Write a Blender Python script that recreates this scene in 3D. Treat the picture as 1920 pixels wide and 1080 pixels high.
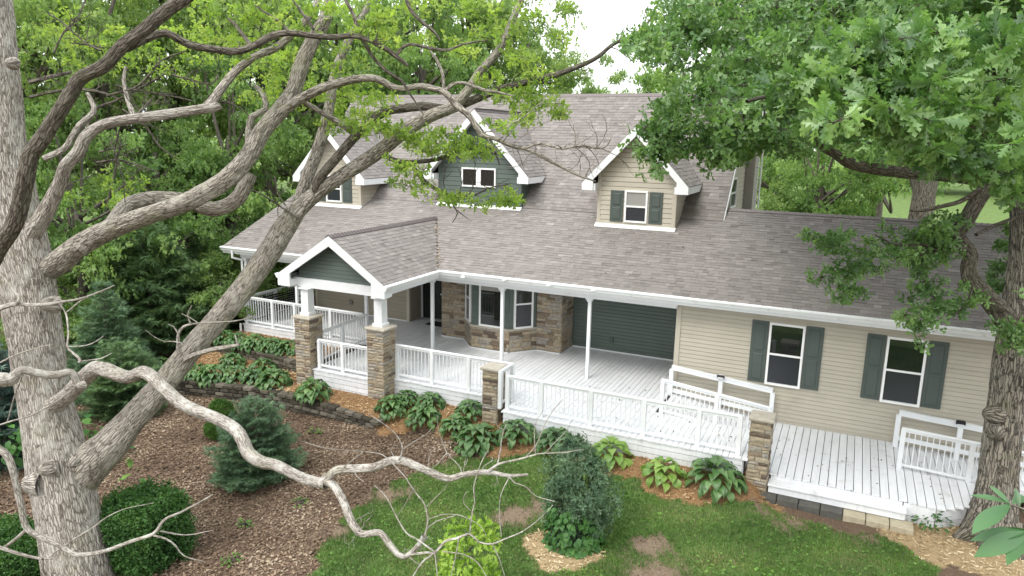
import bpy, math, random
import numpy as np
from mathutils import Matrix, Vector

# ------------------------------------------------------------------ camera, sky, sun, exposure
SC = bpy.context.scene
COL = SC.collection
for o in list(bpy.data.objects):
    bpy.data.objects.remove(o)
FPX = 1354.264
CAM = np.array([2.67278, -19.36302, 6.92512])
FW = np.array([-0.417245, 0.885106, -0.206141])
RT = np.array([0.902649, 0.429955, 0.019062])
UP = np.array([-0.105504, 0.17812, 0.978337])
cd = bpy.data.cameras.new('camera')
cam = bpy.data.objects.new('camera', cd)
COL.objects.link(cam)
cd.sensor_width = 36.0
cd.lens = FPX / 1920 * 36
cd.clip_start = 0.1
cd.clip_end = 2000
cam.matrix_world = Matrix(((RT[0], UP[0], -FW[0], CAM[0]), (RT[1], UP[1], -FW[1], CAM[1]),
                           (RT[2], UP[2], -FW[2], CAM[2]), (0, 0, 0, 1)))
SC.camera = cam

SUN_EL, SUN_AZ = math.radians(54), math.radians(196)     # azimuth clockwise from +Y
world = bpy.data.worlds.new('World')
SC.world = world
world.use_nodes = True
wn, wl = world.node_tree.nodes, world.node_tree.links
wn.clear()
w_out = wn.new('ShaderNodeOutputWorld')
w_bg = wn.new('ShaderNodeBackground')
w_sky = wn.new('ShaderNodeTexSky')
w_sky.sky_type = 'NISHITA'
w_sky.sun_disc = False
w_sky.sun_elevation = SUN_EL
w_sky.sun_rotation = SUN_AZ
w_sky.air_density = 1.6
w_sky.dust_density = 6.0
w_mix = wn.new('ShaderNodeMix')
w_mix.data_type = 'RGBA'
w_mix.inputs[7].default_value = (12.0, 12.3, 12.6, 1)     # even high cloud cover
w_noi = wn.new('ShaderNodeTexNoise')
w_noi.inputs['Scale'].default_value = 2.0
w_noi.inputs['Detail'].default_value = 4
w_rng = wn.new('ShaderNodeMapRange')
w_rng.inputs[3].default_value = 0.78
w_rng.inputs[4].default_value = 0.95
wl.new(w_noi.outputs['Fac'], w_rng.inputs[0])
wl.new(w_rng.outputs[0], w_mix.inputs[0])
wl.new(w_sky.outputs[0], w_mix.inputs[6])
w_tc = wn.new('ShaderNodeTexCoord')
w_sp = wn.new('ShaderNodeSeparateXYZ')
wl.new(w_tc.outputs['Generated'], w_sp.inputs[0])
w_el = wn.new('ShaderNodeMapRange')                      # overcast sky: zenith brighter than horizon
w_el.inputs[3].default_value = 0.7
w_el.inputs[4].default_value = 1.25
wl.new(w_sp.outputs['Z'], w_el.inputs[0])
w_mul = wn.new('ShaderNodeMix')
w_mul.data_type = 'RGBA'
w_mul.blend_type = 'MULTIPLY'
w_mul.inputs[0].default_value = 1.0
wl.new(w_mix.outputs[2], w_mul.inputs[6])
wl.new(w_el.outputs[0], w_mul.inputs[7])
wl.new(w_mul.outputs[2], w_bg.inputs['Color'])
w_bg.inputs['Strength'].default_value = 0.125
wl.new(w_bg.outputs[0], w_out.inputs['Surface'])

sl = bpy.data.lights.new('sun', 'SUN')
sl.energy = 1.3
sl.angle = math.radians(22)
sl.color = (1.0, 0.965, 0.91)
sun = bpy.data.objects.new('sun', sl)
COL.objects.link(sun)
sd = Vector((math.sin(SUN_AZ) * math.cos(SUN_EL), math.cos(SUN_AZ) * math.cos(SUN_EL), math.sin(SUN_EL)))
sun.rotation_euler = sd.to_track_quat('Z', 'Y').to_euler()
sun.location = (0, -20, 40)

vs = SC.view_settings
vs.view_transform = 'Standard'
vs.look = 'None'
vs.gamma = 1
vs.exposure = 0.8
vs.use_curve_mapping = False
SC.render.engine = 'CYCLES'
cy = SC.cycles
cy.max_bounces = 7
cy.diffuse_bounces = 4
cy.glossy_bounces = 3
cy.transmission_bounces = 4
cy.transparent_max_bounces = 8
cy.use_denoising = True
cy.caustics_reflective = False
cy.caustics_refractive = False

# ------------------------------------------------------------------ helpers
rnd = random.Random(7)
NR = np.random.default_rng(11)


def ray(px, py):
    return FW + RT * (px - 960) / FPX - UP * (py - 540) / FPX


def at_d(px, py, d):
    return CAM + ray(px, py) * d


def at_z(px, py, z):
    r = ray(px, py)
    return CAM + r * ((z - CAM[2]) / r[2])


def at_y(px, py, y):
    r = ray(px, py)
    return CAM + r * ((y - CAM[1]) / r[1])


def px_of(P):
    d = np.asarray(P, float) - CAM
    z = d @ FW
    return 960 + FPX * (d @ RT) / z, 540 - FPX * (d @ UP) / z, z


def sstep(a, b, x):
    t = np.clip((x - a) / (b - a), 0, 1)
    return t * t * (3 - 2 * t)


def mesh_np(name, V, F, attr=None, uv=None, smooth=False):
    """V (n,3); F (m,k) int array or list of faces; attr per-vertex floats; uv per-loop (sum,2)"""
    me = bpy.data.meshes.new(name)
    V = np.asarray(V, np.float32)
    if isinstance(F, np.ndarray):
        m, k = F.shape
        loops = F.ravel().astype(np.int32)
        starts = np.arange(0, m * k, k, dtype=np.int32)
        tot = np.full(m, k, np.int32)
    else:
        tot = np.array([len(f) for f in F], np.int32)
        loops = np.array([i for f in F for i in f], np.int32)
        starts = np.concatenate([[0], np.cumsum(tot)[:-1]]).astype(np.int32)
        m = len(F)
    me.vertices.add(len(V))
    me.vertices.foreach_set('co', V.ravel())
    me.loops.add(len(loops))
    me.loops.foreach_set('vertex_index', loops)
    me.polygons.add(m)
    me.polygons.foreach_set('loop_start', starts)
    me.polygons.foreach_set('loop_total', tot)
    me.polygons.foreach_set('use_smooth', np.full(m, bool(smooth)))
    me.update(calc_edges=True)
    if attr is not None:
        a = me.attributes.new('rnd', 'FLOAT', 'POINT')
        a.data.foreach_set('value', np.asarray(attr, np.float32))
    if uv is not None:
        l = me.uv_layers.new(name='uv')
        l.data.foreach_set('uv', np.asarray(uv, np.float32).ravel())
    return me


def link(name, me, parent=None, mat=None, base=None):
    o = bpy.data.objects.new(name, me)
    COL.objects.link(o)
    if mat is not None and me is not None and len(me.materials) == 0:
        me.materials.append(mat)
    if parent is not None:
        o.parent = parent
        o.matrix_parent_inverse = parent_inv(parent)
    return o


_W = {}


def parent_inv(p):
    return Matrix.Translation(-Vector(_W.get(p.name, (0, 0, 0))))


def tag(o, label, cat, group=None, kind=None):
    o['label'] = label
    o['category'] = cat
    if group:
        o['group'] = group
    o['kind'] = kind or 'thing'
    return o


def thing(name, label, cat, loc=(0, 0, 0), group=None):
    o = bpy.data.objects.new(name, None)
    COL.objects.link(o)
    o.empty_display_size = 0.2
    o.location = tuple(float(v) for v in loc)
    _W[o.name] = tuple(float(v) for v in loc)
    return tag(o, label, cat, group)


class MB:
    """collects shapes in world coordinates into one mesh"""

    def __init__(s):
        s.V, s.F = [], []

    def poly(s, verts, faces):
        b = len(s.V)
        s.V += [tuple(float(c) for c in v) for v in verts]
        s.F += [tuple(b + i for i in f) for f in faces]
        return s

    def box(s, x0, x1, y0, y1, z0, z1):
        v = [(x0, y0, z0), (x1, y0, z0), (x1, y1, z0), (x0, y1, z0), (x0, y0, z1), (x1, y0, z1), (x1, y1, z1), (x0, y1, z1)]
        return s.poly(v, [(0, 3, 2, 1), (4, 5, 6, 7), (0, 1, 5, 4), (1, 2, 6, 5), (2, 3, 7, 6), (3, 0, 4, 7)])

    def prism(s, ring, d):
        """planar ring of points extruded along vector d"""
        n = len(ring)
        a = [np.array(p, float) for p in ring]
        b = [p + np.array(d, float) for p in a]
        return s.poly(a + b, [tuple(range(n))[::-1], tuple(range(n, 2 * n))] + [(i, (i + 1) % n, n + (i + 1) % n, n + i) for i in range(n)])

    def bar(s, p, q, w, h, up=(0, 0, 1)):
        p, q = np.array(p, float), np.array(q, float)
        d = q - p
        d /= np.linalg.norm(d)
        u = np.cross(np.array(up, float), d)
        u /= max(np.linalg.norm(u), 1e-9)
        v = np.cross(d, u)
        c = [u * w / 2 * i + v * h / 2 * j for i, j in ((-1, -1), (1, -1), (1, 1), (-1, 1))]
        return s.prism([p + k for k in c], q - p)

    def cyl(s, p, q, r, n=10, r2=None):
        p, q = np.array(p, float), np.array(q, float)
        d = q - p
        d /= np.linalg.norm(d)
        a = np.cross(d, (0.3, 0.9, 0.1))
        a /= np.linalg.norm(a)
        b = np.cross(d, a)
        r2 = r if r2 is None else r2
        A = [p + r * (a * math.cos(t) + b * math.sin(t)) for t in np.linspace(0, 2 * math.pi, n, endpoint=False)]
        B = [q + r2 * (a * math.cos(t) + b * math.sin(t)) for t in np.linspace(0, 2 * math.pi, n, endpoint=False)]
        return s.poly(A + B, [tuple(range(n))[::-1], tuple(range(n, 2 * n))] + [(i, (i + 1) % n, n + (i + 1) % n, n + i) for i in range(n)])

    def build(s, name, mat, parent=None, bevel=0):
        me = mesh_np(name, s.V, s.F)
        import bmesh
        bm = bmesh.new()
        bm.from_mesh(me)
        bmesh.ops.recalc_face_normals(bm, faces=bm.faces)
        if bevel:
            bmesh.ops.bevel(bm, geom=[e for e in bm.edges], offset=bevel, segments=1, affect='EDGES', clamp_overlap=True)
        bm.to_mesh(me)
        bm.free()
        return link(name, me, parent, mat)


# ------------------------------------------------------------------ materials
def nmat(name):
    m = bpy.data.materials.new(name)
    m.use_nodes = True
    n, l = m.node_tree.nodes, m.node_tree.links
    n.clear()
    out = n.new('ShaderNodeOutputMaterial')
    return m, n, l, out


def ramp(n, stops, interp='LINEAR'):
    r = n.new('ShaderNodeValToRGB')
    r.color_ramp.interpolation = interp
    e = r.color_ramp.elements
    while len(e) < len(stops):
        e.new(0.5)
    for i, (p, c) in enumerate(stops):
        e[i].position = p
        e[i].color = (*c, 1)
    return r


def noise(n, l, vec, scale, detail=4, rough=0.55):
    t = n.new('ShaderNodeTexNoise')
    t.inputs['Scale'].default_value = scale
    t.inputs['Detail'].default_value = detail
    t.inputs['Roughness'].default_value = rough
    if vec is not None:
        l.new(vec, t.inputs['Vector'])
    return t


def mixc(n, l, fac, a, b, mode='MIX'):
    x = n.new('ShaderNodeMix')
    x.data_type = 'RGBA'
    x.blend_type = mode
    for i, v in ((0, fac), (6, a), (7, b)):
        if hasattr(v, 'is_linked') or isinstance(v, bpy.types.NodeSocket):
            l.new(v, x.inputs[i])
        elif i == 0:
            x.inputs[0].default_value = v
        else:
            x.inputs[i].default_value = (*v, 1)
    return x.outputs[2]


def stretch(n, l, src, sc):
    m = n.new('ShaderNodeMapping')
    m.inputs['Scale'].default_value = sc
    l.new(src, m.inputs['Vector'])
    return m.outputs[0]


def mat(name, c1, c2=None, scale=6.0, rough=0.6, bump=0.0, bscale=40.0, spec=0.35, stops=None, src=None, dirt=None, dscale=2.0, st=None, metallic=0.0, var=0.0):
    """c1..c2 mottled by world noise; stops+src ('obj' or 'attr') picks a colour per piece; dirt = stain colour"""
    m, n, l, out = nmat(name)
    b = n.new('ShaderNodeBsdfPrincipled')
    b.inputs['Roughness'].default_value = rough
    b.inputs['Specular IOR Level'].default_value = spec
    b.inputs['Metallic'].default_value = metallic
    geo = n.new('ShaderNodeNewGeometry')
    pos = geo.outputs['Position']
    if st:
        pos = stretch(n, l, pos, st)
    if stops:
        if src == 'obj':
            s = n.new('ShaderNodeObjectInfo').outputs['Random']
        else:
            a = n.new('ShaderNodeAttribute')
            a.attribute_name = 'rnd'
            s = a.outputs['Fac']
        rp = ramp(n, stops)
        l.new(s, rp.inputs[0])
        colr = rp.outputs[0]
    else:
        colr = None
    nz = noise(n, l, pos, scale)
    if colr is None:
        rp = ramp(n, [(0.3, c1), (0.7, c2 or c1)])
        l.new(nz.outputs['Fac'], rp.inputs[0])
        colr = rp.outputs[0]
    else:
        k = c1 if isinstance(c1, float) else 0.25
        rp2 = ramp(n, [(0.25, (1 - k,) * 3), (0.75, (1 + k * 0.4,) * 3)])
        l.new(nz.outputs['Fac'], rp2.inputs[0])
        colr = mixc(n, l, 1.0, colr, rp2.outputs[0], 'MULTIPLY')
    if dirt:
        dn = noise(n, l, geo.outputs['Position'], dscale, 6, 0.65)
        dr = ramp(n, [(0.56, (0, 0, 0)), (0.74, (1, 1, 1))])
        l.new(dn.outputs['Fac'], dr.inputs[0])
        sc = n.new('ShaderNodeMath')
        sc.operation = 'MULTIPLY'
        sc.inputs[1].default_value = 0.55
        l.new(dr.outputs[0], sc.inputs[0])
        colr = mixc(n, l, sc.outputs[0], colr, dirt)
    if var:
        oi = n.new('ShaderNodeObjectInfo').outputs['Random']
        vr = ramp(n, [(0, (1 - var,) * 3), (1, (1 + var * 0.3,) * 3)])
        l.new(oi, vr.inputs[0])
        colr = mixc(n, l, 1.0, colr, vr.outputs[0], 'MULTIPLY')
    l.new(colr, b.inputs['Base Color'])
    if bump:
        bn = noise(n, l, pos, bscale, 5, 0.6)
        bp = n.new('ShaderNodeBump')
        bp.inputs['Strength'].default_value = bump
        bp.inputs['Distance'].default_value = 0.02
        l.new(bn.outputs['Fac'], bp.inputs['Height'])
        l.new(bp.outputs[0], b.inputs['Normal'])
    l.new(b.outputs[0], out.inputs['Surface'])
    return m


def leafmat(name, stops, trans=0.4, tcol=1.5, rough=0.45, spec=0.3, src='attr'):
    m, n, l, out = nmat(name)
    if src == 'obj':
        s = n.new('ShaderNodeObjectInfo').outputs['Random']
    else:
        a = n.new('ShaderNodeAttribute')
        a.attribute_name = 'rnd'
        s = a.outputs['Fac']
    rp = ramp(n, stops)
    l.new(s, rp.inputs[0])
    geo = n.new('ShaderNodeNewGeometry')
    nz = noise(n, l, geo.outputs['Position'], 1.3, 3)
    r2 = ramp(n, [(0.3, (0.72, 0.74, 0.75)), (0.7, (1.15, 1.12, 1.0))])
    l.new(nz.outputs['Fac'], r2.inputs[0])
    c = mixc(n, l, 1.0, rp.outputs[0], r2.outputs[0], 'MULTIPLY')
    b = n.new('ShaderNodeBsdfPrincipled')
    b.inputs['Roughness'].default_value = rough
    b.inputs['Specular IOR Level'].default_value = spec
    l.new(c, b.inputs['Base Color'])
    t = n.new('ShaderNodeBsdfTranslucent')
    tc = mixc(n, l, 1.0, c, (tcol * 1.0, tcol * 1.05, tcol * 0.55), 'MULTIPLY')
    l.new(tc, t.inputs['Color'])
    mx = n.new('ShaderNodeMixShader')
    mx.inputs[0].default_value = trans
    l.new(b.outputs[0], mx.inputs[1])
    l.new(t.outputs[0], mx.inputs[2])
    l.new(mx.outputs[0], out.inputs['Surface'])
    return m


def barkmat(name, lo, hi, lich, moss, us=9.0, vs_=2.2, depth=0.05, lichen=0.5):
    m, n, l, out = nmat(name)
    uvn = n.new('ShaderNodeUVMap')
    uvn.uv_map = 'uv'
    geo = n.new('ShaderNodeNewGeometry')
    v1 = stretch(n, l, uvn.outputs[0], (us, vs_, 1))
    wob = noise(n, l, geo.outputs['Position'], 9.0, 3)
    vm = n.new('ShaderNodeVectorMath')
    vm.operation = 'MULTIPLY_ADD'
    l.new(wob.outputs['Color'], vm.inputs[0])
    vm.inputs[1].default_value = (0.9, 0.9, 0)
    l.new(v1, vm.inputs[2])
    vo = n.new('ShaderNodeTexVoronoi')
    vo.feature = 'DISTANCE_TO_EDGE'
    vo.inputs['Scale'].default_value = 1.6
    vo.inputs['Randomness'].default_value = 1.0
    l.new(vm.outputs[0], vo.inputs['Vector'])
    nz = noise(n, l, stretch(n, l, uvn.outputs[0], (us * 2.2, vs_ * 1.6, 1)), 2.0, 6, 0.7)
    hr = ramp(n, [(0.0, (0.15, 0.15, 0.15)), (0.22, (1, 1, 1))])
    l.new(vo.outputs['Distance'], hr.inputs[0])
    h = mixc(n, l, 0.62, hr.outputs[0], nz.outputs['Fac'])
    cr = ramp(n, [(0.36, lo), (0.53, tuple((a + b) * 0.5 for a, b in zip(lo, hi))), (0.74, hi)])
    l.new(h, cr.inputs[0])
    # lichen and moss patches
    ln = noise(n, l, geo.outputs['Position'], 3.2, 7, 0.7)
    lr = ramp(n, [(0.5, (0, 0, 0)), (0.68, (1, 1, 1))])
    l.new(ln.outputs['Fac'], lr.inputs[0])
    ls = n.new('ShaderNodeMath')
    ls.operation = 'MULTIPLY'
    ls.inputs[1].default_value = lichen
    l.new(lr.outputs[0], ls.inputs[0])
    c = mixc(n, l, ls.outputs[0], cr.outputs[0], lich)
    mn = noise(n, l, stretch(n, l, geo.outputs['Position'], (1, 1, 1.3)), 1.4, 6, 0.65)
    mr = ramp(n, [(0.55, (0, 0, 0)), (0.72, (1, 1, 1))])
    l.new(mn.outputs['Fac'], mr.inputs[0])
    ms = n.new('ShaderNodeMath')
    ms.operation = 'MULTIPLY'
    ms.inputs[1].default_value = 0.45
    l.new(mr.outputs[0], ms.inputs[0])
    c = mixc(n, l, ms.outputs[0], c, moss)
    b = n.new('ShaderNodeBsdfPrincipled')
    b.inputs['Roughness'].default_value = 0.9
    b.inputs['Specular IOR Level'].default_value = 0.15
    l.new(c, b.inputs['Base Color'])
    bp = n.new('ShaderNodeBump')
    bp.inputs['Strength'].default_value = 0.9
    bp.inputs['Distance'].default_value = depth
    l.new(h, bp.inputs['Height'])
    l.new(bp.outputs[0], b.inputs['Normal'])
    l.new(b.outputs[0], out.inputs['Surface'])
    return m


MAT = {}
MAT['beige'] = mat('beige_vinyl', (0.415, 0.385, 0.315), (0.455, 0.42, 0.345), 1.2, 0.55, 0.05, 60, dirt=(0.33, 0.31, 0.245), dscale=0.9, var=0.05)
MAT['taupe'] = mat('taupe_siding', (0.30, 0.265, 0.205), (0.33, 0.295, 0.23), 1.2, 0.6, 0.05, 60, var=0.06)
MAT['green'] = mat('green_siding', (0.088, 0.115, 0.10), (0.104, 0.132, 0.115), 1.5, 0.5, 0.05, 60, var=0.06)
MAT['shutter'] = mat('green_shutter', (0.065, 0.083, 0.075), (0.078, 0.097, 0.088), 2.0, 0.5, 0.04, 70)
MAT['white'] = mat('white_trim', (0.72, 0.74, 0.755), (0.77, 0.785, 0.795), 1.5, 0.42, 0.03, 50, dirt=(0.60, 0.60, 0.57), dscale=1.7)
MAT['gutter'] = mat('white_gutter', (0.74, 0.76, 0.76), (0.80, 0.81, 0.81), 1.5, 0.4, 0.03, 50, dirt=(0.42, 0.41, 0.37), dscale=4.0)
MAT['deck'] = mat('white_deck_paint', (0.67, 0.685, 0.705), (0.75, 0.76, 0.775), 2.2, 0.5, 0.08, 45, dirt=(0.44, 0.43, 0.405), dscale=3.4, st=(6, 0.5, 1), var=0.07)
MAT['under'] = mat('dark_framing', (0.05, 0.045, 0.04), (0.07, 0.06, 0.05), 3.0, 0.9)
MAT['frame'] = mat('white_vinyl_frame', (0.80, 0.81, 0.80), (0.83, 0.835, 0.83), 3.0, 0.35)
MAT['cornr'] = mat('beige_corner_board', (0.43, 0.395, 0.325), (0.46, 0.425, 0.35), 2.0, 0.5)
MAT['soffit'] = mat('white_soffit', (0.68, 0.69, 0.68), (0.72, 0.73, 0.72), 2.0, 0.55)
MAT['cap'] = mat('limestone_cap', (0.36, 0.325, 0.265), (0.45, 0.41, 0.345), 7.0, 0.85, 0.4, 60, dirt=(0.27, 0.25, 0.2), dscale=5)
MAT['stone'] = mat('ledge_stone', 0.38, None, 16.0, 0.9, 0.7, 45, 0.2, src='obj',
                   stops=[(0, (0.13, 0.10, 0.08)), (0.12, (0.23, 0.18, 0.13)), (0.35, (0.36, 0.295, 0.21)), (0.6, (0.42, 0.355, 0.255)), (0.8, (0.36, 0.325, 0.27)), (1, (0.29, 0.27, 0.24))])
MAT['mortar'] = mat('dark_mortar', (0.10, 0.085, 0.07), (0.14, 0.12, 0.10), 12, 0.95)
MAT['shingle'] = mat('asphalt_shingle', 0.15, None, 30.0, 0.85, 0.5, 160, 0.25, src='attr',
                     stops=[(0, (0.155, 0.14, 0.132)), (0.3, (0.202, 0.184, 0.173)), (0.55, (0.232, 0.212, 0.199)), (0.8, (0.265, 0.243, 0.228)), (1, (0.325, 0.30, 0.283))])
MAT['sheath'] = mat('roof_underlay', (0.085, 0.078, 0.077), (0.11, 0.10, 0.098), 8, 0.9)
MAT['ridge'] = mat('ridge_cap_shingle', 0.25, None, 30.0, 0.85, 0.4, 120, 0.25, src='obj',
                   stops=[(0, (0.15, 0.13, 0.128)), (1, (0.28, 0.245, 0.24))])
MAT['block'] = mat('concrete_block', 0.4, None, 9.0, 0.95, 0.7, 40, 0.15, src='obj', dirt=(0.06, 0.075, 0.03), dscale=3.0,
                   stops=[(0, (0.045, 0.04, 0.031)), (0.55, (0.085, 0.075, 0.058)), (1, (0.17, 0.152, 0.122))])
MAT['paver_dark'] = mat('mossy_paver', (0.07, 0.068, 0.06), (0.10, 0.097, 0.085), 9, 0.95, 0.5, 50, dirt=(0.085, 0.12, 0.025), dscale=4.5)
MAT['paver_tan'] = mat('tan_paver', (0.34, 0.30, 0.21), (0.42, 0.37, 0.27), 9, 0.9, 0.4, 50, dirt=(0.2, 0.18, 0.13), dscale=4)
MAT['black'] = mat('black_metal', (0.012, 0.012, 0.013), (0.02, 0.02, 0.02), 5, 0.45)
MAT['galv'] = mat('galvanised_steel', (0.72, 0.73, 0.74), (0.80, 0.81, 0.82), 5, 0.5)
MAT['door'] = mat('dark_green_door', (0.012, 0.016, 0.015), (0.016, 0.02, 0.018), 4, 0.4)
MAT['mat'] = mat('black_rubber', (0.018, 0.017, 0.016), (0.03, 0.028, 0.026), 20, 0.9, 0.5, 90)
MAT['flash'] = mat('white_flashing', (0.66, 0.67, 0.66), (0.74, 0.75, 0.74), 8, 0.45, dirt=(0.45, 0.44, 0.41), dscale=6)
MAT['grey_box'] = mat('grey_outlet_cover', (0.16, 0.15, 0.13), (0.19, 0.18, 0.16), 9, 0.5)
MAT['chase'] = mat('weathered_grey_siding', (0.34, 0.325, 0.29), (0.40, 0.38, 0.345), 2, 0.7)


def glassmat(name, col, rough=0.03):
    m, n, l, out = nmat(name)
    b = n.new('ShaderNodeBsdfPrincipled')
    b.inputs['Base Color'].default_value = (*col, 1)
    b.inputs['Roughness'].default_value = rough
    b.inputs['Specular IOR Level'].default_value = 0.8
    geo = n.new('ShaderNodeNewGeometry')
    nz = noise(n, l, geo.outputs['Position'], 1.5, 2)
    bp = n.new('ShaderNodeBump')
    bp.inputs['Strength'].default_value = 0.05
    bp.inputs['Distance'].default_value = 0.01
    l.new(nz.outputs['Fac'], bp.inputs['Height'])
    l.new(bp.outputs[0], b.inputs['Normal'])
    l.new(b.outputs[0], out.inputs['Surface'])
    return m


MAT['glass'] = glassmat('window_glass', (0.012, 0.015, 0.014))
MAT['screen'] = glassmat('window_glass_with_screen', (0.022, 0.026, 0.032), 0.25)
MAT['blind'] = glassmat('glass_before_white_blind', (0.30, 0.30, 0.28), 0.06)
MAT['solar'] = glassmat('solar_cell', (0.015, 0.02, 0.035), 0.12)

MAT['bark_l'] = barkmat('white_oak_bark', (0.085, 0.07, 0.057), (0.48, 0.445, 0.39), (0.52, 0.51, 0.46), (0.17, 0.17, 0.085), 25.0, 3.0, 0.03, 0.55)
MAT['bark_limb'] = barkmat('oak_limb_bark', (0.06, 0.05, 0.04), (0.43, 0.395, 0.335), (0.45, 0.44, 0.37), (0.16, 0.165, 0.075), 25.0, 3.6, 0.025, 0.5)
MAT['bark_dark'] = barkmat('dark_oak_bark', (0.035, 0.029, 0.023), (0.20, 0.178, 0.145), (0.24, 0.24, 0.19), (0.10, 0.11, 0.05), 20.0, 3.4, 0.035, 0.3)  # oak bark in a darker tone, for some limbs and twigs
MAT['bark_dead'] = barkmat('bleached_dead_bark', (0.11, 0.092, 0.075), (0.44, 0.41, 0.36), (0.63, 0.62, 0.57), (0.25, 0.255, 0.16), 34.0, 5.0, 0.012, 0.65)
MAT['bark_r'] = barkmat('ridged_oak_bark', (0.025, 0.021, 0.017), (0.34, 0.305, 0.25), (0.42, 0.41, 0.36), (0.11, 0.125, 0.05), 17.0, 2.0, 0.06, 0.3)
MAT['bark_bg'] = mat('forest_bark', (0.07, 0.06, 0.05), (0.15, 0.13, 0.11), 3, 0.95, 0.6, 12, st=(3, 3, 0.5))
MAT['leaf_young'] = leafmat('young_oak_leaf', [(0, (0.15, 0.255, 0.055)), (0.5, (0.255, 0.375, 0.085)), (1, (0.39, 0.49, 0.14))], 0.52, 1.5)
MAT['leaf_oak'] = leafmat('mature_oak_leaf', [(0, (0.07, 0.155, 0.05)), (0.5, (0.14, 0.265, 0.088)), (1, (0.27, 0.42, 0.165))], 0.42, 1.4, 0.36, 0.65)
MAT['leaf_bgA'] = leafmat('forest_leaf_bright', [(0, (0.14, 0.225, 0.085)), (0.5, (0.215, 0.315, 0.12)), (1, (0.32, 0.425, 0.18))], 0.5, 1.5)
MAT['leaf_bgB'] = leafmat('forest_leaf_mid', [(0, (0.12, 0.21, 0.08)), (0.5, (0.20, 0.315, 0.12)), (1, (0.29, 0.41, 0.17))], 0.5, 1.5)
MAT['leaf_bgC'] = leafmat('forest_leaf_haze_pale', [(0, (0.15, 0.25, 0.08)), (0.5, (0.23, 0.34, 0.12)), (1, (0.33, 0.44, 0.18))], 0.4, 1.3)  # haze and overexposure of the far treetops mixed into the leaf colour
MAT['needle'] = leafmat('spruce_needle', [(0, (0.07, 0.14, 0.08)), (0.5, (0.125, 0.215, 0.12)), (1, (0.20, 0.30, 0.175))], 0.25, 1.2, 0.6)
MAT['needle_blue'] = leafmat('blue_spruce_needle', [(0, (0.05, 0.095, 0.085)), (0.5, (0.085, 0.145, 0.125)), (1, (0.13, 0.20, 0.17))], 0.12, 1.1, 0.6)
MAT['needle_pine'] = leafmat('pine_needle', [(0, (0.075, 0.145, 0.07)), (0.5, (0.13, 0.22, 0.10)), (1, (0.20, 0.31, 0.145))], 0.3, 1.2, 0.6)
MAT['box'] = leafmat('boxwood_leaf', [(0, (0.03, 0.085, 0.015)), (0.5, (0.055, 0.13, 0.022)), (1, (0.10, 0.19, 0.035))], 0.25, 1.3)
MAT['hedge'] = leafmat('hedge_leaf', [(0, (0.03, 0.085, 0.022)), (0.5, (0.055, 0.135, 0.035)), (1, (0.095, 0.20, 0.05))], 0.28, 1.3)
MAT['vine'] = leafmat('vine_leaf', [(0, (0.06, 0.12, 0.07)), (0.5, (0.105, 0.18, 0.105)), (1, (0.17, 0.255, 0.155))], 0.28, 1.2)
MAT['vine_low'] = leafmat('broad_vine_leaf', [(0, (0.035, 0.11, 0.03)), (0.5, (0.06, 0.16, 0.04)), (1, (0.10, 0.22, 0.055))], 0.3, 1.3)
MAT['hosta'] = leafmat('hosta_leaf', [(0, (0.055, 0.13, 0.04)), (0.5, (0.09, 0.185, 0.06)), (1, (0.145, 0.255, 0.09))], 0.25, 1.2, 0.38, 0.5, src='obj')
MAT['hosta_light'] = leafmat('light_hosta_leaf', [(0, (0.15, 0.28, 0.06)), (0.5, (0.21, 0.35, 0.075)), (1, (0.29, 0.43, 0.105))], 0.3, 1.2, 0.4, 0.5, src='obj')
MAT['sapling'] = leafmat('lime_sapling_leaf', [(0, (0.21, 0.36, 0.05)), (0.5, (0.30, 0.46, 0.075)), (1, (0.42, 0.57, 0.12))], 0.4, 1.2)
MAT['hick'] = leafmat('hickory_leaflet', [(0, (0.055, 0.15, 0.05)), (1, (0.10, 0.215, 0.08))], 0.25, 1.3, 0.4, 0.5, src='obj')
MAT['weed'] = leafmat('weed_leaf', [(0, (0.07, 0.17, 0.03)), (0.5, (0.12, 0.25, 0.05)), (1, (0.2, 0.33, 0.08))], 0.3, 1.2)
MAT['grass'] = leafmat('lawn_blade', [(0, (0.06, 0.125, 0.033)), (0.4, (0.105, 0.20, 0.052)), (0.75, (0.18, 0.285, 0.09)), (0.9, (0.28, 0.31, 0.14)), (1, (0.36, 0.33, 0.19))], 0.3, 1.2, 0.5)
MAT['litter'] = mat('dead_leaf', 0.2, None, 10, 0.85, src='attr', stops=[(0, (0.07, 0.047, 0.030)), (0.35, (0.155, 0.106, 0.069)), (0.7, (0.26, 0.188, 0.127)), (1, (0.44, 0.355, 0.26))])
MAT['chip'] = mat('wood_chip', 0.2, None, 10, 0.85, src='attr', stops=[(0, (0.20, 0.10, 0.045)), (0.4, (0.34, 0.20, 0.095)), (0.75, (0.46, 0.32, 0.17)), (1, (0.60, 0.48, 0.30))])
MAT['chip_pale'] = mat('pale_wood_chip', 0.2, None, 10, 0.85, src='attr', stops=[(0, (0.24, 0.16, 0.085)), (0.4, (0.42, 0.32, 0.18)), (0.8, (0.56, 0.46, 0.29)), (1, (0.68, 0.58, 0.40))])
# ------------------------------------------------------------------ ground
LOWALL = np.array([(-18.2, -2.2), (-17.5, -3.2), (-16.6, -4.2), (-15.6, -4.72), (-14.24, -4.5), (-13.0, -4.22), (-11.8, -4.15), (-10.4, -4.15), (-9.3, -4.22), (-8.4, -4.35)])
UPWALL = np.array([(-17.4, -1.95), (-15.9, -2.05), (-14.3, -2.2), (-12.3, -2.5)])


def deck_front(X):
    return np.where(X < -12.2, -0.35, np.where(X < -9.0, -3.25, np.where(X < -4.95, -2.85, -3.62)))


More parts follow.
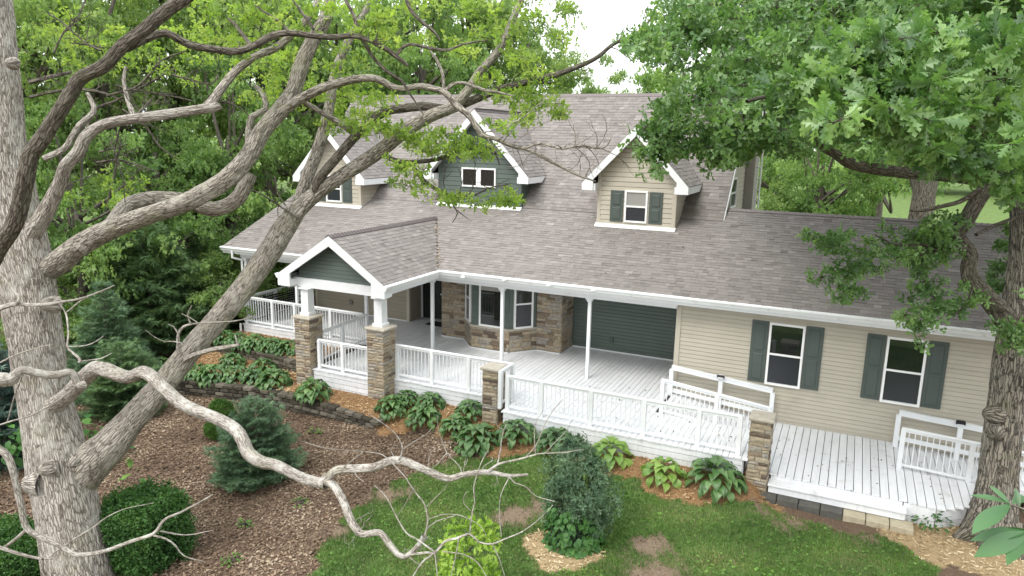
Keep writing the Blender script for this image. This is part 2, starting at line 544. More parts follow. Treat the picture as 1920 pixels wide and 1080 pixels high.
def gz(X, Y):
    X, Y = np.asarray(X, float), np.asarray(Y, float)
    base = -0.82 - 0.2 * sstep(-6.0, -9.5, X) - 0.03 * sstep(3, 7, X)
    base = base + 0.025 * np.sin(X * 1.3 + 1) * np.sin(Y * 1.1) + 0.012 * np.sin(X * 3.7) * np.cos(Y * 4.1 + X)
    d = deck_front(X) - Y
    bed = (1 - sstep(0.1, 1.5, d)) * sstep(-9.3, -8.6, X) * (1 - sstep(1.0, 1.7, X))
    z = base + bed * (-0.47 - base)
    wl_ = np.interp(X, LOWALL[:, 0], LOWALL[:, 1])
    inl = sstep(-18.3, -17.6, X) * (1 - sstep(-8.7, -8.2, X))
    t1 = sstep(wl_ + 0.02, wl_ + 0.2, Y) * inl
    z = z + t1 * (-0.60 + 0.08 * sstep(-4.2, -3.2, Y) * sstep(-12.5, -11.5, X) - z)
    wu = np.interp(X, UPWALL[:, 0], UPWALL[:, 1])
    inu = sstep(-18.3, -17.2, X) * (1 - sstep(-12.3, -11.8, X))
    t2 = sstep(wu + 0.02, wu + 0.18, Y) * inu
    z = z + t2 * (-0.30 - z)
    far = sstep(4, 30, np.hypot(np.maximum(np.abs(X + 6) - 14, 0), np.maximum(Y - 12, 0)))
    z = z + far * (0.35 * np.sin(X * 0.07 + 0.4) * np.cos(Y * 0.06) - 0.1)
    return z


LAWN = np.array([(-4.6, -14.5), (-5.33, -10.39), (-5.9, -8.81), (-6.1, -7.53), (-6.0, -6.1), (-5.5, -5.0), (-4.46, -4.7), (-3.7, -4.35), (-2.87, -4.2), (-1.84, -4.5), (-0.46, -4.85), (0.97, -4.5), (1.53, -4.05), (2.93, -4.2), (4.2, -4.4), (4.7, -5.2), (6.2, -7.5), (9, -9), (9, -16)])


def inpoly(X, Y, P):
    X, Y = np.asarray(X, float), np.asarray(Y, float)
    r = np.zeros(X.shape, bool)
    n = len(P)
    for i in range(n):
        x0, y0 = P[i]
        x1, y1 = P[(i + 1) % n]
        c = ((y0 > Y) != (y1 > Y)) & (X < (x1 - x0) * (Y - y0) / (y1 - y0 + 1e-12) + x0)
        r ^= c
    return r


def wob(X, Y):
    return 0.22 * np.sin(X * 2.3 + Y * 1.1) + 0.16 * np.sin(X * 5.1 - Y * 3.7 + 1) + 0.1 * np.sin(X * 9.3 + Y * 8.1)


BUSH = np.array((-1.64, -7.54))
RTREE = np.array((5.95, -3.05))
BARE = [(-3.1, -6.9, 0.6), (-2.55, -6.1, 0.5), (0.05, -7.65, 0.8), (0.8, -7.8, 0.6), (-0.1, -6.75, 0.4), (1.5, -8.1, 0.45), (-5.0, -5.4, 0.6), (2.1, -4.35, 0.5), (3.1, -4.4, 0.5), (-6.1, -9.0, 0.7), (-6.2, -7.4, 0.6)]


def zones(X, Y):
    """lawn, litter, chips, pale chips, bare (0..1 each)"""
    w = wob(X, Y)
    lawn = inpoly(X + w * 0.7, Y + w * 0.5, LAWN).astype(float)
    rb = np.hypot(X - BUSH[0], Y - BUSH[1]) + w * 0.5
    rt = np.hypot((X - RTREE[0]) * 0.75, Y - RTREE[1] + 0.4) + w * 0.6
    pale = np.maximum((rb < 0.72), (rt < 1.55) & (Y < -2.4)).astype(float)
    bare = np.zeros(X.shape)
    for bx, by, br in BARE:
        bare = np.maximum(bare, 0.80 * (1 - sstep(0.0, 1.5, (np.hypot(X - bx, (Y - by) * 1.25) + w * 1.2 + 0.1 * np.sin(X * 23 + Y * 17) + 0.08 * np.sin(X * 41 - Y * 37)) / br)))
    wl_ = np.interp(X, LOWALL[:, 0], LOWALL[:, 1])
    terr = ((Y > wl_ + 0.1) & (X > -18.0) & (X < -8.4) & (Y < 0)).astype(float)
    d = deck_front(X) - Y
    chip = ((d < 1.35 + w) & (X > -9.0) & (X < 1.9) & (Y < 0)).astype(float) * (1 - lawn)
    chip = np.maximum(chip, terr)
    lawn = lawn * (1 - pale) * (1 - bare)
    back = (Y > 3) & ((X > 6) | (Y > 16))
    lawn = np.maximum(lawn, back.astype(float))
    chip = chip * (1 - lawn)
    litter = (1 - lawn) * (1 - chip) * (1 - pale) * (1 - bare) * (Y < 20)
    return lawn, litter, chip, pale, bare


def axis(lo, hi, step, far):
    core = np.arange(lo, hi + 1e-6, step)
    out, s, v = [], step, hi
    while v < far:
        s *= 1.25
        v += s
        out.append(v)
    left, s, v = [], step, lo
    while v > -far:
        s *= 1.25
        v -= s
        left.append(v)
    return np.concatenate([left[::-1], core, out])


gx, gy = axis(-19, 9, 0.11, 600), axis(-14, 0.5, 0.105, 600)
GX, GY = np.meshgrid(gx, gy, indexing='ij')
GZ = gz(GX, GY)
ni, nj = GX.shape
idx = np.arange(ni * nj).reshape(ni, nj)
GF = np.stack([idx[:-1, :-1], idx[1:, :-1], idx[1:, 1:], idx[:-1, 1:]], -1).reshape(-1, 4)
me = mesh_np('ground', np.stack([GX, GY, GZ], -1).reshape(-1, 3), GF, smooth=True)
zn = zones(GX.ravel(), GY.ravel())
ca = me.attributes.new('zone', 'FLOAT_COLOR', 'POINT')
ca.data.foreach_set('color', np.stack([zn[0], zn[2], zn[3], zn[4]], -1).astype(np.float32).ravel())


def groundmat():
    m, n, l, out = nmat('ground')
    a = n.new('ShaderNodeAttribute')
    a.attribute_name = 'zone'
    sep = n.new('ShaderNodeSeparateColor')
    l.new(a.outputs['Color'], sep.inputs[0])
    geo = n.new('ShaderNodeNewGeometry')
    pos = geo.outputs['Position']
    n1 = noise(n, l, pos, 2.0, 6, 0.65)
    n3 = noise(n, l, pos, 11.0, 8, 0.8)

    def soft(sock):
        a1 = n.new('ShaderNodeMath')
        a1.operation = 'MULTIPLY_ADD'
        l.new(n3.outputs['Fac'], a1.inputs[0])
        a1.inputs[1].default_value = 1.8
        a1.inputs[2].default_value = -0.9
        a2 = n.new('ShaderNodeMath')
        a2.operation = 'ADD'
        l.new(a1.outputs[0], a2.inputs[0])
        l.new(sock, a2.inputs[1])
        a3 = n.new('ShaderNodeMapRange')
        a3.interpolation_type = 'SMOOTHSTEP'
        a3.inputs[1].default_value = 0.0
        a3.inputs[2].default_value = 1.0
        l.new(a2.outputs[0], a3.inputs[0])
        return a3.outputs[0]
    n2 = noise(n, l, pos, 28.0, 6, 0.7)
    soil = ramp(n, [(0.3, (0.06, 0.044, 0.034)), (0.7, (0.15, 0.112, 0.083))])
    l.new(n2.outputs['Fac'], soil.inputs[0])
    lit = ramp(n, [(0.3, (0.085, 0.052, 0.035)), (0.55, (0.15, 0.095, 0.065)), (0.75, (0.24, 0.17, 0.12))])
    l.new(n2.outputs['Fac'], lit.inputs[0])
    base = mixc(n, l, n1.outputs['Fac'], soil.outputs[0], lit.outputs[0])
    gr = ramp(n, [(0.28, (0.085, 0.085, 0.045)), (0.5, (0.09, 0.15, 0.042)), (0.75, (0.15, 0.235, 0.07))])
    l.new(n1.outputs['Fac'], gr.inputs[0])
    c = mixc(n, l, soft(sep.outputs[0]), base, gr.outputs[0])
    ch = ramp(n, [(0.3, (0.16, 0.085, 0.04)), (0.7, (0.30, 0.19, 0.095))])
    l.new(n2.outputs['Fac'], ch.inputs[0])
    c = mixc(n, l, soft(sep.outputs[1]), c, ch.outputs[0])
    pl = ramp(n, [(0.3, (0.25, 0.17, 0.09)), (0.7, (0.44, 0.34, 0.20))])
    l.new(n2.outputs['Fac'], pl.inputs[0])
    c = mixc(n, l, soft(sep.outputs[2]), c, pl.outputs[0])
    br = ramp(n, [(0.25, (0.10, 0.072, 0.05)), (0.5, (0.20, 0.152, 0.108)), (0.75, (0.30, 0.245, 0.18))])
    l.new(n2.outputs['Fac'], br.inputs[0])
    c = mixc(n, l, soft(a.outputs['Alpha']), c, br.outputs[0])
    b = n.new('ShaderNodeBsdfPrincipled')
    b.inputs['Roughness'].default_value = 0.95
    b.inputs['Specular IOR Level'].default_value = 0.1
    l.new(c, b.inputs['Base Color'])
    bp = n.new('ShaderNodeBump')
    bp.inputs['Strength'].default_value = 0.8
    bp.inputs['Distance'].default_value = 0.03
    l.new(n2.outputs['Fac'], bp.inputs['Height'])
    l.new(bp.outputs[0], b.inputs['Normal'])
    l.new(b.outputs[0], out.inputs['Surface'])
    return m


ground = link('ground', me, None, groundmat())
ground['kind'] = 'structure'
ground['label'] = 'sloping yard of lawn, leaf litter and mulch around the house'

# ------------------------------------------------------------------ house
HL, HR = -17.85, -0.96          # main roof rakes
EY, EZ, S1 = -0.45, 2.83, 0.42  # eave and lower pitch
BY = 3.48
BZ = EZ + S1 * (BY - EY)
S2 = 1.0
RY = 7.5
RZ = BZ + S2 * (RY - BY)
WRY, WR = 4.2, 7.3             # wing ridge, wing right rake
WRZ = EZ + S1 * (WRY - EY)
WX = -1.41                      # wing corner
house = thing('house', 'beige sided house with grey shingle roof, dormers and long white porch', 'house', (-6, 0, -0.5))


def lap(part, ys, rows, matl, thick=0.018, dirv=None, name='lap_board'):
    """rows: (z0,z1, xl0,xr0, xl1,xr1) ; a plane facing -Y at y=ys, or mapped by dirv(x,off)->(X,Y)"""
    cut = []
    for rw in rows:
        z0, z1, a0, b0, a1, b1 = rw
        if b0 - a0 > 4 and abs(a0 - a1) < 1e-6 and abs(b0 - b1) < 1e-6:
            c = a0 + (b0 - a0) * rnd.choice((0.22, 0.38, 0.5, 0.63, 0.8)) + rnd.uniform(-0.1, 0.1)
            cut += [(z0, z1, a0, c - 0.0015, a0, c - 0.0015), (z0, z1, c + 0.0015, b0, c + 0.0015, b0)]
        else:
            cut.append(rw)
    for (z0, z1, a0, b0, a1, b1) in cut:
        f = dirv or (lambda x, off: (x, ys - off))
        pts = []
        k = 0.80
        am, bm_, zm = a0 + (a1 - a0) * k, b0 + (b1 - b0) * k, z0 + (z1 - z0) * k
        th = thick * 1.5
        for (x, z, off) in ((a0, z0, th), (b0, z0, th), (bm_, zm, th * 0.62), (am, zm, th * 0.62), (a1, z1, 0.001), (b1, z1, 0.001), (a0, z0, -0.01), (b0, z0, -0.01), (b1, z1, -0.01), (a1, z1, -0.01)):
            X, Y = f(x, off)
            pts.append((X, Y, z))
        MB().poly(pts, [(0, 1, 2, 3), (3, 2, 5, 4), (0, 6, 7, 1), (1, 7, 8, 5, 2), (4, 5, 8, 9), (0, 3, 4, 9, 6), (6, 9, 8, 7)]).build(name, matl, part)


def courses(z0, z1, e):
    n = max(1, round((z1 - z0) / e))
    h = (z1 - z0) / n
    return [(z0 + i * h, z0 + (i + 1) * h) for i in range(n)]


# --- walls (cores) with their boards
wing = MB().prism([(WX, 0.02, -0.9), (6.9, 0.02, -0.9), (6.9, 8.4, -0.9), (WX, 8.4, -0.9)], (0, 0, 3.6)).build('wing_wall', MAT['beige'], house)
lap(wing, 0.02, [(a, b, WX + 0.1, 6.85, WX + 0.1, 6.85) for a, b in courses(-0.75, 2.62, 0.1135)], MAT['beige'])
MB().box(WX - 0.03, WX + 0.1, -0.03, 0.1, -0.7, 2.62).build('corner_board', MAT['cornr'], house)
MB().box(6.82, 6.93, -0.03, 0.1, -0.7, 2.62).build('corner_board', MAT['cornr'], house)
g = MB().prism([(6.9, 0.02, 2.7), (6.9, 8.4, 2.7), (6.9, WRY, WRZ - 0.12)], (-0.1, 0, 0)).build('wing_gable', MAT['beige'], house)

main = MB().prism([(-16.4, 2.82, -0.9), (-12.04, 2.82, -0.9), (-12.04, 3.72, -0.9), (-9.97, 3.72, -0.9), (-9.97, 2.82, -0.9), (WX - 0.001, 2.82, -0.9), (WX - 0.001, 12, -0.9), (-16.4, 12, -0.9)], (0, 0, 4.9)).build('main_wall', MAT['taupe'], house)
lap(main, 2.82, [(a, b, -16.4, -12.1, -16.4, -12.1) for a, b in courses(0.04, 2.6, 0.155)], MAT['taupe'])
MB().box(-12.12, -12.0, 2.78, 2.9, 0.02, 2.6).build('corner_board', MAT['cornr'], house)
MB().box(-16.45, -16.35, 2.78, 2.9, 0.02, 2.6).build('corner_board', MAT['cornr'], house)
gw = MB().box(-5.5, WX - 0.03, 2.80, 2.84, 0.0, 2.6).build('porch_back_wall', MAT['green'], house)
lap(gw, 2.80, [(a, b, -5.45, WX - 0.03, -5.45, WX - 0.03) for a, b in courses(0.05, 2.6, 0.115)], MAT['green'])
MB().box(-16.4, -12.04, 2.79, 2.815, 0.005, 0.05).build('base_trim', MAT['white'], house)
MB().box(-5.45, WX - 0.03, 2.765, 2.80, 0.005, 0.05).build('base_trim', MAT['white'], house)
# main gable walls (above the wing)
for gxx, nm in ((-1.1, 1), (-17.3, -1)):
    gab = MB().prism([(gxx, 3.0, BZ - 0.5), (gxx, RY * 2 - 3.0, BZ - 0.5), (gxx, RY * 2 - 3.6, BZ - 0.02), (gxx, RY, RZ - 0.22), (gxx, 3.6, BZ - 0.02)], (-0.12 * nm, 0, 0)).build('gable_wall', MAT['beige'], house)
    if nm == 1:
        rows = []
        for a, b in courses(BZ - 0.1, RZ - 0.35, 0.155):
            ya0, ya1 = BY + 0.2 + max(0, a - BZ), BY + 0.2 + max(0, b - BZ)
            rows.append((a, b, ya0, 2 * RY - ya0, ya1, 2 * RY - ya1))
        lap(gab, 0, rows, MAT['beige'], dirv=lambda x, off: (-1.1 + off, x))
# chimney chase on the right gable
ch = MB().box(-1.09, -0.76, 8.3, 9.3, 3.0, 7.6).build('chimney_chase', MAT['chase'], house)
for a, b in courses(3.2, 7.6, 0.28):
    MB().box(-1.085, -0.745, 8.285, 9.31, a + 0.01, b - 0.004).build('chase_board', MAT['chase'], ch)

# --- roof slabs (sheathing)
T = 0.1
rf = MB()
rf.prism([(HL, EY, EZ - T), (HL, BY, BZ - T), (HL, BY, BZ), (HL, EY, EZ)], (HR - HL, 0, 0))
rf.prism([(HR, EY, EZ - T), (HR, WRY, WRZ - T), (HR, WRY, WRZ), (HR, EY, EZ)], (WR - HR, 0, 0))
rf.prism([(HR, WRY, WRZ - T), (HR, 8.9, EZ - T), (HR, 8.9, EZ), (HR, WRY, WRZ)], (WR - HR, 0, 0))
rf.prism([(HL, BY, BZ - T), (HL, RY, RZ - T), (HL, RY, RZ), (HL, BY, BZ)], (HR - HL, 0, 0))
rf.prism([(HL, RY, RZ - T), (HL, 2 * RY - BY, BZ - T), (HL, 2 * RY - BY, BZ), (HL, RY, RZ)], (HR - HL, 0, 0))
roof = rf.build('roof', MAT['sheath'], house)

# shingle tabs: collected as (centre, u, v, n, width, exposure, thickness, shade)
TABS = []


def tabs(o, u, v, rows, e=0.14, wmin=0.13, wmax=0.31):
    """o eave origin, u along the eave, v up the slope; rows(k)-> (s0,s1) extent along u"""
    u, v = np.array(u, float), np.array(v, float)
    v = v / np.linalg.norm(v)
    u = u / np.linalg.norm(u)
    nn = np.cross(u, v)
    if nn[2] < 0:
        nn = -nn
    k = 0
    while True:
        r = rows(k * e)
        if r is None:
            break
        s0, s1 = r
        s = s0 - rnd.random() * 0.2
        while s < s1:
            w = rnd.uniform(wmin, wmax)
            a, b = max(s, s0), min(s + w, s1)
            if b - a > 0.03:
                sh = min(1, max(0, rnd.gauss(0.47, 0.16)))
                TABS.append((np.array(o, float) + u * (a + b) / 2 + v * (k * e + e * 0.5), u, v, nn, b - a - 0.004, e * 1.12, rnd.choice((0.006, 0.009, 0.014)), sh))
            s += w
        k += 1


L1 = math.hypot(BY - EY, BZ - EZ)
LW = math.hypot(WRY - EY, WRZ - EZ)
L2 = math.hypot(RY - BY, RZ - BZ)
tabs((0, EY, EZ), (1, 0, 0), (0, 1, S1), lambda t: None if t > LW - 0.08 else ((HL, WR) if t < L1 - 0.1 else (HR, WR)))
tabs((0, BY, BZ), (1, 0, 0), (0, 1, S2), lambda t: None if t > L2 - 0.06 else (HL, HR))

# --- dormers
def dormer(xc, hw, yw, zapex, ov, fo, body, side_mat, win, shut, e=0.155, low=False):
    """xc centre, hw half wall width, yw front wall Y, ov side overhang, fo front overhang"""
    zb = EZ + S1 * (yw - EY)
    yf = yw - fo
    sl = 1.07
    ze = zapex - sl * (hw + ov)

    def yint(z):
        return BY + (z - BZ) / S2 if z > BZ else EY + (z - EZ) / S1
    x0, x1 = xc - hw, xc + hw
    zt = zapex - sl * hw - 0.16        # wall top at its corners
    core = MB().prism([(x0, yw, zb - 0.2), (x1, yw, zb - 0.2), (x1, yw, zt), (xc, yw, zapex - 0.16), (x0, yw, zt)], (0, 3.2, 0)).build('dormer_wall', body, house)
    rows = []
    for a, b in courses(zb + 0.05, zapex - 0.2, e):
        k0 = hw - 0.09 if a < zt else max(0.0, hw - (a - zt) / sl)
        k1 = hw - 0.09 if b < zt else max(0.0, hw - (b - zt) / sl)
        rows.append((a, b, xc - k0, xc + k0, xc - k1, xc + k1))
    lap(core, yw, rows, body, 0.02)
    # right cheek boards follow the roof
    rows = []
    for a, b in courses(zb + 0.05, zt, e):
        rows.append((a, b, yw + 0.1, max(yw + 0.11, yint(a)), yw + 0.1, max(yw + 0.12, yint(b))))
    lap(core, 0, rows, body, 0.02, dirv=lambda x, off: (x1 + off, x))
    lap(core, 0, rows, body, 0.02, dirv=lambda x, off: (x0 - off, x))
    for xx in (x0, x1):
        MB().box(xx - (0.09 if xx == x1 else 0.03), xx + (0.03 if xx == x1 else 0.09), yw - 0.032, yw + 0.1, zb - 0.02, zt + 0.02).build('corner_board', MAT['cornr'] if body is MAT['beige'] else body, house)
    MB().prism([(x0 - 0.06, yw - 0.16, zb - 0.16 * S1 + 0.022), (x0 - 0.06, yw, zb + 0.022), (x0 - 0.06, yw, zb + 0.07), (x0 - 0.06, yw - 0.025, zb + 0.07), (x0 - 0.06, yw - 0.16, zb - 0.16 * S1 + 0.034)], (2 * hw + 0.12, 0, 0)).build('flashing', MAT['flash'], house)
    # roof slabs, rake boards, soffits
    for sgn in (-1, 1):
        xe = xc + sgn * (hw + ov)
        ti = yint(zapex)
        te = yint(ze)
        MB().poly([(xc, yf, zapex), (xe, yf, ze), (xe, te, ze), (xc, ti, zapex), (xc, yf, zapex - 0.12), (xe, yf, ze - 0.12), (xe, te + 0.1, ze - 0.12), (xc, ti + 0.1, zapex - 0.12)],
                  [(0, 1, 2, 3), (7, 6, 5, 4), (0, 4, 5, 1), (1, 5, 6, 2), (3, 2, 6, 7), (0, 3, 7, 4)]).build('dormer_roof', MAT['sheath'], house)
        ln = math.hypot(hw + ov, sl * (hw + ov))
        tabs((xe, yf - 0.02, ze), (0, 1, 0), (-sgn * (hw + ov), 0, sl * (hw + ov)),
             lambda t, ln=ln: None if t > ln - 0.05 else (0, max(0.05, yint(ze + (zapex - ze) * t / ln) - yf + 0.03)))
        rk = MB()
        d = 0.24
        rk.prism([(xc, yf - 0.03, zapex + 0.0), (xe + sgn * 0.02, yf - 0.03, ze - 0.015), (xe + sgn * 0.02, yf - 0.03, ze - d * 0.95), (xe - sgn * 0.34, yf - 0.03, ze - d * 0.95), (xe - sgn * 0.34, yf - 0.03, ze + 0.34 * sl - d * 1.05), (xc, yf - 0.03, zapex - d * 1.25)], (0, 0.06, 0))
        rk.build('rake_board', MAT['white'], house)
        # eave return box along the side
        MB().prism([(xe + sgn * 0.015, yf + 0.031, ze - 0.02), (xe + sgn * 0.015, te - 0.05, ze - 0.02), (xe + sgn * 0.015, te - 0.4, ze - d * 0.95), (xe + sgn * 0.015, yf + 0.031, ze - d * 0.95)], (-sgn * (ov + 0.0), 0, 0)).build('eave_return', MAT['white'], house)
        MB().poly([(xc, yf + 0.03, zapex - 0.14), (xe, yf + 0.03, ze - 0.14), (xe, yw, ze - 0.14), (xc, yw, zapex - 0.14), (xc, yf + 0.03, zapex - 0.16), (xe, yf + 0.03, ze - 0.16), (xe, yw, ze - 0.16), (xc, yw, zapex - 0.16)],
                  [(0, 1, 2, 3), (7, 6, 5, 4), (0, 4, 5, 1), (1, 5, 6, 2), (3, 2, 6, 7), (0, 3, 7, 4)]).build('soffit', MAT['soffit'], house)
    ridge_caps((xc, yf, zapex), (xc, yint(zapex), zapex), 0.13, sl)


RIDGES = []


def ridge_caps(p, q, hwid, sl):
    RIDGES.append((np.array(p, float), np.array(q, float), hwid, sl))


def window(x0, x1, z0, z1, y, dirv=None, split=0.5, blind=0.0, screen=True, bars='h', name='window'):
    """double-hung window facing -Y on plane y; frame > sash_rail, pane"""
    f = dirv or (lambda x, off: (x, y - off))

    def bx(m, a, b, c, d, o0, o1):
        P = [f(a, o1), f(b, o1), f(b, o0), f(a, o0)]
        return m.prism([(P[0][0], P[0][1], c), (P[1][0], P[1][1], c), (P[2][0], P[2][1], c), (P[3][0], P[3][1], c)], (0, 0, d - c))
    t = 0.055
    m = MB()
    bx(m, x0, x1, z1 - t, z1, 0.0, 0.075)
    bx(m, x0, x1, z0, z0 + t, 0.0, 0.08)
    bx(m, x0, x0 + t, z0 + t, z1 - t, 0.0, 0.073)
    bx(m, x1 - t, x1, z0 + t, z1 - t, 0.0, 0.073)
    w = m.build(name, MAT['frame'], house)
    zm = z0 + (z1 - z0) * split
    if bars == 'h':
        bx(MB(), x0 + t, x1 - t, zm - 0.025, zm + 0.025, 0.02, 0.066).build('sash_rail', MAT['frame'], w)
        zb_ = z1 - t - (z1 - t - zm) * blind
        if blind:
            bx(MB(), x0 + t, x1 - t, zb_, z1 - t, 0.024, 0.041).build('pane', MAT['blind'], w)
        if blind < 1:
            bx(MB(), x0 + t, x1 - t, zm + 0.025, zb_, 0.024, 0.041).build('pane', MAT['glass'], w)
        bx(MB(), x0 + t, x1 - t, z0 + t, zm - 0.025, 0.022, 0.032).build('pane', MAT['screen'] if screen else MAT['glass'], w)
    elif bars == 'v':
        xm = (x0 + x1) / 2
        bx(MB(), xm - 0.09, xm + 0.09, z0 + t, z1 - t, 0.02, 0.07).build('mullion', MAT['frame'], w)
        bx(MB(), x0 + t, xm - 0.09, z0 + t, z1 - t, 0.024, 0.041).build('pane', MAT['glass'], w)
        bx(MB(), xm + 0.09, x1 - t, z0 + t, z1 - t, 0.024, 0.041).build('pane', MAT['glass'], w)
    else:
        zb_ = z1 - t - (z1 - z0 - 2 * t) * blind
        if blind:
            bx(MB(), x0 + t, x1 - t, zb_, z1 - t, 0.024, 0.041).build('pane', MAT['blind'], w)
        bx(MB(), x0 + t, x1 - t, z0 + t, zb_, 0.024, 0.041).build('pane', MAT['glass'], w)
    return w


def shutter(x0, x1, z0, z1, y):
    s = MB().box(x0, x1, y - 0.055, y - 0.018, z0, z1).build('shutter', MAT['shutter'], house, 0.005)
    b = 0.07
    zm = z0 + (z1 - z0) * 0.5
    for a, c in ((z0 + b, zm - b * 0.45), (zm + b * 0.45, z1 - b)):
        # recessed moulding line and raised field
        m = MB()
        xa, xb, w = x0 + b, x1 - b, 0.012
        m.box(xa, xb, y - 0.061, y - 0.05, a, a + w).box(xa, xb, y - 0.061, y - 0.05, c - w, c).box(xa, xa + w, y - 0.0605, y - 0.05, a + w, c - w).box(xb - w, xb, y - 0.0605, y - 0.05, a + w, c - w)
        m.build('moulding', MAT['shutter'], s)
        i = 0.032
        MB().poly([(xa + w, y - 0.056, a + w), (xb - w, y - 0.056, a + w), (xb - w, y - 0.056, c - w), (xa + w, y - 0.056, c - w), (xa + i, y - 0.07, a + i), (xb - i, y - 0.07, a + i), (xb - i, y - 0.07, c - i), (xa + i, y - 0.07, c - i)],
                  [(0, 3, 2, 1), (4, 5, 6, 7), (0, 1, 5, 4), (1, 2, 6, 5), (2, 3, 7, 6), (3, 0, 4, 7)]).build('raised_panel', MAT['shutter'], s)
    return s


# right and left beige dormers, wide green dormer between them
for xc, ap in ((-3.53, 7.3), (-15.33, 7.05)):
    dormer(xc, 1.235, 2.77, ap, 0.42, 0.36, MAT['beige'], None, None, None)
    window(xc - 0.35, xc + 0.38, 4.33, 5.33, 2.77, blind=0.95 if xc > -10 else 0.0)
    shutter(xc - 0.82, xc - 0.40, 4.33, 5.31, 2.77)
    shutter(xc + 0.43, xc + 0.85, 4.33, 5.31, 2.77)
dormer(-9.42, 1.63, 3.4, 7.78, 0.43, 0.4, MAT['green'], None, None, None, 0.165)
window(-10.1, -8.74, 5.13, 5.80, 3.4, bars='v')

# windows of the wing
for x0 in (0.993, 3.723):
    window(x0, x0 + 0.868, 0.639, 2.314, 0.02)
    shutter(x0 - 0.44, x0 - 0.02, 0.66, 2.33, 0.02)
    shutter(x0 + 0.888, x0 + 1.31, 0.66, 2.33, 0.02)
window(0, 0, 0, 0, 0) if False else None
# window in the right gable
window(5.0, 6.1, 4.72, 5.7, 0, dirv=lambda x, off: (-1.1 + 0.02 + off, x), bars='h')

# --- stone section with bay
SX0, SX1, SX2, SX3, SX4, SX5 = -9.97, -9.05, -8.38, -6.99, -6.36, -5.5
SY, SB = 1.75, 1.0
stonewall = MB().prism([(SX0, SY + 0.03, 0), (SX5 - 0.03, SY + 0.03, 0), (SX5 - 0.03, 2.9, 0), (SX0, 2.9, 0)], (0, 0, 2.6)).build('stone_wall', MAT['mortar'], house)
bay = MB().prism([(SX1 + 0.03, SY + 0.02, 0.0), (SX2 + 0.02, SB + 0.03, 0.0), (SX3 - 0.02, SB + 0.03, 0.0), (SX4 - 0.03, SY + 0.02, 0.0)], (0, 0, 2.6)).build('bay_wall', MAT['green'], house)
MB().prism([(SX1 - 0.02, SY, 0.745), (SX2 - 0.03, SB - 0.05, 0.745), (SX3 + 0.03, SB - 0.05, 0.745), (SX4 + 0.02, SY, 0.745)], (0, 0, 0.06)).build('bay_sill', MAT['cap'], bay)
# rough unit stone, a few variants
STONES = []
for k in range(6):
    import bmesh
    bm = bmesh.new()
    bmesh.ops.create_grid(bm, x_segments=3, y_segments=2, size=0.5)
    vs_ = []
    for v in bm.verts:
        ex = abs(v.co.x) > 0.49 or abs(v.co.y) > 0.49
        v.co.z = (0.35 + 0.2 * rnd.random()) if ex else (0.8 + 0.3 * rnd.random())
        v.co.x += rnd.uniform(-0.02, 0.02)
        v.co.y += rnd.uniform(-0.03, 0.03)
    r = bmesh.ops.extrude_edge_only(bm, edges=[e for e in bm.edges if e.is_boundary])
    for v in [x for x in r['geom'] if isinstance(x, bmesh.types.BMVert)]:
        v.co.z = -0.3
    m_ = bpy.data.meshes.new('stone')
    bm.normal_update()
    bm.to_mesh(m_)
    bm.free()
    m_.materials.append(MAT['stone'])
    STONES.append(m_)


def stones(parent, o, u, w, z0, z1, nrm, depth=0.035, hmin=0.075, hmax=0.15, lmin=0.16, lmax=0.5, wl=None):
    u, nrm = Vector(u).normalized(), Vector(nrm).normalized()
    up = Vector((0, 0, 1))
    z = z0
    while z < z1 - 0.03:
        h = min(rnd.uniform(hmin, hmax), z1 - z)
        if z1 - z - h < 0.05:
            h = z1 - z
        s = 0.0
        while s < w - 0.01:
            ln = min(rnd.uniform(lmin, lmax), w - s)
            if w - s - ln < 0.09:
                ln = w - s
            hh = [(z, h)]
            if h > 0.115 and rnd.random() < 0.3 and ln < 0.32:
                hh = [(z, h * 0.5), (z + h * 0.5, h * 0.5)]
            for zz, h2 in hh:
                ob = bpy.data.objects.new('stone', rnd.choice(STONES))
                COL.objects.link(ob)
                ob.parent = parent
                c = Vector(o) + u * (s + ln / 2) + up * (zz + h2 / 2)
                flip = -1 if rnd.random() < 0.5 else 1
                R3 = Matrix((u * (ln - 0.008), up * (h2 - 0.008) , nrm * depth * rnd.uniform(0.6, 1.25))).transposed().to_4x4()
                ob.matrix_parent_inverse = Matrix.Identity(4) if parent.name not in _W else parent_inv(parent)
                ob.matrix_basis = Matrix.Translation(c) @ R3 @ Matrix.Rotation(math.pi if flip < 0 else 0, 4, 'Z')
            s += ln
        z += h


stones(stonewall, (SX0, SY, 0), (1, 0, 0), SX1 - SX0, 0.04, 2.55, (0, -1, 0))
stones(stonewall, (SX4, SY, 0), (1, 0, 0), SX5 - SX4, 0.04, 2.55, (0, -1, 0))
stones(stonewall, (SX5, SY, 0), (0, 1, 0), 2.78 - SY, 0.04, 2.55, (1, 0, 0))
for a, b in (((SX1, SY), (SX2, SB)), ((SX2, SB), (SX3, SB)), ((SX3, SB), (SX4, SY))):
    d_ = Vector((b[0] - a[0], b[1] - a[1], 0))
    stones(bay, (a[0], a[1], 0), d_, d_.length, 0.04, 0.745, (d_.y, -d_.x, 0))
for pts in ([(SX0, SY), (SX1, SY), (SX2, SB), (SX3, SB), (SX4, SY), (SX5 + 0.01, SY)], [(SX5 + 0.01, SY), (SX5 + 0.01, 2.77)]):
    m = MB()
    for (a, b) in zip(pts[:-1], pts[1:]):
        d_ = np.array(b) - np.array(a)
        d_ = d_ / np.linalg.norm(d_)
        nn_ = np.array((d_[1], -d_[0])) * 0.045
        m.bar((a[0] + nn_[0], a[1] + nn_[1], 0.022), (b[0] + nn_[0], b[1] + nn_[1], 0.022), 0.03, 0.036)
    m.build('base_trim', MAT['white'], house)
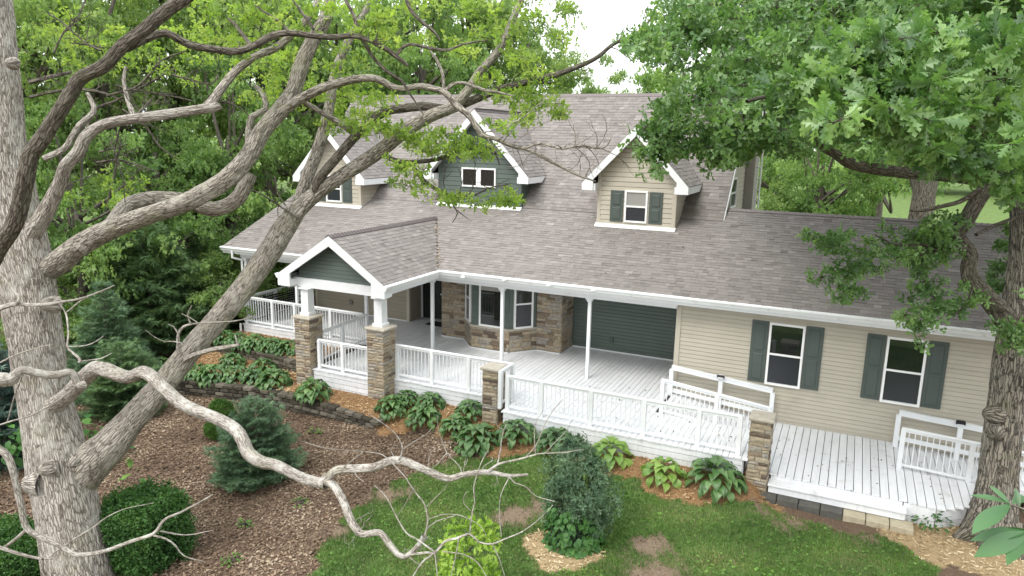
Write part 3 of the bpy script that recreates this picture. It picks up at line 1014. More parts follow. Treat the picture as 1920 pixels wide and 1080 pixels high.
# bay windows: three on the facets
def facet(a, b):
    d_ = np.array(b) - np.array(a)
    L = np.linalg.norm(d_)
    d_ = d_ / L
    nn_ = np.array((d_[1], -d_[0]))
    return L, (lambda x, off: (a[0] + d_[0] * x + nn_[0] * (off - 0.0), a[1] + d_[1] * x + nn_[1] * (off - 0.0)))


L_, f_ = facet((SX2 + 0.02, SB + 0.03), (SX3 - 0.02, SB + 0.03))
window(0.27, 1.12, 0.81, 2.42, 0, dirv=f_, bars='p', blind=0.24)
lap(bay, 0, [(a, b, 0.0, 0.26, 0.0, 0.26) for a, b in courses(0.82, 2.55, 0.115)], MAT['green'], 0.014, dirv=f_)
lap(bay, 0, [(a, b, 1.13, L_, 1.13, L_) for a, b in courses(0.82, 2.55, 0.115)], MAT['green'], 0.014, dirv=f_)
L_, f_ = facet((SX1 + 0.03, SY + 0.02), (SX2 + 0.02, SB + 0.03))
window(0.16, 0.80, 0.81, 2.42, 0, dirv=f_)
L_, f_ = facet((SX3 - 0.02, SB + 0.03), (SX4 - 0.03, SY + 0.02))
window(0.14, 0.82, 0.81, 2.42, 0, dirv=f_, blind=0.35)

# --- front door, sidelight
dr = MB().box(-11.95, -11.05, 3.66, 3.715, 0.02, 2.1).build('front_door', MAT['door'], house)
for a, c in ((0.15, 0.95), (1.08, 1.95)):
    MB().box(-11.83, -11.55, 3.645, 3.66, a, c).build('door_panel', MAT['door'], dr, 0.006)
    MB().box(-11.45, -11.17, 3.645, 3.66, a, c).build('door_panel', MAT['door'], dr, 0.006)
MB().cyl((-11.13, 3.63, 1.0), (-11.13, 3.66, 1.0), 0.03).build('door_knob', MAT['galv'], dr)
window(-10.98, -10.02, 0.28, 2.1, 3.70, split=0.72, name='sidelight_window')
MB().box(-12.02, -11.95, 3.62, 3.71, 0.02, 2.15).build('door_jamb', MAT['white'], house)
MB().box(-11.05, -10.99, 3.62, 3.71, 0.02, 2.15).build('door_jamb', MAT['white'], house)
# outlet boxes on the walls
for (x, z, mm) in ((-14.69, 0.46, MAT['grey_box']), (-4.11, 0.42, MAT['shutter'])):
    bx = MB().box(x - 0.07, x + 0.07, 2.745, 2.785, z - 0.1, z + 0.1).build('outlet_box', mm, house, 0.008)
    MB().box(x - 0.04, x + 0.04, 2.735, 2.746, z - 0.06, z + 0.06).build('outlet_cover', mm, bx)

# --- eaves: soffit, fascia, beam, gutter
def gutter_run(p, q, out, name='gutter'):
    """K-shaped trough with a white leaf guard; out = outward horizontal vector"""
    p, q, out = np.array(p, float), np.array(q, float), np.array(out, float)
    prof = [(0, -0.13), (0.075, -0.13), (0.10, -0.06), (0.13, -0.035), (0.13, 0.0), (0.115, 0.004), (0.0, 0.012)]
    return MB().prism([p + out * a + np.array((0, 0, b)) for a, b in prof], q - p).build(name, MAT['gutter'], house)


PXL, PXR, PXC, PZ = -12.5, -8.75, -10.6, 4.07   # portico eaves, ridge
PYF = -3.35
gy0 = EY - 0.0
gutter_run((HL - 0.03, gy0, EZ - 0.01), (PXL + 0.02, gy0, EZ - 0.01), (0, -1, 0))
gutter_run((PXR - 0.02, gy0, EZ - 0.01), (WR, gy0, EZ - 0.01), (0, -1, 0))
for a, b in ((HL, PXL), (PXR, WR)):
    MB().box(a, b, EY + 0.003, EY + 0.03, EZ - 0.24, EZ - 0.105).build('fascia', MAT['white'], house)
    MB().box(a, b, EY + 0.031, 0.02 if a > -9 else 0.1, EZ - 0.235, EZ - 0.21).build('soffit', MAT['soffit'], house)
ceil = MB().box(HL + 0.1, WX, 0.1, 2.8, 2.60, 2.63).build('porch_ceiling', MAT['soffit'], house)
MB().box(-17.3, PXL + 0.5, -0.2, -0.02, 2.42, 2.595).build('porch_beam', MAT['white'], house)
MB().box(PXR - 0.5, WX, -0.2, -0.02, 2.42, 2.595).build('porch_beam', MAT['white'], house)
MB().box(PXL + 0.5, PXR - 0.5, -0.18, -0.04, 2.43, 2.59).build('porch_beam', MAT['white'], house)
MB().box(HL + 0.45, HL + 0.62, -0.02, 2.8, 2.42, 2.595).build('porch_beam', MAT['white'], house)
# left rake trim of the lower roof and both main rakes
for xx, y0, z0, y1, z1 in ((HL, EY, EZ, BY, BZ), (HL, BY, BZ, RY, RZ), (HR, BY, BZ, RY, RZ), (WR, EY, EZ, WRY, WRZ)):
    MB().prism([(xx, y0, z0 - 0.02), (xx, y1, z1 - 0.02), (xx, y1, z1 - 0.2), (xx, y0, z0 - 0.2)], (0.025 if xx > -5 else -0.025, 0, 0)).build('rake_board', MAT['white'], house)
# gutter-clip lights along the eave
# posts of the porch
def porch_post(x, y=-0.1, w=0.095, z0=0.0):
    p = MB().box(x - w / 2, x + w / 2, y - w / 2, y + w / 2, z0, 2.42).build('porch_post', MAT['white'], house, 0.006)
    m = MB()
    for k, (ww, za, zb_) in enumerate(((0.21, 2.385, 2.419), (0.17, 2.35, 2.385), (0.13, 2.31, 2.35))):
        m.box(x - ww / 2, x + ww / 2, y - ww / 2, y + ww / 2, za, zb_)
    m.build('capital', MAT['white'], p)
    return p


for x in (-17.12, -14.79, -11.8, -9.21, -6.72, -3.92):
    porch_post(x)
# downspout at the left corner
m = MB()
m.cyl((HL + 0.5, EY - 0.06, EZ - 0.12), (HL + 0.5, EY - 0.06, 2.44), 0.04)
m.cyl((HL + 0.5, EY - 0.06, 2.45), (-17.22, -0.19, 2.33), 0.04)
m.cyl((-17.22, -0.2, 2.34), (-17.22, -0.2, 0.05), 0.04)
m.cyl((-17.24, -0.42, 0.0), (-17.24, -0.42, -0.3), 0.04)
m.build('downspout', MAT['gutter'], house)

# --- portico
psl = (PZ - EZ) / (PXR - PXC)


def pint(z):
    return EY + (z - EZ) / S1


for sgn, xe in ((-1, PXL), (1, PXR)):
    MB().poly([(PXC, PYF, PZ), (xe, PYF, EZ), (xe, EY + 0.02, EZ), (PXC, pint(PZ), PZ), (PXC, PYF, PZ - 0.1), (xe, PYF, EZ - 0.1), (xe, EY + 0.1, EZ - 0.1), (PXC, pint(PZ) + 0.1, PZ - 0.1)],
              [(0, 1, 2, 3), (7, 6, 5, 4), (0, 4, 5, 1), (1, 5, 6, 2), (3, 2, 6, 7), (0, 3, 7, 4)]).build('portico_roof', MAT['sheath'], house)
    ln = math.hypot(abs(xe - PXC), PZ - EZ)
    tabs((xe, PYF - 0.02, EZ), (0, 1, 0), (PXC - xe, 0, PZ - EZ), lambda t, ln=ln: None if t > ln - 0.05 else (0, pint(EZ + (PZ - EZ) * t / ln) - PYF + 0.02))
    d = 0.24
    MB().prism([(PXC, PYF - 0.03, PZ), (xe + sgn * 0.03, PYF - 0.03, EZ - 0.02), (xe + sgn * 0.03, PYF - 0.03, EZ - 0.36), (xe - sgn * 0.42, PYF - 0.03, EZ - 0.36), (xe - sgn * 0.42, PYF - 0.03, EZ + 0.42 * psl - d * 1.05), (PXC, PYF - 0.03, PZ - d * 1.2)], (0, 0.06, 0)).build('rake_board', MAT['white'], house)
    MB().poly([(PXC, PYF + 0.03, PZ - 0.13), (xe, PYF + 0.03, EZ - 0.13), (xe, -3.0, EZ - 0.13), (PXC, -3.0, PZ - 0.13), (PXC, PYF + 0.03, PZ - 0.15), (xe, PYF + 0.03, EZ - 0.15), (xe, -3.0, EZ - 0.15), (PXC, -3.0, PZ - 0.15)],
              [(0, 1, 2, 3), (7, 6, 5, 4), (0, 4, 5, 1), (1, 5, 6, 2), (3, 2, 6, 7), (0, 3, 7, 4)]).build('soffit', MAT['soffit'], house)
    MB().box(min(xe, xe - sgn * 0.42), max(xe, xe - sgn * 0.42), PYF + 0.031, -2.98, EZ - 0.36, EZ - 0.155).build('eave_return', MAT['white'], house)
    gutter_run((xe, PYF + (-0.04), EZ - 0.01), (xe, EY - 0.02, EZ - 0.01), (sgn, 0, 0))
    MB().box(min(xe, xe - sgn * 0.03), max(xe, xe - sgn * 0.03), -2.97, EY, EZ - 0.26, EZ - 0.105).build('fascia', MAT['white'], house)
    MB().box(min(xe - sgn * 0.03, xe - sgn * 0.42), max(xe - sgn * 0.03, xe - sgn * 0.42), -2.97, EY, EZ - 0.255, EZ - 0.23).build('soffit', MAT['soffit'], house)
    MB().box(min(xe - sgn * 0.3, xe - sgn * 0.5), max(xe - sgn * 0.3, xe - sgn * 0.5), -2.86, -0.2, 2.42, EZ - 0.256).build('portico_beam', MAT['white'], house)
MB().box(PXL + 0.3, PXR - 0.3, -3.07, -2.87, 2.42, 2.70).build('portico_beam', MAT['white'], house)
MB().box(PXL + 0.5, PXR - 0.5, -2.86, -0.2, 2.55, 2.57).build('portico_ceiling', MAT['soffit'], house)
pg = MB().prism([(PXL + 0.44, -2.99, 2.70), (PXR - 0.44, -2.99, 2.70), (PXR - 0.44, -2.99, EZ + 0.44 * psl - 0.16), (PXC, -2.99, PZ - 0.16), (PXL + 0.44, -2.99, EZ + 0.44 * psl - 0.16)], (0, 0.08, 0)).build('portico_gable', MAT['green'], house)
rows = []
for a, b in courses(2.70, PZ - 0.2, 0.115):
    hwp = (PXR - PXL) / 2 - 0.44
    k0 = min(hwp, (PZ - 0.16 - a) / psl)
    k1 = min(hwp, (PZ - 0.16 - b) / psl)
    rows.append((a, b, PXC - k0 + 0.02, PXC + k0, PXC - k1 + 0.02, PXC + k1))
lap(pg, -2.99, rows, MAT['green'], 0.016)
ridge_caps((PXC, PYF - 0.03, PZ), (PXC, pint(PZ), PZ), 0.14, psl)
ridge_caps((HL, RY, RZ), (HR, RY, RZ), 0.15, S2)
ridge_caps((HR, WRY, WRZ), (WR, WRY, WRZ), 0.15, S1)

# --- shingles: nearest 300 as single pieces, the others joined
dist = np.array([np.linalg.norm(t[0] - CAM) * (1.0 if t[0][0] < 5 else 1.2) for t in TABS])
vis = np.array([1.0 if (0 < px_of(t[0])[0] < 1850) else 9.0 for t in TABS])
near = set(np.argsort(dist * vis)[:300].tolist())
SHM = []
unit = np.array([(-.5, -.5, 0), (.5, -.5, 0), (.5, .5, 0), (-.5, .5, 0), (-.5, -.5, 1), (.5, -.5, 1), (.5, .5, .15), (-.5, .5, .15)])
UF = np.array([(4, 5, 6, 7), (0, 1, 5, 4), (1, 2, 6, 5), (2, 3, 7, 6), (3, 0, 4, 7)])
for k in range(12):
    mm = mesh_np('shingle', unit, UF, attr=np.full(8, (k + 0.5) / 12))
    mm.materials.append(MAT['shingle'])
    SHM.append(mm)
V, F, A = [], [], []
nb = 0
for i, (c, u, v, nn, w, e, th, sh) in enumerate(TABS):
    c = c + nn * 0.004
    if i in near:
        o = bpy.data.objects.new('shingle', SHM[min(11, int(sh * 12))])
        COL.objects.link(o)
        o.parent = roof
        o.matrix_basis = Matrix(((u[0] * w, v[0] * e, nn[0] * th, c[0]), (u[1] * w, v[1] * e, nn[1] * th, c[1]), (u[2] * w, v[2] * e, nn[2] * th, c[2]), (0, 0, 0, 1)))
    else:
        P = c + unit[:, :1] * w * u + unit[:, 1:2] * e * v + unit[:, 2:3] * th * nn
        V.append(P)
        F.append(UF + nb)
        A.append(np.full(8, sh))
        nb += 8
o = link('shingle_field', mesh_np('shingle_field', np.concatenate(V), np.concatenate(F), attr=np.concatenate(A)), roof, MAT['shingle'])
o['kind'] = 'stuff'
for (p, q, hw_, sl_) in RIDGES:
    d_ = q - p
    L_ = np.linalg.norm(d_)
    d_ = d_ / L_
    sd_ = np.cross(d_, (0, 0, 1))
    sd_ /= np.linalg.norm(sd_)
    nrc = int(L_ / 0.145)
    cap_m = MB()
    for k in range(nrc):
        a, b = p + d_ * (k * 0.145), p + d_ * (k * 0.145 + 0.17)
        lift0, lift1 = 0.045, 0.022
        ang = 1 / math.hypot(1, sl_)
        pts = []
        for pt, lf in ((a, lift0), (b, lift1)):
            for sg in (-1, 0, 1):
                q3 = pt + sd_ * sg * hw_ * ang + np.array((0, 0, -abs(sg) * hw_ * sl_ * ang + lf))
                pts.append(q3)
                pts.append(q3 - np.array((0, 0, 0.012)))
        cap_m.poly(pts, [(0, 2, 8, 6), (2, 4, 10, 8), (1, 7, 9, 3), (3, 9, 11, 5), (0, 1, 3, 2), (2, 3, 5, 4), (6, 8, 9, 7), (8, 10, 11, 9), (0, 6, 7, 1), (4, 5, 11, 10)])
    cap_m.build('ridge_cap', MAT['ridge'], roof)
# ------------------------------------------------------------------ porch deck with railings and ramps
deck = thing('porch_deck', 'white painted wooden porch deck with railings, ramps and plank floor', 'deck', (-6, -1, -0.5))
BW, GAP = 0.142, 0.011


def dboard(x, y0, y1, z, w=BW - GAP, z2=None, name='deck_board'):
    z2 = z if z2 is None else z2
    j = rnd.uniform(-0.002, 0.002)
    MB().poly([(x, y0, z - 0.035), (x + w, y0, z2 - 0.035), (x + w, y1, z2 - 0.035), (x, y1, z - 0.035), (x, y0, z + j), (x + w, y0, z2 + j), (x + w, y1, z2 + j), (x, y1, z + j)],
              [(0, 3, 2, 1), (4, 5, 6, 7), (0, 1, 5, 4), (1, 2, 6, 5), (2, 3, 7, 6), (3, 0, 4, 7)]).build(name, MAT['deck'], deck)


x = -17.2
while x < 1.0:
    xm = x + BW / 2
    yf = -0.37 if xm < -11.5 else -3.25 if xm < -9.3 else -2.85 if xm < -4.97 else -3.63
    yb = 2.78 if xm < -12.1 else 3.66 if xm < -9.97 else 1.74 if xm < -5.5 else 2.78
    if xm > -1.37:
        yb = -1.80
    dboard(x, yf + rnd.uniform(-0.01, 0.01), yb, 0.0)
    x += BW
# ramp to the landing, landing, second ramp
def rz(x):
    return float(np.interp(x, [-1.35, 1.25], [0.0, -0.37]))


x = -1.36
while x < 1.2:
    dboard(x, -1.79, -0.03, rz(x), z2=rz(x + BW))
    x += BW
PB_ = 0.172
x = 1.22
while x < 4.15:
    dboard(x, -3.28 + rnd.uniform(-0.012, 0.012), -0.03, -0.37, PB_ - 0.014)
    x += PB_
x4 = x
while x < 5.55:
    fy = np.interp(x, [4.2, 4.8, 5.5], [-3.30, -3.36, -2.85])
    dboard(x, fy, -1.66, -0.37, PB_ - 0.014)
    x += PB_
x = x4
while x < 8.2:
    dboard(x, -1.65, -0.03, -0.37 - 0.045 * (x - 4.2), PB_ - 0.014, z2=-0.37 - 0.045 * (x + PB_ - 4.2))
    x += PB_
m = MB()
m.box(-17.1, -12.1, -0.3, 2.7, -0.2, -0.04).box(-11.9, -9.4, -3.15, 3.6, -0.2, -0.04).box(-9.3, -5.05, -2.75, 2.7, -0.2, -0.04).box(-4.9, -1.4, -3.5, 2.7, -0.2, -0.04).box(-1.4, 0.98, -3.5, -1.85, -0.25, -0.04)
m.box(1.25, 4.2, -3.2, -0.08, -0.6, -0.41)
m.build('joist_frame', MAT['under'], deck)


def skirt(p, q, out, ztop, zbot, n):
    p, q, out = np.array((*p, 0.0)), np.array((*q, 0.0)), np.array((*out, 0.0))
    h = (ztop - zbot) / n
    for i in range(n):
        a, b = ztop - (i + 1) * h, ztop - i * h
        off = 0.004
        MB().prism([p + (0, 0, a + 0.008), q + (0, 0, a + 0.008), q + (0, 0, b - 0.006), p + (0, 0, b - 0.006)], out * 0.022).build('skirt_board', MAT['deck'], deck)


skirt((-17.15, -0.33), (-11.9, -0.33), (0, -1), -0.04, -0.50, 3)
skirt((-17.17, 2.7), (-17.17, -0.31), (-1, 0), -0.04, -0.50, 3)
skirt((-11.5, -3.20), (-9.33, -3.20), (0, -1), -0.04, -0.62, 4)
skirt((-9.31, -3.2), (-9.31, -2.83), (1, 0), -0.04, -0.62, 4)
skirt((-9.3, -2.80), (-4.98, -2.80), (0, -1), -0.04, -0.62, 4)
skirt((-4.94, -3.58), (1.0, -3.58), (0, -1), -0.04, -0.64, 4)
skirt((1.0, -3.56), (1.0, -1.85), (1, 0), -0.04, -0.62, 4)
skirt((1.6, -3.25), (4.22, -3.25), (0, -1), -0.41, -0.9, 2)
skirt((4.24, -3.27), (4.82, -3.32), (0, -1), -0.41, -0.95, 2)
skirt((4.83, -3.3), (5.52, -2.8), (0.5, -0.86), -0.41, -0.95, 2)
MB().box(1.57, 4.29, -3.60, -3.275, -0.53, -0.49).build('step_tread', MAT['deck'], deck, 0.006)
MB().box(1.59, 4.27, -3.57, -3.545, -0.68, -0.532).build('step_riser', MAT['deck'], deck)
MB().box(1.6, 4.26, -3.54, -3.28, -0.75, -0.54).build('step_frame', MAT['under'], deck)

BAL = {}


def bal_mesh(h):
    k = round(h, 2)
    if k not in BAL:
        mb = MB().box(-0.0095, 0.0095, -0.0095, 0.0095, 0, k)
        me = mesh_np('baluster', mb.V, mb.F)
        me.materials.append(MAT['white'])
        BAL[k] = me
    return BAL[k]


def railing(p, q, posts, h=0.95, bal=True, extra=None, label=None, spacing=0.118):
    """p,q = (x,y,z floor); posts = parameters 0..1"""
    p, q = np.array(p, float), np.array(q, float)
    d = q - p
    L = np.linalg.norm(d[:2])
    u = d / np.linalg.norm(d)
    up = np.array((0, 0, 1.0))
    top = MB()
    top.bar(p + up * (h - 0.03) - u * 0.04, q + up * (h - 0.03) + u * 0.04, 0.085, 0.055)
    r = top.build('railing', MAT['white'], deck, 0.014)
    MB().bar(p + up * (h - 0.08), q + up * (h - 0.08), 0.04, 0.045).build('sub_rail', MAT['white'], r)
    MB().bar(p + up * 0.11, q + up * 0.11, 0.045, 0.055).build('bottom_rail', MAT['white'], r)
    pp = []
    for t in posts:
        c = p + d * t
        pp.append(t * L)
        MB().box(c[0] - 0.05, c[0] + 0.05, c[1] - 0.05, c[1] + 0.05, c[2] - 0.02, c[2] + h - 0.045).build('rail_post', MAT['white'], r, 0.005)
    if bal:
        n = int(L / spacing)
        for i in range(1, n):
            s = i * L / n
            if min(abs(s - k) for k in pp) < 0.07:
                continue
            c = p + d * (s / L)
            o = bpy.data.objects.new('baluster', bal_mesh(h - 0.23))
            COL.objects.link(o)
            o.parent = r
            o.location = (c[0], c[1], c[2] + 0.13)
    return r


def par(x0, x1, xs):
    return [(x - x0) / (x1 - x0) for x in xs]


railing((-4.88, -3.47, 0), (0.87, -3.47, 0), par(-4.88, 0.87, (-4.88, -3.94, -2.63, -1.31, -0.03, 0.87)), 0.95)
railing((-8.78, -2.72, 0), (-5.12, -2.72, 0), par(-8.78, -5.12, (-8.78, -7.61, -6.43, -5.12)), 1.02)
railing((-5.12, -2.83, 0), (-5.12, -3.42, 0), (1.0,), 1.02)
railing((-11.3, -3.1, 0), (-9.5, -3.1, 0), (0, 0.48, 1), 0.92)
railing((-11.62, -2.62, 0), (-11.8, -0.18, 0), (0.45,), 1.0)
railing((-17.08, -0.25, 0), (-11.88, -0.25, 0), par(-17.08, -11.88, (-17.08, -15.82, -14.79, -13.2)), 1.02)
railing((-17.1, -0.15, 0), (-17.1, 2.7, 0), (0.5, 1.0), 1.02)
railing((-1.28, -1.84, 0), (1.32, -1.72, -0.32), (0, 0.52, 1), 0.95)
railing((4.2, -1.61, -0.37), (7.6, -1.61, -0.52), (0, 0.4, 1), 1.0)


def wall_rail(p, q, posts, h=0.9):
    p, q = np.array(p, float), np.array(q, float)
    up = np.array((0, 0, 1.0))
    r = MB().bar(p + up * (h - 0.06), q + up * (h - 0.06), 0.09, 0.12).build('railing', MAT['white'], deck, 0.008)
    MB().bar(p + up * h, q + up * h, 0.12, 0.03).build('rail_cap', MAT['white'], r, 0.005)
    MB().bar(p + up * 0.2, q + up * 0.2, 0.04, 0.11).build('bottom_rail', MAT['white'], r)
    for t in posts:
        c = p + (q - p) * t
        MB().box(c[0] - 0.055, c[0] + 0.055, c[1] - 0.055, c[1] + 0.055, c[2] - 0.03, c[2] + h - 0.10).build('rail_post', MAT['white'], r, 0.005)
    return r


wall_rail((-1.42, -0.24, -0.08), (1.24, -0.24, -0.30), (0, 0.5, 1))
wall_rail((4.17, -0.24, -0.35), (7.6, -0.24, -0.53), (0, 0.38, 1))
for (xx, zz, lb) in ((-0.09, 0.73, 'small dark solar lamp on the ramp handrail left of the windows'), (5.45, 0.50, 'small dark solar lamp on the ramp handrail beside the right oak trunk')):
    t = thing('solar_lamp', lb, 'lamp', (xx, -0.24, zz), 'solar lamps on the handrails')
    MB().box(xx - 0.10, xx + 0.10, -0.37, -0.305, zz - 0.03, zz + 0.06).build('housing', MAT['black'], t, 0.012)
    MB().poly([(xx - 0.085, -0.377, zz - 0.005), (xx + 0.085, -0.377, zz - 0.005), (xx + 0.085, -0.315, zz + 0.07), (xx - 0.085, -0.315, zz + 0.07), (xx - 0.085, -0.36, zz - 0.01), (xx + 0.085, -0.36, zz - 0.01)],
              [(0, 1, 2, 3), (0, 4, 5, 1), (3, 2, 5, 4), (0, 3, 4), (1, 5, 2)]).build('solar_panel', MAT['solar'], t)
    MB().box(xx - 0.07, xx + 0.07, -0.374, -0.366, zz - 0.028, zz - 0.012).build('lens', MAT['frame'], t)

# ------------------------------------------------------------------ stone pillars
def pillar(name, label, x, y, w, ztop, zbot, cap_w, column):
    t = thing(name, label, 'pillar', (x, y, zbot), 'stone veneer pillars of the porch')
    h = w / 2 - 0.03
    core = MB().box(x - h, x + h, y - h, y + h, zbot, ztop - 0.06).build('core', MAT['mortar'], t)
    for (ox, oy, u, n) in ((-1, -1, (1, 0, 0), (0, -1, 0)), (1, -1, (0, 1, 0), (1, 0, 0)), (1, 1, (-1, 0, 0), (0, 1, 0)), (-1, 1, (0, -1, 0), (-1, 0, 0))):
        stones(core, (x + ox * (h + 0.012), y + oy * (h + 0.012), 0), u, 2 * h + 0.024, zbot, ztop - 0.065, n, 0.03, 0.06, 0.13, 0.14, 0.4)
    c = cap_w / 2
    MB().poly([(x + a * c * k, y + b * c * k, ztop + dz) for dz, k in ((-0.06, 0.97), (-0.015, 1.0), (0.02, 0.93)) for a, b in ((-1, -1), (1, -1), (1, 1), (-1, 1))] + [(x, y, ztop + 0.035)],
              [(3, 2, 1, 0)] + [(i + 4 * k, (i + 1) % 4 + 4 * k, (i + 1) % 4 + 4 * k + 4, i + 4 * k + 4) for k in range(2) for i in range(4)] + [(8, 9, 12), (9, 10, 12), (10, 11, 12), (11, 8, 12)]).build('cap_stone', MAT['cap'], t, 0.006)
    if column:
        cw = 0.135
        z0 = ztop + 0.015
        col = MB().poly([(x + a * k, y + b * k, z) for z, k in ((z0, cw), (2.42, cw * 0.97)) for a, b in ((-1, -1), (1, -1), (1, 1), (-1, 1))],
                        [(3, 2, 1, 0), (4, 5, 6, 7)] + [(i, (i + 1) % 4, (i + 1) % 4 + 4, i + 4) for i in range(4)]).build('column', MAT['white'], t)
        k = cw + 0.035
        MB().box(x - k, x + k, y - k, y + k, z0, z0 + 0.1).build('plinth', MAT['white'], col, 0.008)
        k = cw + 0.06
        MB().box(x - k, x + k, y - k, y + k, 2.385, 2.418).build('capital', MAT['white'], col, 0.006)
    return t


pillar('stone_pillar', 'tall stone pillar with white column at left corner of the portico', -11.75, -3.02, 0.60, 1.56, -0.75, 0.68, True)
pillar('stone_pillar', 'tall stone pillar with white column at right corner of the portico', -9.12, -3.02, 0.60, 1.56, -0.75, 0.68, True)
pillar('stone_pillar', 'short capped stone pillar between hostas where the porch railing steps out', -5.47, -3.10, 0.47, 0.98, -0.65, 0.56, False)
pillar('stone_pillar', 'short capped stone pillar beside the white step and the ramp landing', 1.32, -3.36, 0.46, 0.98, -0.8, 0.54, False)

# ------------------------------------------------------------------ retaining walls and pavers
BLK = []
for k in range(4):
    mb = MB()
    j = lambda: rnd.uniform(-0.04, 0.04)
    mb.poly([(-.48, -.5, -.48), (.48, -.5, -.48), (.5, .5, -.5), (-.5, .5, -.5), (-.48, -.5, .44), (.48, -.5, .44), (.5, .5, .48), (-.5, .5, .48), (-.38 + j(), -.62 + j(), -.3), (.4 + j(), -.6 + j(), -.32), (.38 + j(), -.6 + j(), .3), (-.4 + j(), -.62 + j(), .3)],
            [(0, 3, 2, 1), (4, 5, 6, 7), (1, 2, 6, 5), (2, 3, 7, 6), (3, 0, 4, 7), (0, 1, 9, 8), (1, 5, 10, 9), (5, 4, 11, 10), (4, 0, 8, 11), (8, 9, 10, 11)])
    me = mesh_np('block', mb.V, mb.F)
    me.materials.append(MAT['block'])
    BLK.append(me)


def block_wall(label, line, tops, n, bh, bl, bd):
    c0 = line.mean(0)
    t = thing('retaining_wall', label, 'wall', (c0[0], c0[1], -1.0))
    seg = np.hypot(*np.diff(line, axis=0).T)
    cum = np.concatenate([[0], np.cumsum(seg)])
    for k in range(n):
        s = (k % 2) * bl / 2 + 0.02
        while s < cum[-1]:
            x, y = np.interp(s, cum, line[:, 0]), np.interp(s, cum, line[:, 1])
            x2, y2 = np.interp(s + 0.05, cum, line[:, 0]), np.interp(s + 0.05, cum, line[:, 1])
            x1, y1 = np.interp(s - 0.05, cum, line[:, 0]), np.interp(s - 0.05, cum, line[:, 1])
            ang = math.atan2(y2 - y1, x2 - x1)
            zt = np.interp(x, line[:, 0], tops)
            zc = zt - bh * (k + 0.5) + rnd.uniform(-0.006, 0.006)
            if zc + bh / 2 > gz(x, y - 0.15) - 0.02:
                o = bpy.data.objects.new('block', rnd.choice(BLK))
                COL.objects.link(o)
                o.parent = t
                o.matrix_parent_inverse = parent_inv(t)
                cap = 1.12 if k == 0 else 1.0
                o.matrix_basis = Matrix.Translation((x - math.sin(ang) * (bd / 2 + 0.02 * (n - k)), y + math.cos(ang) * (bd / 2 - 0.02 + 0.015 * (n - k)), zc)) @ Matrix.Rotation(ang + rnd.uniform(-0.03, 0.03), 4, 'Z') @ Matrix.Diagonal((bl * 0.985, bd * cap * rnd.uniform(0.94, 1.05), bh * 0.97, 1))
            s += bl
    return t


block_wall('long mossy grey block wall holding the lower hosta bed', LOWALL, [-0.62, -0.6, -0.58, -0.56, -0.56, -0.56, -0.57, -0.6, -0.64, -0.70], 4, 0.118, 0.31, 0.26)
block_wall('low block wall edging the upper hosta bed under the left porch', UPWALL, [-0.30, -0.27, -0.26, -0.27], 3, 0.118, 0.34, 0.24)
t = thing('paver_edging', 'row of mossy dark and tan paving blocks below the white step', 'pavers', (2.9, -3.6, -0.85))
x = 1.36
for k in range(7):
    w = 0.44
    mm = MAT['paver_dark'] if k < 4 else MAT['paver_tan']
    o = MB().box(x, x + w - 0.014, -3.80 - 0.012 * k + rnd.uniform(-0.01, 0.01), -3.50, -0.95, -0.69 + rnd.uniform(-0.012, 0.012)).build('paver', mm, t, 0.012)
    x += w

# ------------------------------------------------------------------ small things on the porch and eave
t = thing('bench', 'black slatted bench on the left porch behind the railing', 'bench', (-16.5, 1.3, 0), None)
bx0, by0, by1 = -16.75, 0.35, 2.05
for k in range(5):
    MB().box(bx0 - 0.02 * k - 0.02, bx0 - 0.02 * k, by0, by1, 0.50 + 0.085 * k, 0.555 + 0.085 * k).build('back_slat', MAT['black'], t)
for k in range(5):
    MB().box(bx0 + 0.08 + 0.09 * k, bx0 + 0.15 + 0.09 * k, by0, by1, 0.42, 0.445).build('seat_slat', MAT['black'], t)
for yy in (by0 + 0.05, by1 - 0.05):
    for xx in (bx0 + 0.05, bx0 + 0.48):
        MB().box(xx - 0.025, xx + 0.025, yy - 0.025, yy + 0.025, 0.004, 0.62 if xx > bx0 + 0.3 else 0.42).build('leg', MAT['black'], t)
    MB().bar((bx0 - 0.02, yy, 0.65), (bx0 + 0.52, yy, 0.63), 0.06, 0.03).build('armrest', MAT['black'], t)
    MB().bar((bx0 + 0.04, yy, 0.42), (bx0 - 0.10, yy, 0.95), 0.04, 0.04).build('back_post', MAT['black'], t)
o = MB().box(-11.3, -10.4, 2.75, 3.3, 0.004, 0.02).build('doormat', MAT['mat'])
tag(o, 'dark rectangular doormat before the front door', 'doormat')
for k, (px_, py_, lb) in enumerate(((818, 511, 'small white eave light at the portico valley corner'), (868, 518, 'small white eave light between the portico corner and the middle porch post'), (946, 523, 'small white eave light above the middle porch post'), (1029, 533, 'small white eave light midway between the two right porch posts'), (1113, 542, 'small white eave light above the rightmost porch post'))):
    P = at_y(px_, py_, EY - 0.16)
    t = thing('eave_light', lb, 'light', P, 'small lights clipped to the porch gutter')
    MB().cyl(P + (0, 0, -0.03), P + (0, 0, 0.0), 0.075, 14, 0.06).build('lens', MAT['frame'], t)
    MB().cyl(P + (0, 0, 0.0), P + (0, 0, 0.02), 0.06, 14, 0.03).build('cap', MAT['gutter'], t)
    MB().box(P[0] - 0.02, P[0] + 0.02, P[1] + 0.02, P[1] + 0.12, P[2] + 0.005, P[2] + 0.02).build('clip', MAT['gutter'], t)
# lattice antenna tower behind the wing
t = thing('antenna_tower', 'white lattice antenna tower rising behind the house by the gable', 'tower', (-0.8, 9.1, -0.9))
tp = np.array([(-0.93, 9.0), (-0.60, 9.0), (-0.76, 9.3)])
ctr = tp.mean(0)


def tw(i, z):
    k = 1 - 0.02 * max(0, z - 4)
    p = ctr + (tp[i] - ctr) * k
    return (p[0], p[1], z)


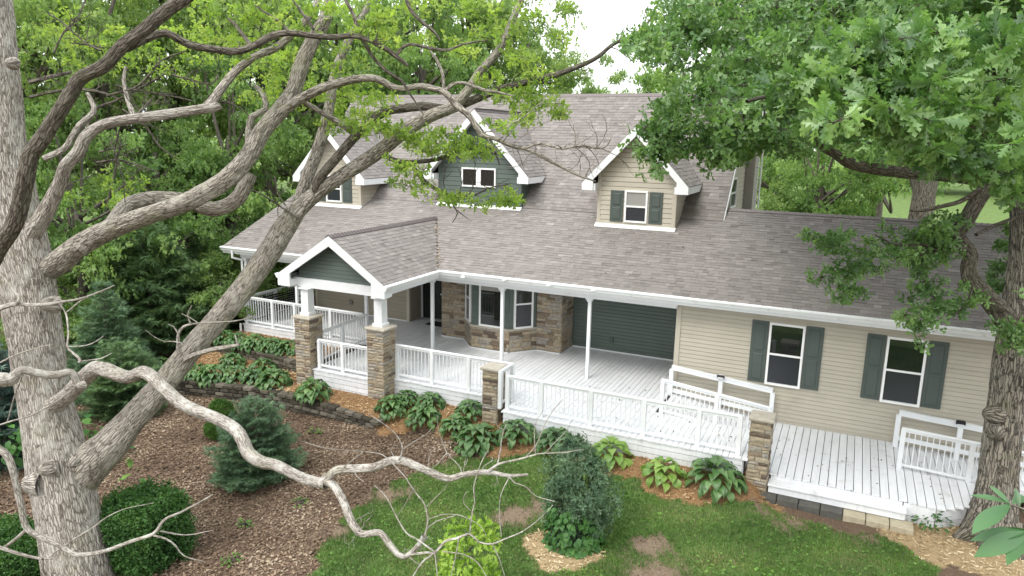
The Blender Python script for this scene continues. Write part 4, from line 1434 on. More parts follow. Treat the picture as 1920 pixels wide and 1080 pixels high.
for i in range(3):
    MB().cyl(tw(i, -0.9), tw(i, 12.5), 0.032, 8, 0.028).build('leg', MAT['galv'], t)
for k in range(32):
    z = -0.6 + 0.41 * k
    for i in range(3):
        MB().cyl(tw(i, z), tw((i + 1) % 3, z), 0.018, 6).build('rung', MAT['galv'], t)
# ------------------------------------------------------------------ vegetation kit
def nrm(v):
    v = np.asarray(v, float)
    return v / np.maximum(np.linalg.norm(v, axis=-1, keepdims=True), 1e-9)


def smooth_path(P, R, step):
    """Catmull-Rom through P with radii R"""
    P, R = np.asarray(P, float), np.asarray(R, float)
    if len(P) == 2:
        P = np.array([P[0], (P[0] + P[1]) / 2, P[1]])
        R = np.array([R[0], (R[0] + R[1]) / 2, R[1]])
    Q = np.vstack([2 * P[0] - P[1], P, 2 * P[-1] - P[-2]])
    op, orr = [], []
    for i in range(len(P) - 1):
        a, b, c, d = Q[i], Q[i + 1], Q[i + 2], Q[i + 3]
        n = max(2, int(np.linalg.norm(c - b) / step))
        for k in range(n):
            t = k / n
            op.append(0.5 * ((2 * b) + (-a + c) * t + (2 * a - 5 * b + 4 * c - d) * t * t + (-a + 3 * b - 3 * c + d) * t ** 3))
            orr.append(R[i] * (1 - t) + R[i + 1] * t)
    op.append(P[-1])
    orr.append(R[-1])
    return np.array(op), np.array(orr)


class Tubes:
    def __init__(s):
        s.V, s.F, s.U, s.n = [], [], [], 0

    def add(s, P, R, seg=10, step=0.12, rough=0.06, seed=0, ridge=0.0):
        P, R = smooth_path(P, R, step)
        n = len(P)
        T = nrm(np.gradient(P, axis=0))
        ref = np.array((0.31, -0.2, 0.93)) if abs(T[0][2]) < 0.9 else np.array((1.0, 0.1, 0))
        N = np.zeros((n, 3))
        N[0] = nrm(np.cross(T[0], ref))
        for i in range(1, n):
            v = N[i - 1] - T[i] * (N[i - 1] @ T[i])
            N[i] = nrm(v)
        B = np.cross(T, N)
        th = np.linspace(0, 2 * math.pi, seg + 1)
        L = np.concatenate([[0], np.cumsum(np.linalg.norm(np.diff(P, axis=0), axis=1))])
        ph = seed * 1.7
        lump = np.ones((n, seg + 1))
        if rough:
            for (k, f, a) in ((2, 2.3, 1.0), (3, 5.1, 0.7), (5, 9.0, 0.45), (7, 17.0, 0.3)):
                if k * 2 > seg:
                    continue
                lump += rough * a * np.sin(k * th[None, :] + ph * k + np.sin(L[:, None] * f * 0.31 + ph) * 2) * np.sin(L[:, None] * f / 2 + ph * 1.3 + th[None, :] * 0)
        rr = R[:, None] * lump
        if ridge:
            kk = max(6, int(2 * math.pi * R.mean() / 0.085))
            kk -= kk % 2
            Lg, tg = L[:, None], th[None, :]
            wv = 1.3 * np.sin(Lg * 2.1 + 3 * tg + ph) + 0.9 * np.sin(Lg * 5.3 + 5 * tg + 1) + 0.6 * np.sin(Lg * 11.7 + 2 * tg + ph)
            rr = rr + ridge * (np.abs(np.sin(kk / 2 * tg + wv)) ** 0.55 - 0.65) * (0.75 + 0.45 * np.sin(Lg * 13 + wv * 2 + 7 * tg) * np.sin(Lg * 4.1 + 4 * tg))
        V = P[:, None, :] + rr[..., None] * (np.cos(th)[None, :, None] * N[:, None, :] + np.sin(th)[None, :, None] * B[:, None, :])
        idx = s.n + np.arange(n * (seg + 1)).reshape(n, seg + 1)
        F = np.stack([idx[:-1, :-1], idx[:-1, 1:], idx[1:, 1:], idx[1:, :-1]], -1).reshape(-1, 4)
        rm = max(R.mean(), 0.01)
        UVv = np.stack([np.broadcast_to(th[None, :] * rm, (n, seg + 1)), np.broadcast_to(L[:, None] + seed * 3.1, (n, seg + 1))], -1).reshape(-1, 2)
        s.V.append(V.reshape(-1, 3))
        s.F.append(F)
        s.U.append(UVv)
        s.n += n * (seg + 1)
        return P, R

    def build(s, name, mat_, parent=None, world_=True):
        V, F, U = np.concatenate(s.V), np.concatenate(s.F), np.concatenate(s.U)
        me = mesh_np(name, V, F, uv=U[F.ravel()], smooth=True)
        if not world_:
            me.materials.append(mat_)
            return me
        return link(name, me, parent, mat_)


def leaf_template(ts, ws, fwd=0.1, droop=0.25, fold=0.2):
    V, F = [], []
    for t, w in zip(ts, ws):
        V.append((0, t, -droop * t * t))
        tt = min(1.05, t + (fwd if w > 0.13 else 0))
        V.append((-w, tt, -droop * tt * tt + w * fold))
        V.append((w, tt, -droop * tt * tt + w * fold))
    for i in range(len(ts) - 1):
        a, b = 3 * i, 3 * i + 3
        F += [(a, a + 1, b + 1, b), (a, b, b + 2, a + 2)]
    F = [f for q in F for f in ((q[0], q[1], q[2]), (q[0], q[2], q[3]))]
    V = np.array(V, float)
    ok = [np.linalg.norm(np.cross(V[b] - V[a], V[c] - V[a])) > 1e-7 for a, b, c in F]
    return V, np.array([f for f, k in zip(F, ok) if k])


OAK = leaf_template([0, .13, .22, .33, .45, .56, .68, .80, .90, 1], [.01, .018, .14, .04, .25, .045, .27, .05, .12, .0], 0.1, 0.28, 0.22)
OAK2 = leaf_template([0, .18, .34, .48, .62, .78, 1], [.015, .15, .06, .27, .09, .22, .0], 0.09, 0.3, 0.25)
OAK3 = leaf_template([0, .3, .5, .72, 1], [.015, .16, .045, .25, .0], 0.09, 0.3, 0.25)
PLAIN2 = leaf_template([0, .42, 1], [.02, .24, .0], 0.0, 0.25, 0.3)
PLAIN = leaf_template([0, .3, .6, 1], [.02, .22, .2, .0], 0.0, 0.25, 0.3)
DIA = (np.array([(0, 0, 0), (-.32, .45, .08), (0, 1, -.1), (.32, .45, .08)], float), np.array([(0, 1, 2), (0, 2, 3)]))


def frames(D, Nh):
    """rotation matrices (N,3,3) mapping template x,y,z to side, D, normal"""
    D = nrm(D)
    S = nrm(np.cross(D, Nh))
    Z = np.cross(S, D)
    return np.stack([S, D, Z], -1)


def stamp(tpl, pos, Rm, sc, attr):
    V0, F0 = tpl
    V = np.einsum('nij,vj->nvi', Rm, V0) * np.asarray(sc)[:, None, None] + pos[:, None, :]
    F = F0[None] + (np.arange(len(pos)) * len(V0))[:, None, None]
    return V.reshape(-1, 3), F.reshape(-1, F0.shape[1]), np.repeat(attr, len(V0))


def rosette(rng, tpl, n, spread=(0.5, 1.2), L=(0.7, 1.15)):
    Vs, Fs, b = [], [], 0
    for k in range(n):
        az = 2 * math.pi * (k + rng.random() * 0.6) / n * 1.618 * 2
        el = rng.uniform(*spread)
        d = np.array((math.sin(el) * math.cos(az), math.cos(el), math.sin(el) * math.sin(az)))
        nh = nrm(np.array((0, 1.0, 0)) - d * d[1] + rng.normal(0, 0.25, 3))
        R = frames(d[None], nh[None])[0]
        V = (tpl[0] @ R.T) * rng.uniform(*L) + d * 0.05 + np.array((0, -0.25 * rng.random(), 0))
        Vs.append(V)
        Fs.append(tpl[1] + b)
        b += len(V)
    return np.concatenate(Vs), np.concatenate(Fs)


def leaf_mass(name, mat_, parent, C, rad, cnt, tpl_list, size, rng, droop=0.25, flat=0.6, twigs=None, up_bias=0.3, world_=True, twr=0.006):
    """clumps at centres C (n,3) radius rad (n); rosettes spread through each clump, a twig to each"""
    Vs, Fs, As, b = [], [], [], 0
    for c, r, k in zip(C, rad, cnt):
        k = int(k)
        d = nrm(rng.normal(size=(k, 3)) * (1, 1, flat))
        rr = r * rng.random(k) ** 0.45
        pos = c + d * rr[:, None] * np.array((1, 1, flat))
        ax = nrm(d + rng.normal(0, 0.45, (k, 3)) + np.array((0, 0, up_bias)))
        ax[:, 2] -= droop
        nh = np.tile(np.array((0, 0, 1.0)), (k, 1)) + rng.normal(0, 0.35, (k, 3))
        Rm = frames(ax, nh)
        w = rng.integers(0, len(tpl_list), k)
        a0 = np.clip(rng.normal(0.48, 0.18), 0.08, 0.92)
        for ti in range(len(tpl_list)):
            s = w == ti
            if not s.any():
                continue
            V, F, A = stamp(tpl_list[ti], pos[s], Rm[s], size * rng.uniform(0.7, 1.2, s.sum()), np.clip(rng.normal(a0, 0.2, s.sum()), 0, 1))
            Vs.append(V)
            Fs.append(F + b)
            As.append(A)
            b += len(V)
        if twigs is not None:
            for i in range(0, k, 2):
                mid = (c + pos[i]) / 2 + rng.normal(0, 0.12 * r, 3)
                twigs.add([c, mid, pos[i] - ax[i] * 0.02], [twr, twr * 0.75, twr * 0.5], 3, max(0.2, r), 0, 1)
    me = mesh_np(name, np.concatenate(Vs), np.concatenate(Fs), attr=np.concatenate(As))
    if not world_:
        me.materials.append(mat_)
        return me
    return link(name, me, parent, mat_)


def spray_tpl(rng, n, w=1.0):
    Vs, Fs, b = [], [], 0
    for k in range(n):
        d = nrm(rng.normal(size=3) + np.array((0, 0.8, 0)))
        R = frames(d[None], nrm(rng.normal(size=3) + np.array((0, 0, 1.2)))[None])[0]
        V = (DIA[0] * (w, 1, 1)) @ R.T * rng.uniform(0.7, 1.2) + rng.normal(0, 0.45, 3)
        Vs.append(V)
        Fs.append(DIA[1] + b)
        b += 4
    return np.concatenate(Vs), np.concatenate(Fs)


def inpoly_px(P, n, rng):
    P = np.array(P, float)
    lo, hi = P.min(0), P.max(0)
    out = []
    while len(out) < n:
        q = lo + rng.random((n * 2, 2)) * (hi - lo)
        out += q[inpoly(q[:, 0], q[:, 1], P)].tolist()
    return np.array(out[:n])


WF = 1.0


def limb_px(tb, pts, depths, seg=14, rough=0.05, seed=1, step=0.1, ridge=0.0):
    """pts: (px,py,width px) with depths interpolated -> tube in world space"""
    pts = np.array(pts, float)
    s = np.concatenate([[0], np.cumsum(np.hypot(*np.diff(pts[:, :2], axis=0).T))])
    dd = np.interp(s / s[-1], np.linspace(0, 1, len(depths)), depths)
    P = np.array([at_d(x, y, d) for (x, y, w), d in zip(pts, dd)])
    R = WF * pts[:, 2] / 2 * dd / FPX / np.array([np.linalg.norm(ray(x, y)) for x, y, w in pts])
    return tb.add(P, R, seg, step, rough, seed, ridge)


def knob(tb, px_, py_, d, r, dirv, seed=3):
    """a swollen knot with a hollow"""
    c = at_d(px_, py_, d)
    dv = nrm(np.array(dirv, float))
    tb.add([c - dv * r * 2.0, c - dv * r * 1.2, c - dv * r * 0.5, c, c + dv * r * 0.35, c + dv * r * 0.55, c + dv * r * 0.62], [r * 1.6, r * 1.5, r * 1.3, r * 1.05, r * 0.72, r * 0.36, r * 0.02], 18, 0.03, 0.05, seed)


def twiglets(tb, P, R, rng, n, length, r0, droop=0.0, start=0.3, fork=True):
    """bare side twigs along a path"""
    for k in range(n):
        i = int(rng.uniform(start, 0.99) * (len(P) - 2))
        t = nrm(P[i + 1] - P[i])
        d = nrm(t * 0.5 + rng.normal(0, 0.7, 3) + np.array((0, 0, 0.15 - droop)))
        L = length * rng.uniform(0.4, 1.2)
        q = [P[i]]
        for s in range(4):
            d = nrm(d + rng.normal(0, 0.35, 3) + np.array((0, 0, 0.05)))
            q.append(q[-1] + d * L / 4)
        rr = min(r0, R[i] * 0.6)
        tb.add(q, np.linspace(rr, rr * 0.3, 5), 5, L / 6, 0, 2)
        if fork:
            for s in (2, 3):
                e = nrm(nrm(q[s] - q[s - 1]) + rng.normal(0, 0.7, 3))
                tb.add([q[s], q[s] + e * L * 0.22, q[s] + nrm(e + rng.normal(0, 0.3, 3)) * L * 0.42], [rr * 0.5, rr * 0.4, rr * 0.2], 4, L / 5, 0, 3)


# ------------------------------------------------------------------ the big oak on the left
RO = np.random.default_rng(5)
LD = 12.7
oak = thing('oak_tree', 'huge pale barked oak with crooked limbs on the left', 'tree', at_z(145, 1090, -1.0))
tb = Tubes()
base = at_d(149, 1080, LD)
trunk_pts = [(158, 1180, 172), (150, 1090, 140), (134, 1000, 134), (120, 930, 132), (106, 860, 126), (90, 780, 108), (77, 700, 104), (65, 620, 106), (52, 540, 112), (36, 460, 118), (18, 370, 108), (4, 270, 98), (-8, 170, 104), (-16, 60, 96), (-24, -80, 88), (-30, -300, 66), (-34, -560, 36)]
limb_px(tb, trunk_pts, [LD, LD, LD + 0.1, LD + 0.2, LD + 0.3, LD + 0.3], 130, 0.035, 1, 0.045, 0.022)
knob(tb, 78, 882, LD - 0.62, 0.085, (-0.1, -1, 0.1), 5)
knob(tb, 134, 872, LD - 0.64, 0.06, (0.4, -0.9, -0.1), 6)
knob(tb, 52, 905, LD - 0.4, 0.14, (-0.9, -0.4, 0), 7)
knob(tb, 84, 572, LD - 0.40, 0.10, (0.1, -1, 0.1), 8)
knob(tb, 16, 118, LD - 0.36, 0.07, (0.4, -0.9, 0), 9)
tb.build('trunk', MAT['bark_l'], oak)

# A: leaning co-trunk, forks over the porch roof
WF = 0.76
tb = Tubes()
PA = limb_px(tb, [(108, 985, 60), (118, 950, 90), (142, 905, 118), (172, 868, 116), (205, 836, 98), (245, 790, 76), (300, 728, 68), (350, 665, 62), (400, 608, 58), (450, 548, 58), (495, 487, 60), (528, 435, 58), (552, 400, 50)], [LD + 0.1, LD + 0.05, LD + 0.3, LD + 0.6, LD + 0.9], 72, 0.05, 2, 0.05, 0.014)
PA2 = limb_px(tb, [(528, 435, 50), (560, 393, 46), (600, 358, 40), (645, 328, 36), (705, 288, 36), (765, 243, 35), (810, 216, 33), (850, 200, 29), (878, 168, 24), (900, 135, 22), (935, 95, 20), (959, 43, 18), (981, -10, 16), (1010, -80, 12)], [LD + 0.85, LD + 0.9, LD + 0.7, LD + 0.9, LD + 1.2], 48, 0.07, 3, 0.04, 0.01)
limb_px(tb, [(530, 430, 36), (556, 388, 34), (575, 335, 31), (598, 275, 30), (616, 205, 27), (627, 145, 25), (642, 100, 22), (663, 60, 18), (690, 10, 14), (712, -50, 10)], [LD + 0.85, LD + 1.3, LD + 2.0], 16, 0.05, 4, 0.08)
tb.build('limb', MAT['bark_limb'], oak)
tb = Tubes()
PR = limb_px(tb, [(845, 205, 24), (896, 184, 22), (935, 168, 19), (995, 152, 16), (1054, 136, 14), (1114, 111, 12), (1150, 83, 10), (1193, 63, 7), (1232, 24, 5)], [LD + 1.0, LD + 0.9, LD + 0.8, LD + 0.8], 12, 0.06, 5, 0.08)
P7 = limb_px(tb, [(592, 362, 24), (597, 338, 25), (632, 295, 25), (670, 252, 25), (716, 212, 24), (760, 203, 22), (800, 200, 21), (850, 206, 18)], [LD + 0.8, LD + 0.6, LD + 0.7, LD + 0.95], 14, 0.06, 6, 0.08)
PL1 = limb_px(tb, [(716, 285, 14), (730, 296, 13), (750, 303, 12), (790, 303, 11), (829, 296, 11), (859, 282, 10), (901, 278, 8), (926, 282, 6), (937, 310, 3)], [LD + 0.9, LD + 0.7, LD + 0.6], 9, 0.07, 7, 0.08)
PL2 = limb_px(tb, [(771, 303, 11), (784, 327, 11), (809, 349, 10), (846, 366, 8), (882, 368, 6), (920, 352, 4), (955, 345, 3)], [LD + 0.7, LD + 0.5], 8, 0.07, 8, 0.08)
limb_px(tb, [(846, 366, 5), (850, 385, 4), (858, 400, 3), (848, 418, 2)], [LD + 0.5, LD + 0.5], 5, 0, 9)
limb_px(tb, [(852, 390, 3), (870, 405, 2), (878, 410, 1.5)], [LD + 0.5, LD + 0.5], 5, 0, 9)
for P, R in (PR, PL1, PL2):
    twiglets(tb, P, R, RO, 10, 0.55, 0.012)
tb.build('limb', MAT['bark_dark'], oak)

WF = 0.80
# C: long rising limb with the arched branch that reaches over the roof
tb = Tubes()
limb_px(tb, [(48, 540, 34), (80, 512, 62), (112, 490, 62), (156, 456, 54), (218, 425, 50), (290, 399, 47), (363, 373, 46), (430, 332, 45), (467, 290, 43), (493, 244, 42), (529, 202, 42), (550, 171, 38), (565, 124, 36), (586, 78, 34), (612, 31, 32), (624, -20, 28), (636, -90, 22)], [LD + 0.25, LD - 0.35, LD - 0.2, LD + 0.3, LD + 0.6], 64, 0.07, 10, 0.035, 0.013)
PC2 = limb_px(tb, [(535, 205, 26), (563, 186, 25), (590, 172, 24), (619, 160, 22), (670, 148, 20), (706, 148, 19), (745, 166, 17), (793, 162, 16), (832, 172, 15)], [LD + 0.1, LD - 0.2, LD - 0.2], 14, 0.06, 11, 0.08)
limb_px(tb, [(150, 470, 38), (205, 425, 40), (240, 385, 40), (290, 372, 38), (345, 376, 36), (400, 392, 36), (445, 372, 36), (470, 325, 34)], [LD - 0.2, LD + 0.3, LD + 0.4], 14, 0.06, 12, 0.08)
limb_px(tb, [(555, 182, 15), (585, 200, 13), (610, 215, 14), (650, 238, 16), (665, 255, 16)], [LD + 0.2, LD + 0.6], 9, 0.06, 13)
limb_px(tb, [(468, 300, 20), (466, 260, 18), (472, 220, 17), (498, 205, 14), (492, 175, 12), (478, 160, 9)], [LD + 0.4, LD + 0.9], 9, 0.08, 14)
tb.build('limb', MAT['bark_limb'], oak)
tb = Tubes()
PB = limb_px(tb, [(800, 165, 14), (832, 172, 17), (856, 198, 17), (880, 218, 15), (904, 253, 13), (927, 259, 11), (959, 273, 10), (991, 281, 9), (1038, 305, 8), (1086, 329, 6), (1117, 340, 3)], [LD - 0.2, LD - 0.5, LD - 0.8], 9, 0.06, 15, 0.08)
PB2 = limb_px(tb, [(983, 278, 6), (1015, 269, 6), (1054, 279, 5), (1090, 273, 5), (1130, 279, 4), (1145, 261, 3)], [LD - 0.6, LD - 0.6], 7, 0.05, 16)
limb_px(tb, [(832, 172, 9), (830, 140, 8), (818, 110, 7), (806, 95, 5)], [LD - 0.2, LD - 0.1], 7, 0.05, 17)
limb_px(tb, [(836, 170, 10), (850, 157, 9), (872, 156, 8), (905, 168, 8), (930, 172, 6), (962, 180, 4)], [LD - 0.2, LD - 0.3], 7, 0.05, 18)
limb_px(tb, [(938, 247, 4), (962, 230, 4), (985, 218, 3.5), (1005, 200, 2), (1020, 190, 1.5)], [LD - 0.5, LD - 0.4], 6, 0.05, 19)
for P, R in (PB, PB2):
    twiglets(tb, P, R, RO, 14, 0.6, 0.010)
tb.build('dead_branch', MAT['bark_limb'], oak)

# D: stub-ended limb, E: dark limb crossing in front, F: horizontal upper limb
tb = Tubes()
limb_px(tb, [(58, 440, 52), (86, 398, 44), (112, 345, 34), (124, 311, 32), (148, 285, 34), (160, 258, 32), (185, 238, 28), (215, 228, 28), (249, 223, 28), (311, 215, 27), (363, 207, 26), (408, 200, 24), (414, 198, 14)], [LD, LD - 0.7, LD - 0.8, LD - 0.7], 16, 0.07, 20, 0.08)
limb_px(tb, [(380, 206, 22), (398, 190, 24), (415, 166, 23), (446, 130, 21), (482, 104, 20), (520, 88, 19), (560, 52, 18), (586, 21, 16), (610, -30, 12)], [LD - 0.7, LD - 0.4, LD - 0.1], 14, 0.06, 21, 0.08)
limb_px(tb, [(252, 225, 16), (246, 205, 14), (240, 190, 12), (232, 150, 10), (236, 125, 7)], [LD - 0.7, LD - 0.5], 8, 0.06, 22)
limb_px(tb, [(82, 298, 18), (120, 280, 18), (135, 258, 18), (150, 235, 18), (172, 215, 16), (176, 200, 14), (164, 175, 10)], [LD - 0.2, LD + 0.2], 9, 0.07, 23)
tb.build('limb', MAT['bark_l'], oak)
tb = Tubes()
limb_px(tb, [(-70, 620, 60), (-30, 520, 52), (0, 462, 47), (31, 410, 46), (46, 340, 43), (57, 292, 42), (78, 262, 41), (104, 220, 39), (135, 172, 37), (152, 146, 38), (197, 122, 35), (228, 88, 34), (270, 57, 33), (311, 21, 33), (353, -8, 31), (400, -60, 26), (450, -130, 18)], [LD - 1.0, LD - 2.2, LD - 2.8, LD - 3.0], 64, 0.08, 24, 0.035, 0.014)
tb.build('limb', MAT['bark_dark'], oak)
tb = Tubes()
PF = limb_px(tb, [(236, 92, 20), (275, 73, 20), (311, 62, 20), (353, 83, 20), (404, 93, 20), (446, 96, 20), (482, 83, 20), (510, 68, 20), (539, 62, 16), (580, 66, 15), (625, 70, 15), (660, 67, 14), (690, 75, 12), (722, 91, 12), (745, 107, 12), (765, 123, 7)], [LD - 2.6, LD - 1.8, LD - 1.4], 12, 0.07, 25, 0.08)
limb_px(tb, [(658, 66, 11), (668, 50, 10), (662, 25, 9), (648, 0, 8), (640, -40, 5)], [LD - 1.5, LD - 1.4], 8, 0.06, 26)
limb_px(tb, [(742, 106, 9), (752, 92, 8), (769, 83, 8), (809, 91, 8), (840, 94, 7), (868, 83, 5), (916, 75, 3)], [LD - 1.4, LD - 1.3], 8, 0.06, 27)
limb_px(tb, [(680, 75, 10), (690, 92, 10), (698, 105, 9), (722, 131, 9), (753, 152, 8), (762, 166, 6), (778, 190, 4), (794, 215, 3)], [LD - 1.4, LD - 1.0], 8, 0.06, 28)
limb_px(tb, [(470, 85, 11), (455, 65, 10), (440, 45, 8), (428, 35, 6)], [LD - 1.5, LD - 1.3], 8, 0.05, 29)
limb_px(tb, [(540, 58, 9), (525, 42, 7), (500, 25, 6), (478, 10, 4)], [LD - 1.4, LD - 1.3], 8, 0.05, 30)
limb_px(tb, [(588, 55, 8), (575, 35, 8), (560, 15, 6), (545, -5, 4)], [LD - 1.4, LD - 1.3], 8, 0.05, 30)
limb_px(tb, [(761, -5, 11), (768, 15, 10), (785, 36, 9), (813, 59, 8), (825, 75, 4)], [LD - 0.8, LD - 0.8], 8, 0.06, 31)
limb_px(tb, [(704, 82, 7), (706, 62, 7), (700, 45, 6), (695, 33, 4)], [LD - 1.4, LD - 1.4], 7, 0.05, 32)
twiglets(tb, *PF, RO, 10, 0.5, 0.011)
tb.build('limb', MAT['bark_dark'], oak)

WF = 0.92
# J: bleached dead limb snaking over the leaf bed; K: lower left dead branch
JD = LD - 0.7
tb = Tubes()
limb_px(tb, [(70, 785, 40), (95, 765, 50), (112, 752, 42), (130, 738, 36), (150, 718, 36), (164, 703, 36), (180, 692, 35), (200, 694, 34), (222, 703, 31), (244, 707, 30), (266, 698, 29), (285, 706, 29), (305, 726, 29), (330, 749, 28), (353, 764, 28), (405, 784, 27), (440, 805, 27), (455, 826, 28), (466, 850, 29), (490, 866, 27), (519, 873, 25), (570, 897, 25), (612, 907, 24)], [LD, LD - 0.75, JD - 0.8, JD - 1.3, JD - 1.9], 36, 0.10, 40, 0.03, 0.007)
PJ1 = limb_px(tb, [(600, 906, 18), (617, 893, 19), (633, 881, 18), (672, 878, 17), (701, 876, 17), (734, 864, 16), (757, 865, 16), (785, 876, 15), (813, 888, 14), (841, 897, 13), (869, 890, 11), (911, 885, 10), (954, 892, 8), (990, 890, 5)], [JD - 1.9, JD - 2.1, JD - 2.2], 20, 0.10, 41, 0.03, 0.004)
PJ2 = limb_px(tb, [(610, 902, 18), (625, 910, 18), (642, 937, 18), (656, 972, 17), (667, 991, 16), (681, 1001, 15), (712, 999, 14), (729, 1019, 14), (748, 1040, 13), (764, 1042, 12), (785, 1022, 12), (796, 1004, 12)], [JD - 1.9, JD - 2.4, JD - 2.7], 20, 0.10, 42, 0.03, 0.004)
limb_px(tb, [(-40, 722, 40), (0, 712, 36), (20, 712, 32), (42, 694, 20), (69, 699, 19), (90, 703, 18), (111, 702, 18), (133, 698, 16), (146, 716, 20)], [LD - 1.6, LD - 1.0], 14, 0.06, 43, 0.05)
knob(tb, 147, 724, JD - 0.62, 0.045, (0.0, -1, 0.1), 10)
tb.build('dead_limb', MAT['bark_dead'], oak)
tb = Tubes()
TW = [
    ([(796, 1005, 6), (802, 977, 5), (796, 946, 5), (777, 921, 5), (760, 895, 4), (740, 873, 4), (717, 853, 4), (687, 847, 3), (660, 845, 2), (610, 840, 2), (565, 827, 1.5)], 2.75),
    ([(770, 1040, 8), (800, 1036, 8), (815, 1037, 9), (835, 1015, 8), (855, 1010, 8), (881, 1001, 7), (897, 1016, 6), (923, 1020, 6), (945, 1011, 5), (979, 997, 4), (1010, 974, 3), (1037, 947, 2)], 2.8),
    ([(702, 910, 2), (724, 932, 3), (743, 968, 4), (762, 999, 5), (785, 1013, 5), (815, 1035, 6)], 2.7),
    ([(915, 884, 7), (933, 871, 7), (950, 866, 6), (985, 858, 6), (1004, 852, 5), (1022, 850, 4), (1060, 848, 4), (1095, 842, 2)], 2.2),
    ([(933, 870, 6), (938, 845, 5), (941, 822, 4), (945, 805, 4), (952, 790, 3)], 2.2), ([(943, 806, 3), (930, 795, 2.5), (924, 778, 2)], 2.2),
    ([(748, 862, 6), (755, 843, 5), (748, 822, 4), (730, 803, 3), (705, 785, 2.5), (690, 775, 2)], 2.1), ([(756, 842, 4), (780, 826, 3), (800, 814, 2), (812, 800, 1.5)], 2.1),
    ([(955, 895, 4), (940, 925, 3), (936, 960, 3), (940, 1005, 3)], 2.2), ([(954, 893, 4), (966, 906, 4), (985, 912, 3), (1005, 930, 2.5), (1040, 940, 2)], 2.2),
    ([(881, 1000, 5), (884, 970, 5), (890, 940, 4), (888, 915, 4), (896, 885, 3.5), (905, 862, 3), (915, 845, 2)], 2.8), ([(886, 960, 3), (870, 945, 3), (870, 930, 2), (876, 922, 2)], 2.8),
    ([(813, 1037, 7), (790, 1056, 6), (772, 1085, 5)], 2.9), ([(815, 1037, 4), (818, 1060, 4), (820, 1085, 3)], 2.9), ([(860, 1010, 4), (855, 1040, 4), (845, 1085, 3)], 2.85), ([(830, 1034, 4), (870, 1040, 4), (895, 1055, 3), (915, 1085, 2)], 2.85), ([(923, 1020, 4), (935, 1045, 3), (948, 1085, 2)], 2.8),
    ([(800, 975, 3), (830, 965, 3), (860, 966, 2.5), (885, 975, 2)], 2.75), ([(800, 992, 4), (818, 978, 4), (850, 968, 3), (862, 966, 3), (900, 985, 2.5), (912, 1005, 2)], 2.75),
    ([(800, 950, 3), (815, 935, 2.5), (832, 918, 2), (840, 906, 1.5)], 2.75), ([(745, 968, 2.5), (760, 945, 2), (772, 922, 2), (780, 910, 1.5)], 2.7),
    ([(640, 880, 3), (655, 868, 3), (680, 848, 3)], 2.0), ([(664, 880, 2.5), (668, 892, 2), (682, 903, 1.5)], 2.0),
    ([(768, 1045, 4), (780, 1055, 3), (792, 1062, 2)], 2.7), ([(866, 890, 5), (862, 875, 4), (845, 858, 3), (838, 850, 3), (815, 875, 2), (790, 885, 1.5)], 2.1), ([(840, 855, 3), (830, 830, 2.5), (822, 805, 2), (820, 780, 1.5)], 2.1),
    ([(985, 858, 4), (1005, 835, 3.5), (1015, 812, 3), (1030, 780, 2.5), (1055, 748, 2)], 2.2), ([(1004, 852, 4), (1002, 820, 3), (1004, 795, 2.5), (1018, 770, 2)], 2.2), ([(1022, 850, 3), (1040, 830, 2.5), (1060, 810, 2), (1075, 785, 1.5)], 2.2),
]
for pts, dd in TW:
    limb_px(tb, [(a, b, c * 0.68) for a, b, c in pts], [JD - dd, JD - dd - 0.1], 6, 0.04, 44, 0.06)
for P, R in (PJ1, PJ2):
    twiglets(tb, P, R, RO, 8, 0.4, 0.007)
tb.build('dead_twigs', MAT['bark_dead'], oak)
tb = Tubes()
limb_px(tb, [(-40, 815, 22), (-10, 838, 20), (8, 848, 19), (20, 868, 18), (28, 899, 16), (39, 947, 16), (50, 990, 15), (83, 1011, 13), (111, 1022, 12), (144, 1040, 12), (194, 1034, 10), (244, 1016, 9), (288, 1001, 8), (300, 985, 7), (312, 972, 6), (344, 958, 5), (400, 927, 3)], [LD - 2.6, LD - 2.2, LD - 2.0], 10, 0.06, 50, 0.05)
tb.build('dead_branch', MAT['bark_dead'], oak)
for pts in ([(150, 1041, 9), (161, 1063, 8), (178, 1085, 7)], [(-30, 1020, 11), (0, 1027, 10), (42, 1040, 8), (81, 1048, 7), (112, 1046, 3)], [(50, 993, 9), (30, 1010, 8), (8, 1027, 8)], [(80, 1048, 7), (82, 1072, 6), (95, 1085, 5)],
            [(280, 1002, 5), (310, 1010, 5), (328, 1022, 4), (345, 1042, 3), (385, 1054, 2)], [(300, 996, 4), (350, 1003, 3), (400, 994, 2)], [(90, 1045, 4), (140, 1010, 4), (170, 992, 4), (200, 970, 3), (235, 954, 2), (288, 943, 1.5)],
            [(-20, 590, 14), (0, 578, 13), (30, 570, 11), (70, 572, 9), (115, 566, 7), (150, 560, 5), (185, 548, 4), (215, 535, 2.5)], [(28, 571, 8), (36, 560, 7), (18, 535, 6), (5, 520, 5), (-10, 505, 5)], [(0, 578, 5), (-10, 560, 4)],
            [(148, 680, 8), (150, 674, 7), (135, 660, 5), (126, 650, 5), (128, 625, 4), (124, 590, 4), (112, 570, 3)], [(126, 650, 3), (160, 648, 3), (180, 640, 2), (194, 630, 1.5)], [(124, 586, 3), (150, 565, 2.5), (165, 558, 2)], [(150, 678, 4), (170, 675, 3), (190, 672, 3), (210, 662, 1.5)],
            [(0, 680, 4), (30, 665, 4), (70, 652, 3), (100, 645, 2)], [(142, 725, 3), (110, 750, 3), (60, 778, 4), (20, 790, 4), (-10, 800, 4)], [(42, 703, 4), (28, 740, 3), (14, 790, 3)]):
    tb = Tubes()
    limb_px(tb, pts, [LD - 2.0, LD - 1.7], 7, 0.05, 51, 0.06)
    tb.build('dead_branch', MAT['bark_dead'], oak)
tb = Tubes()
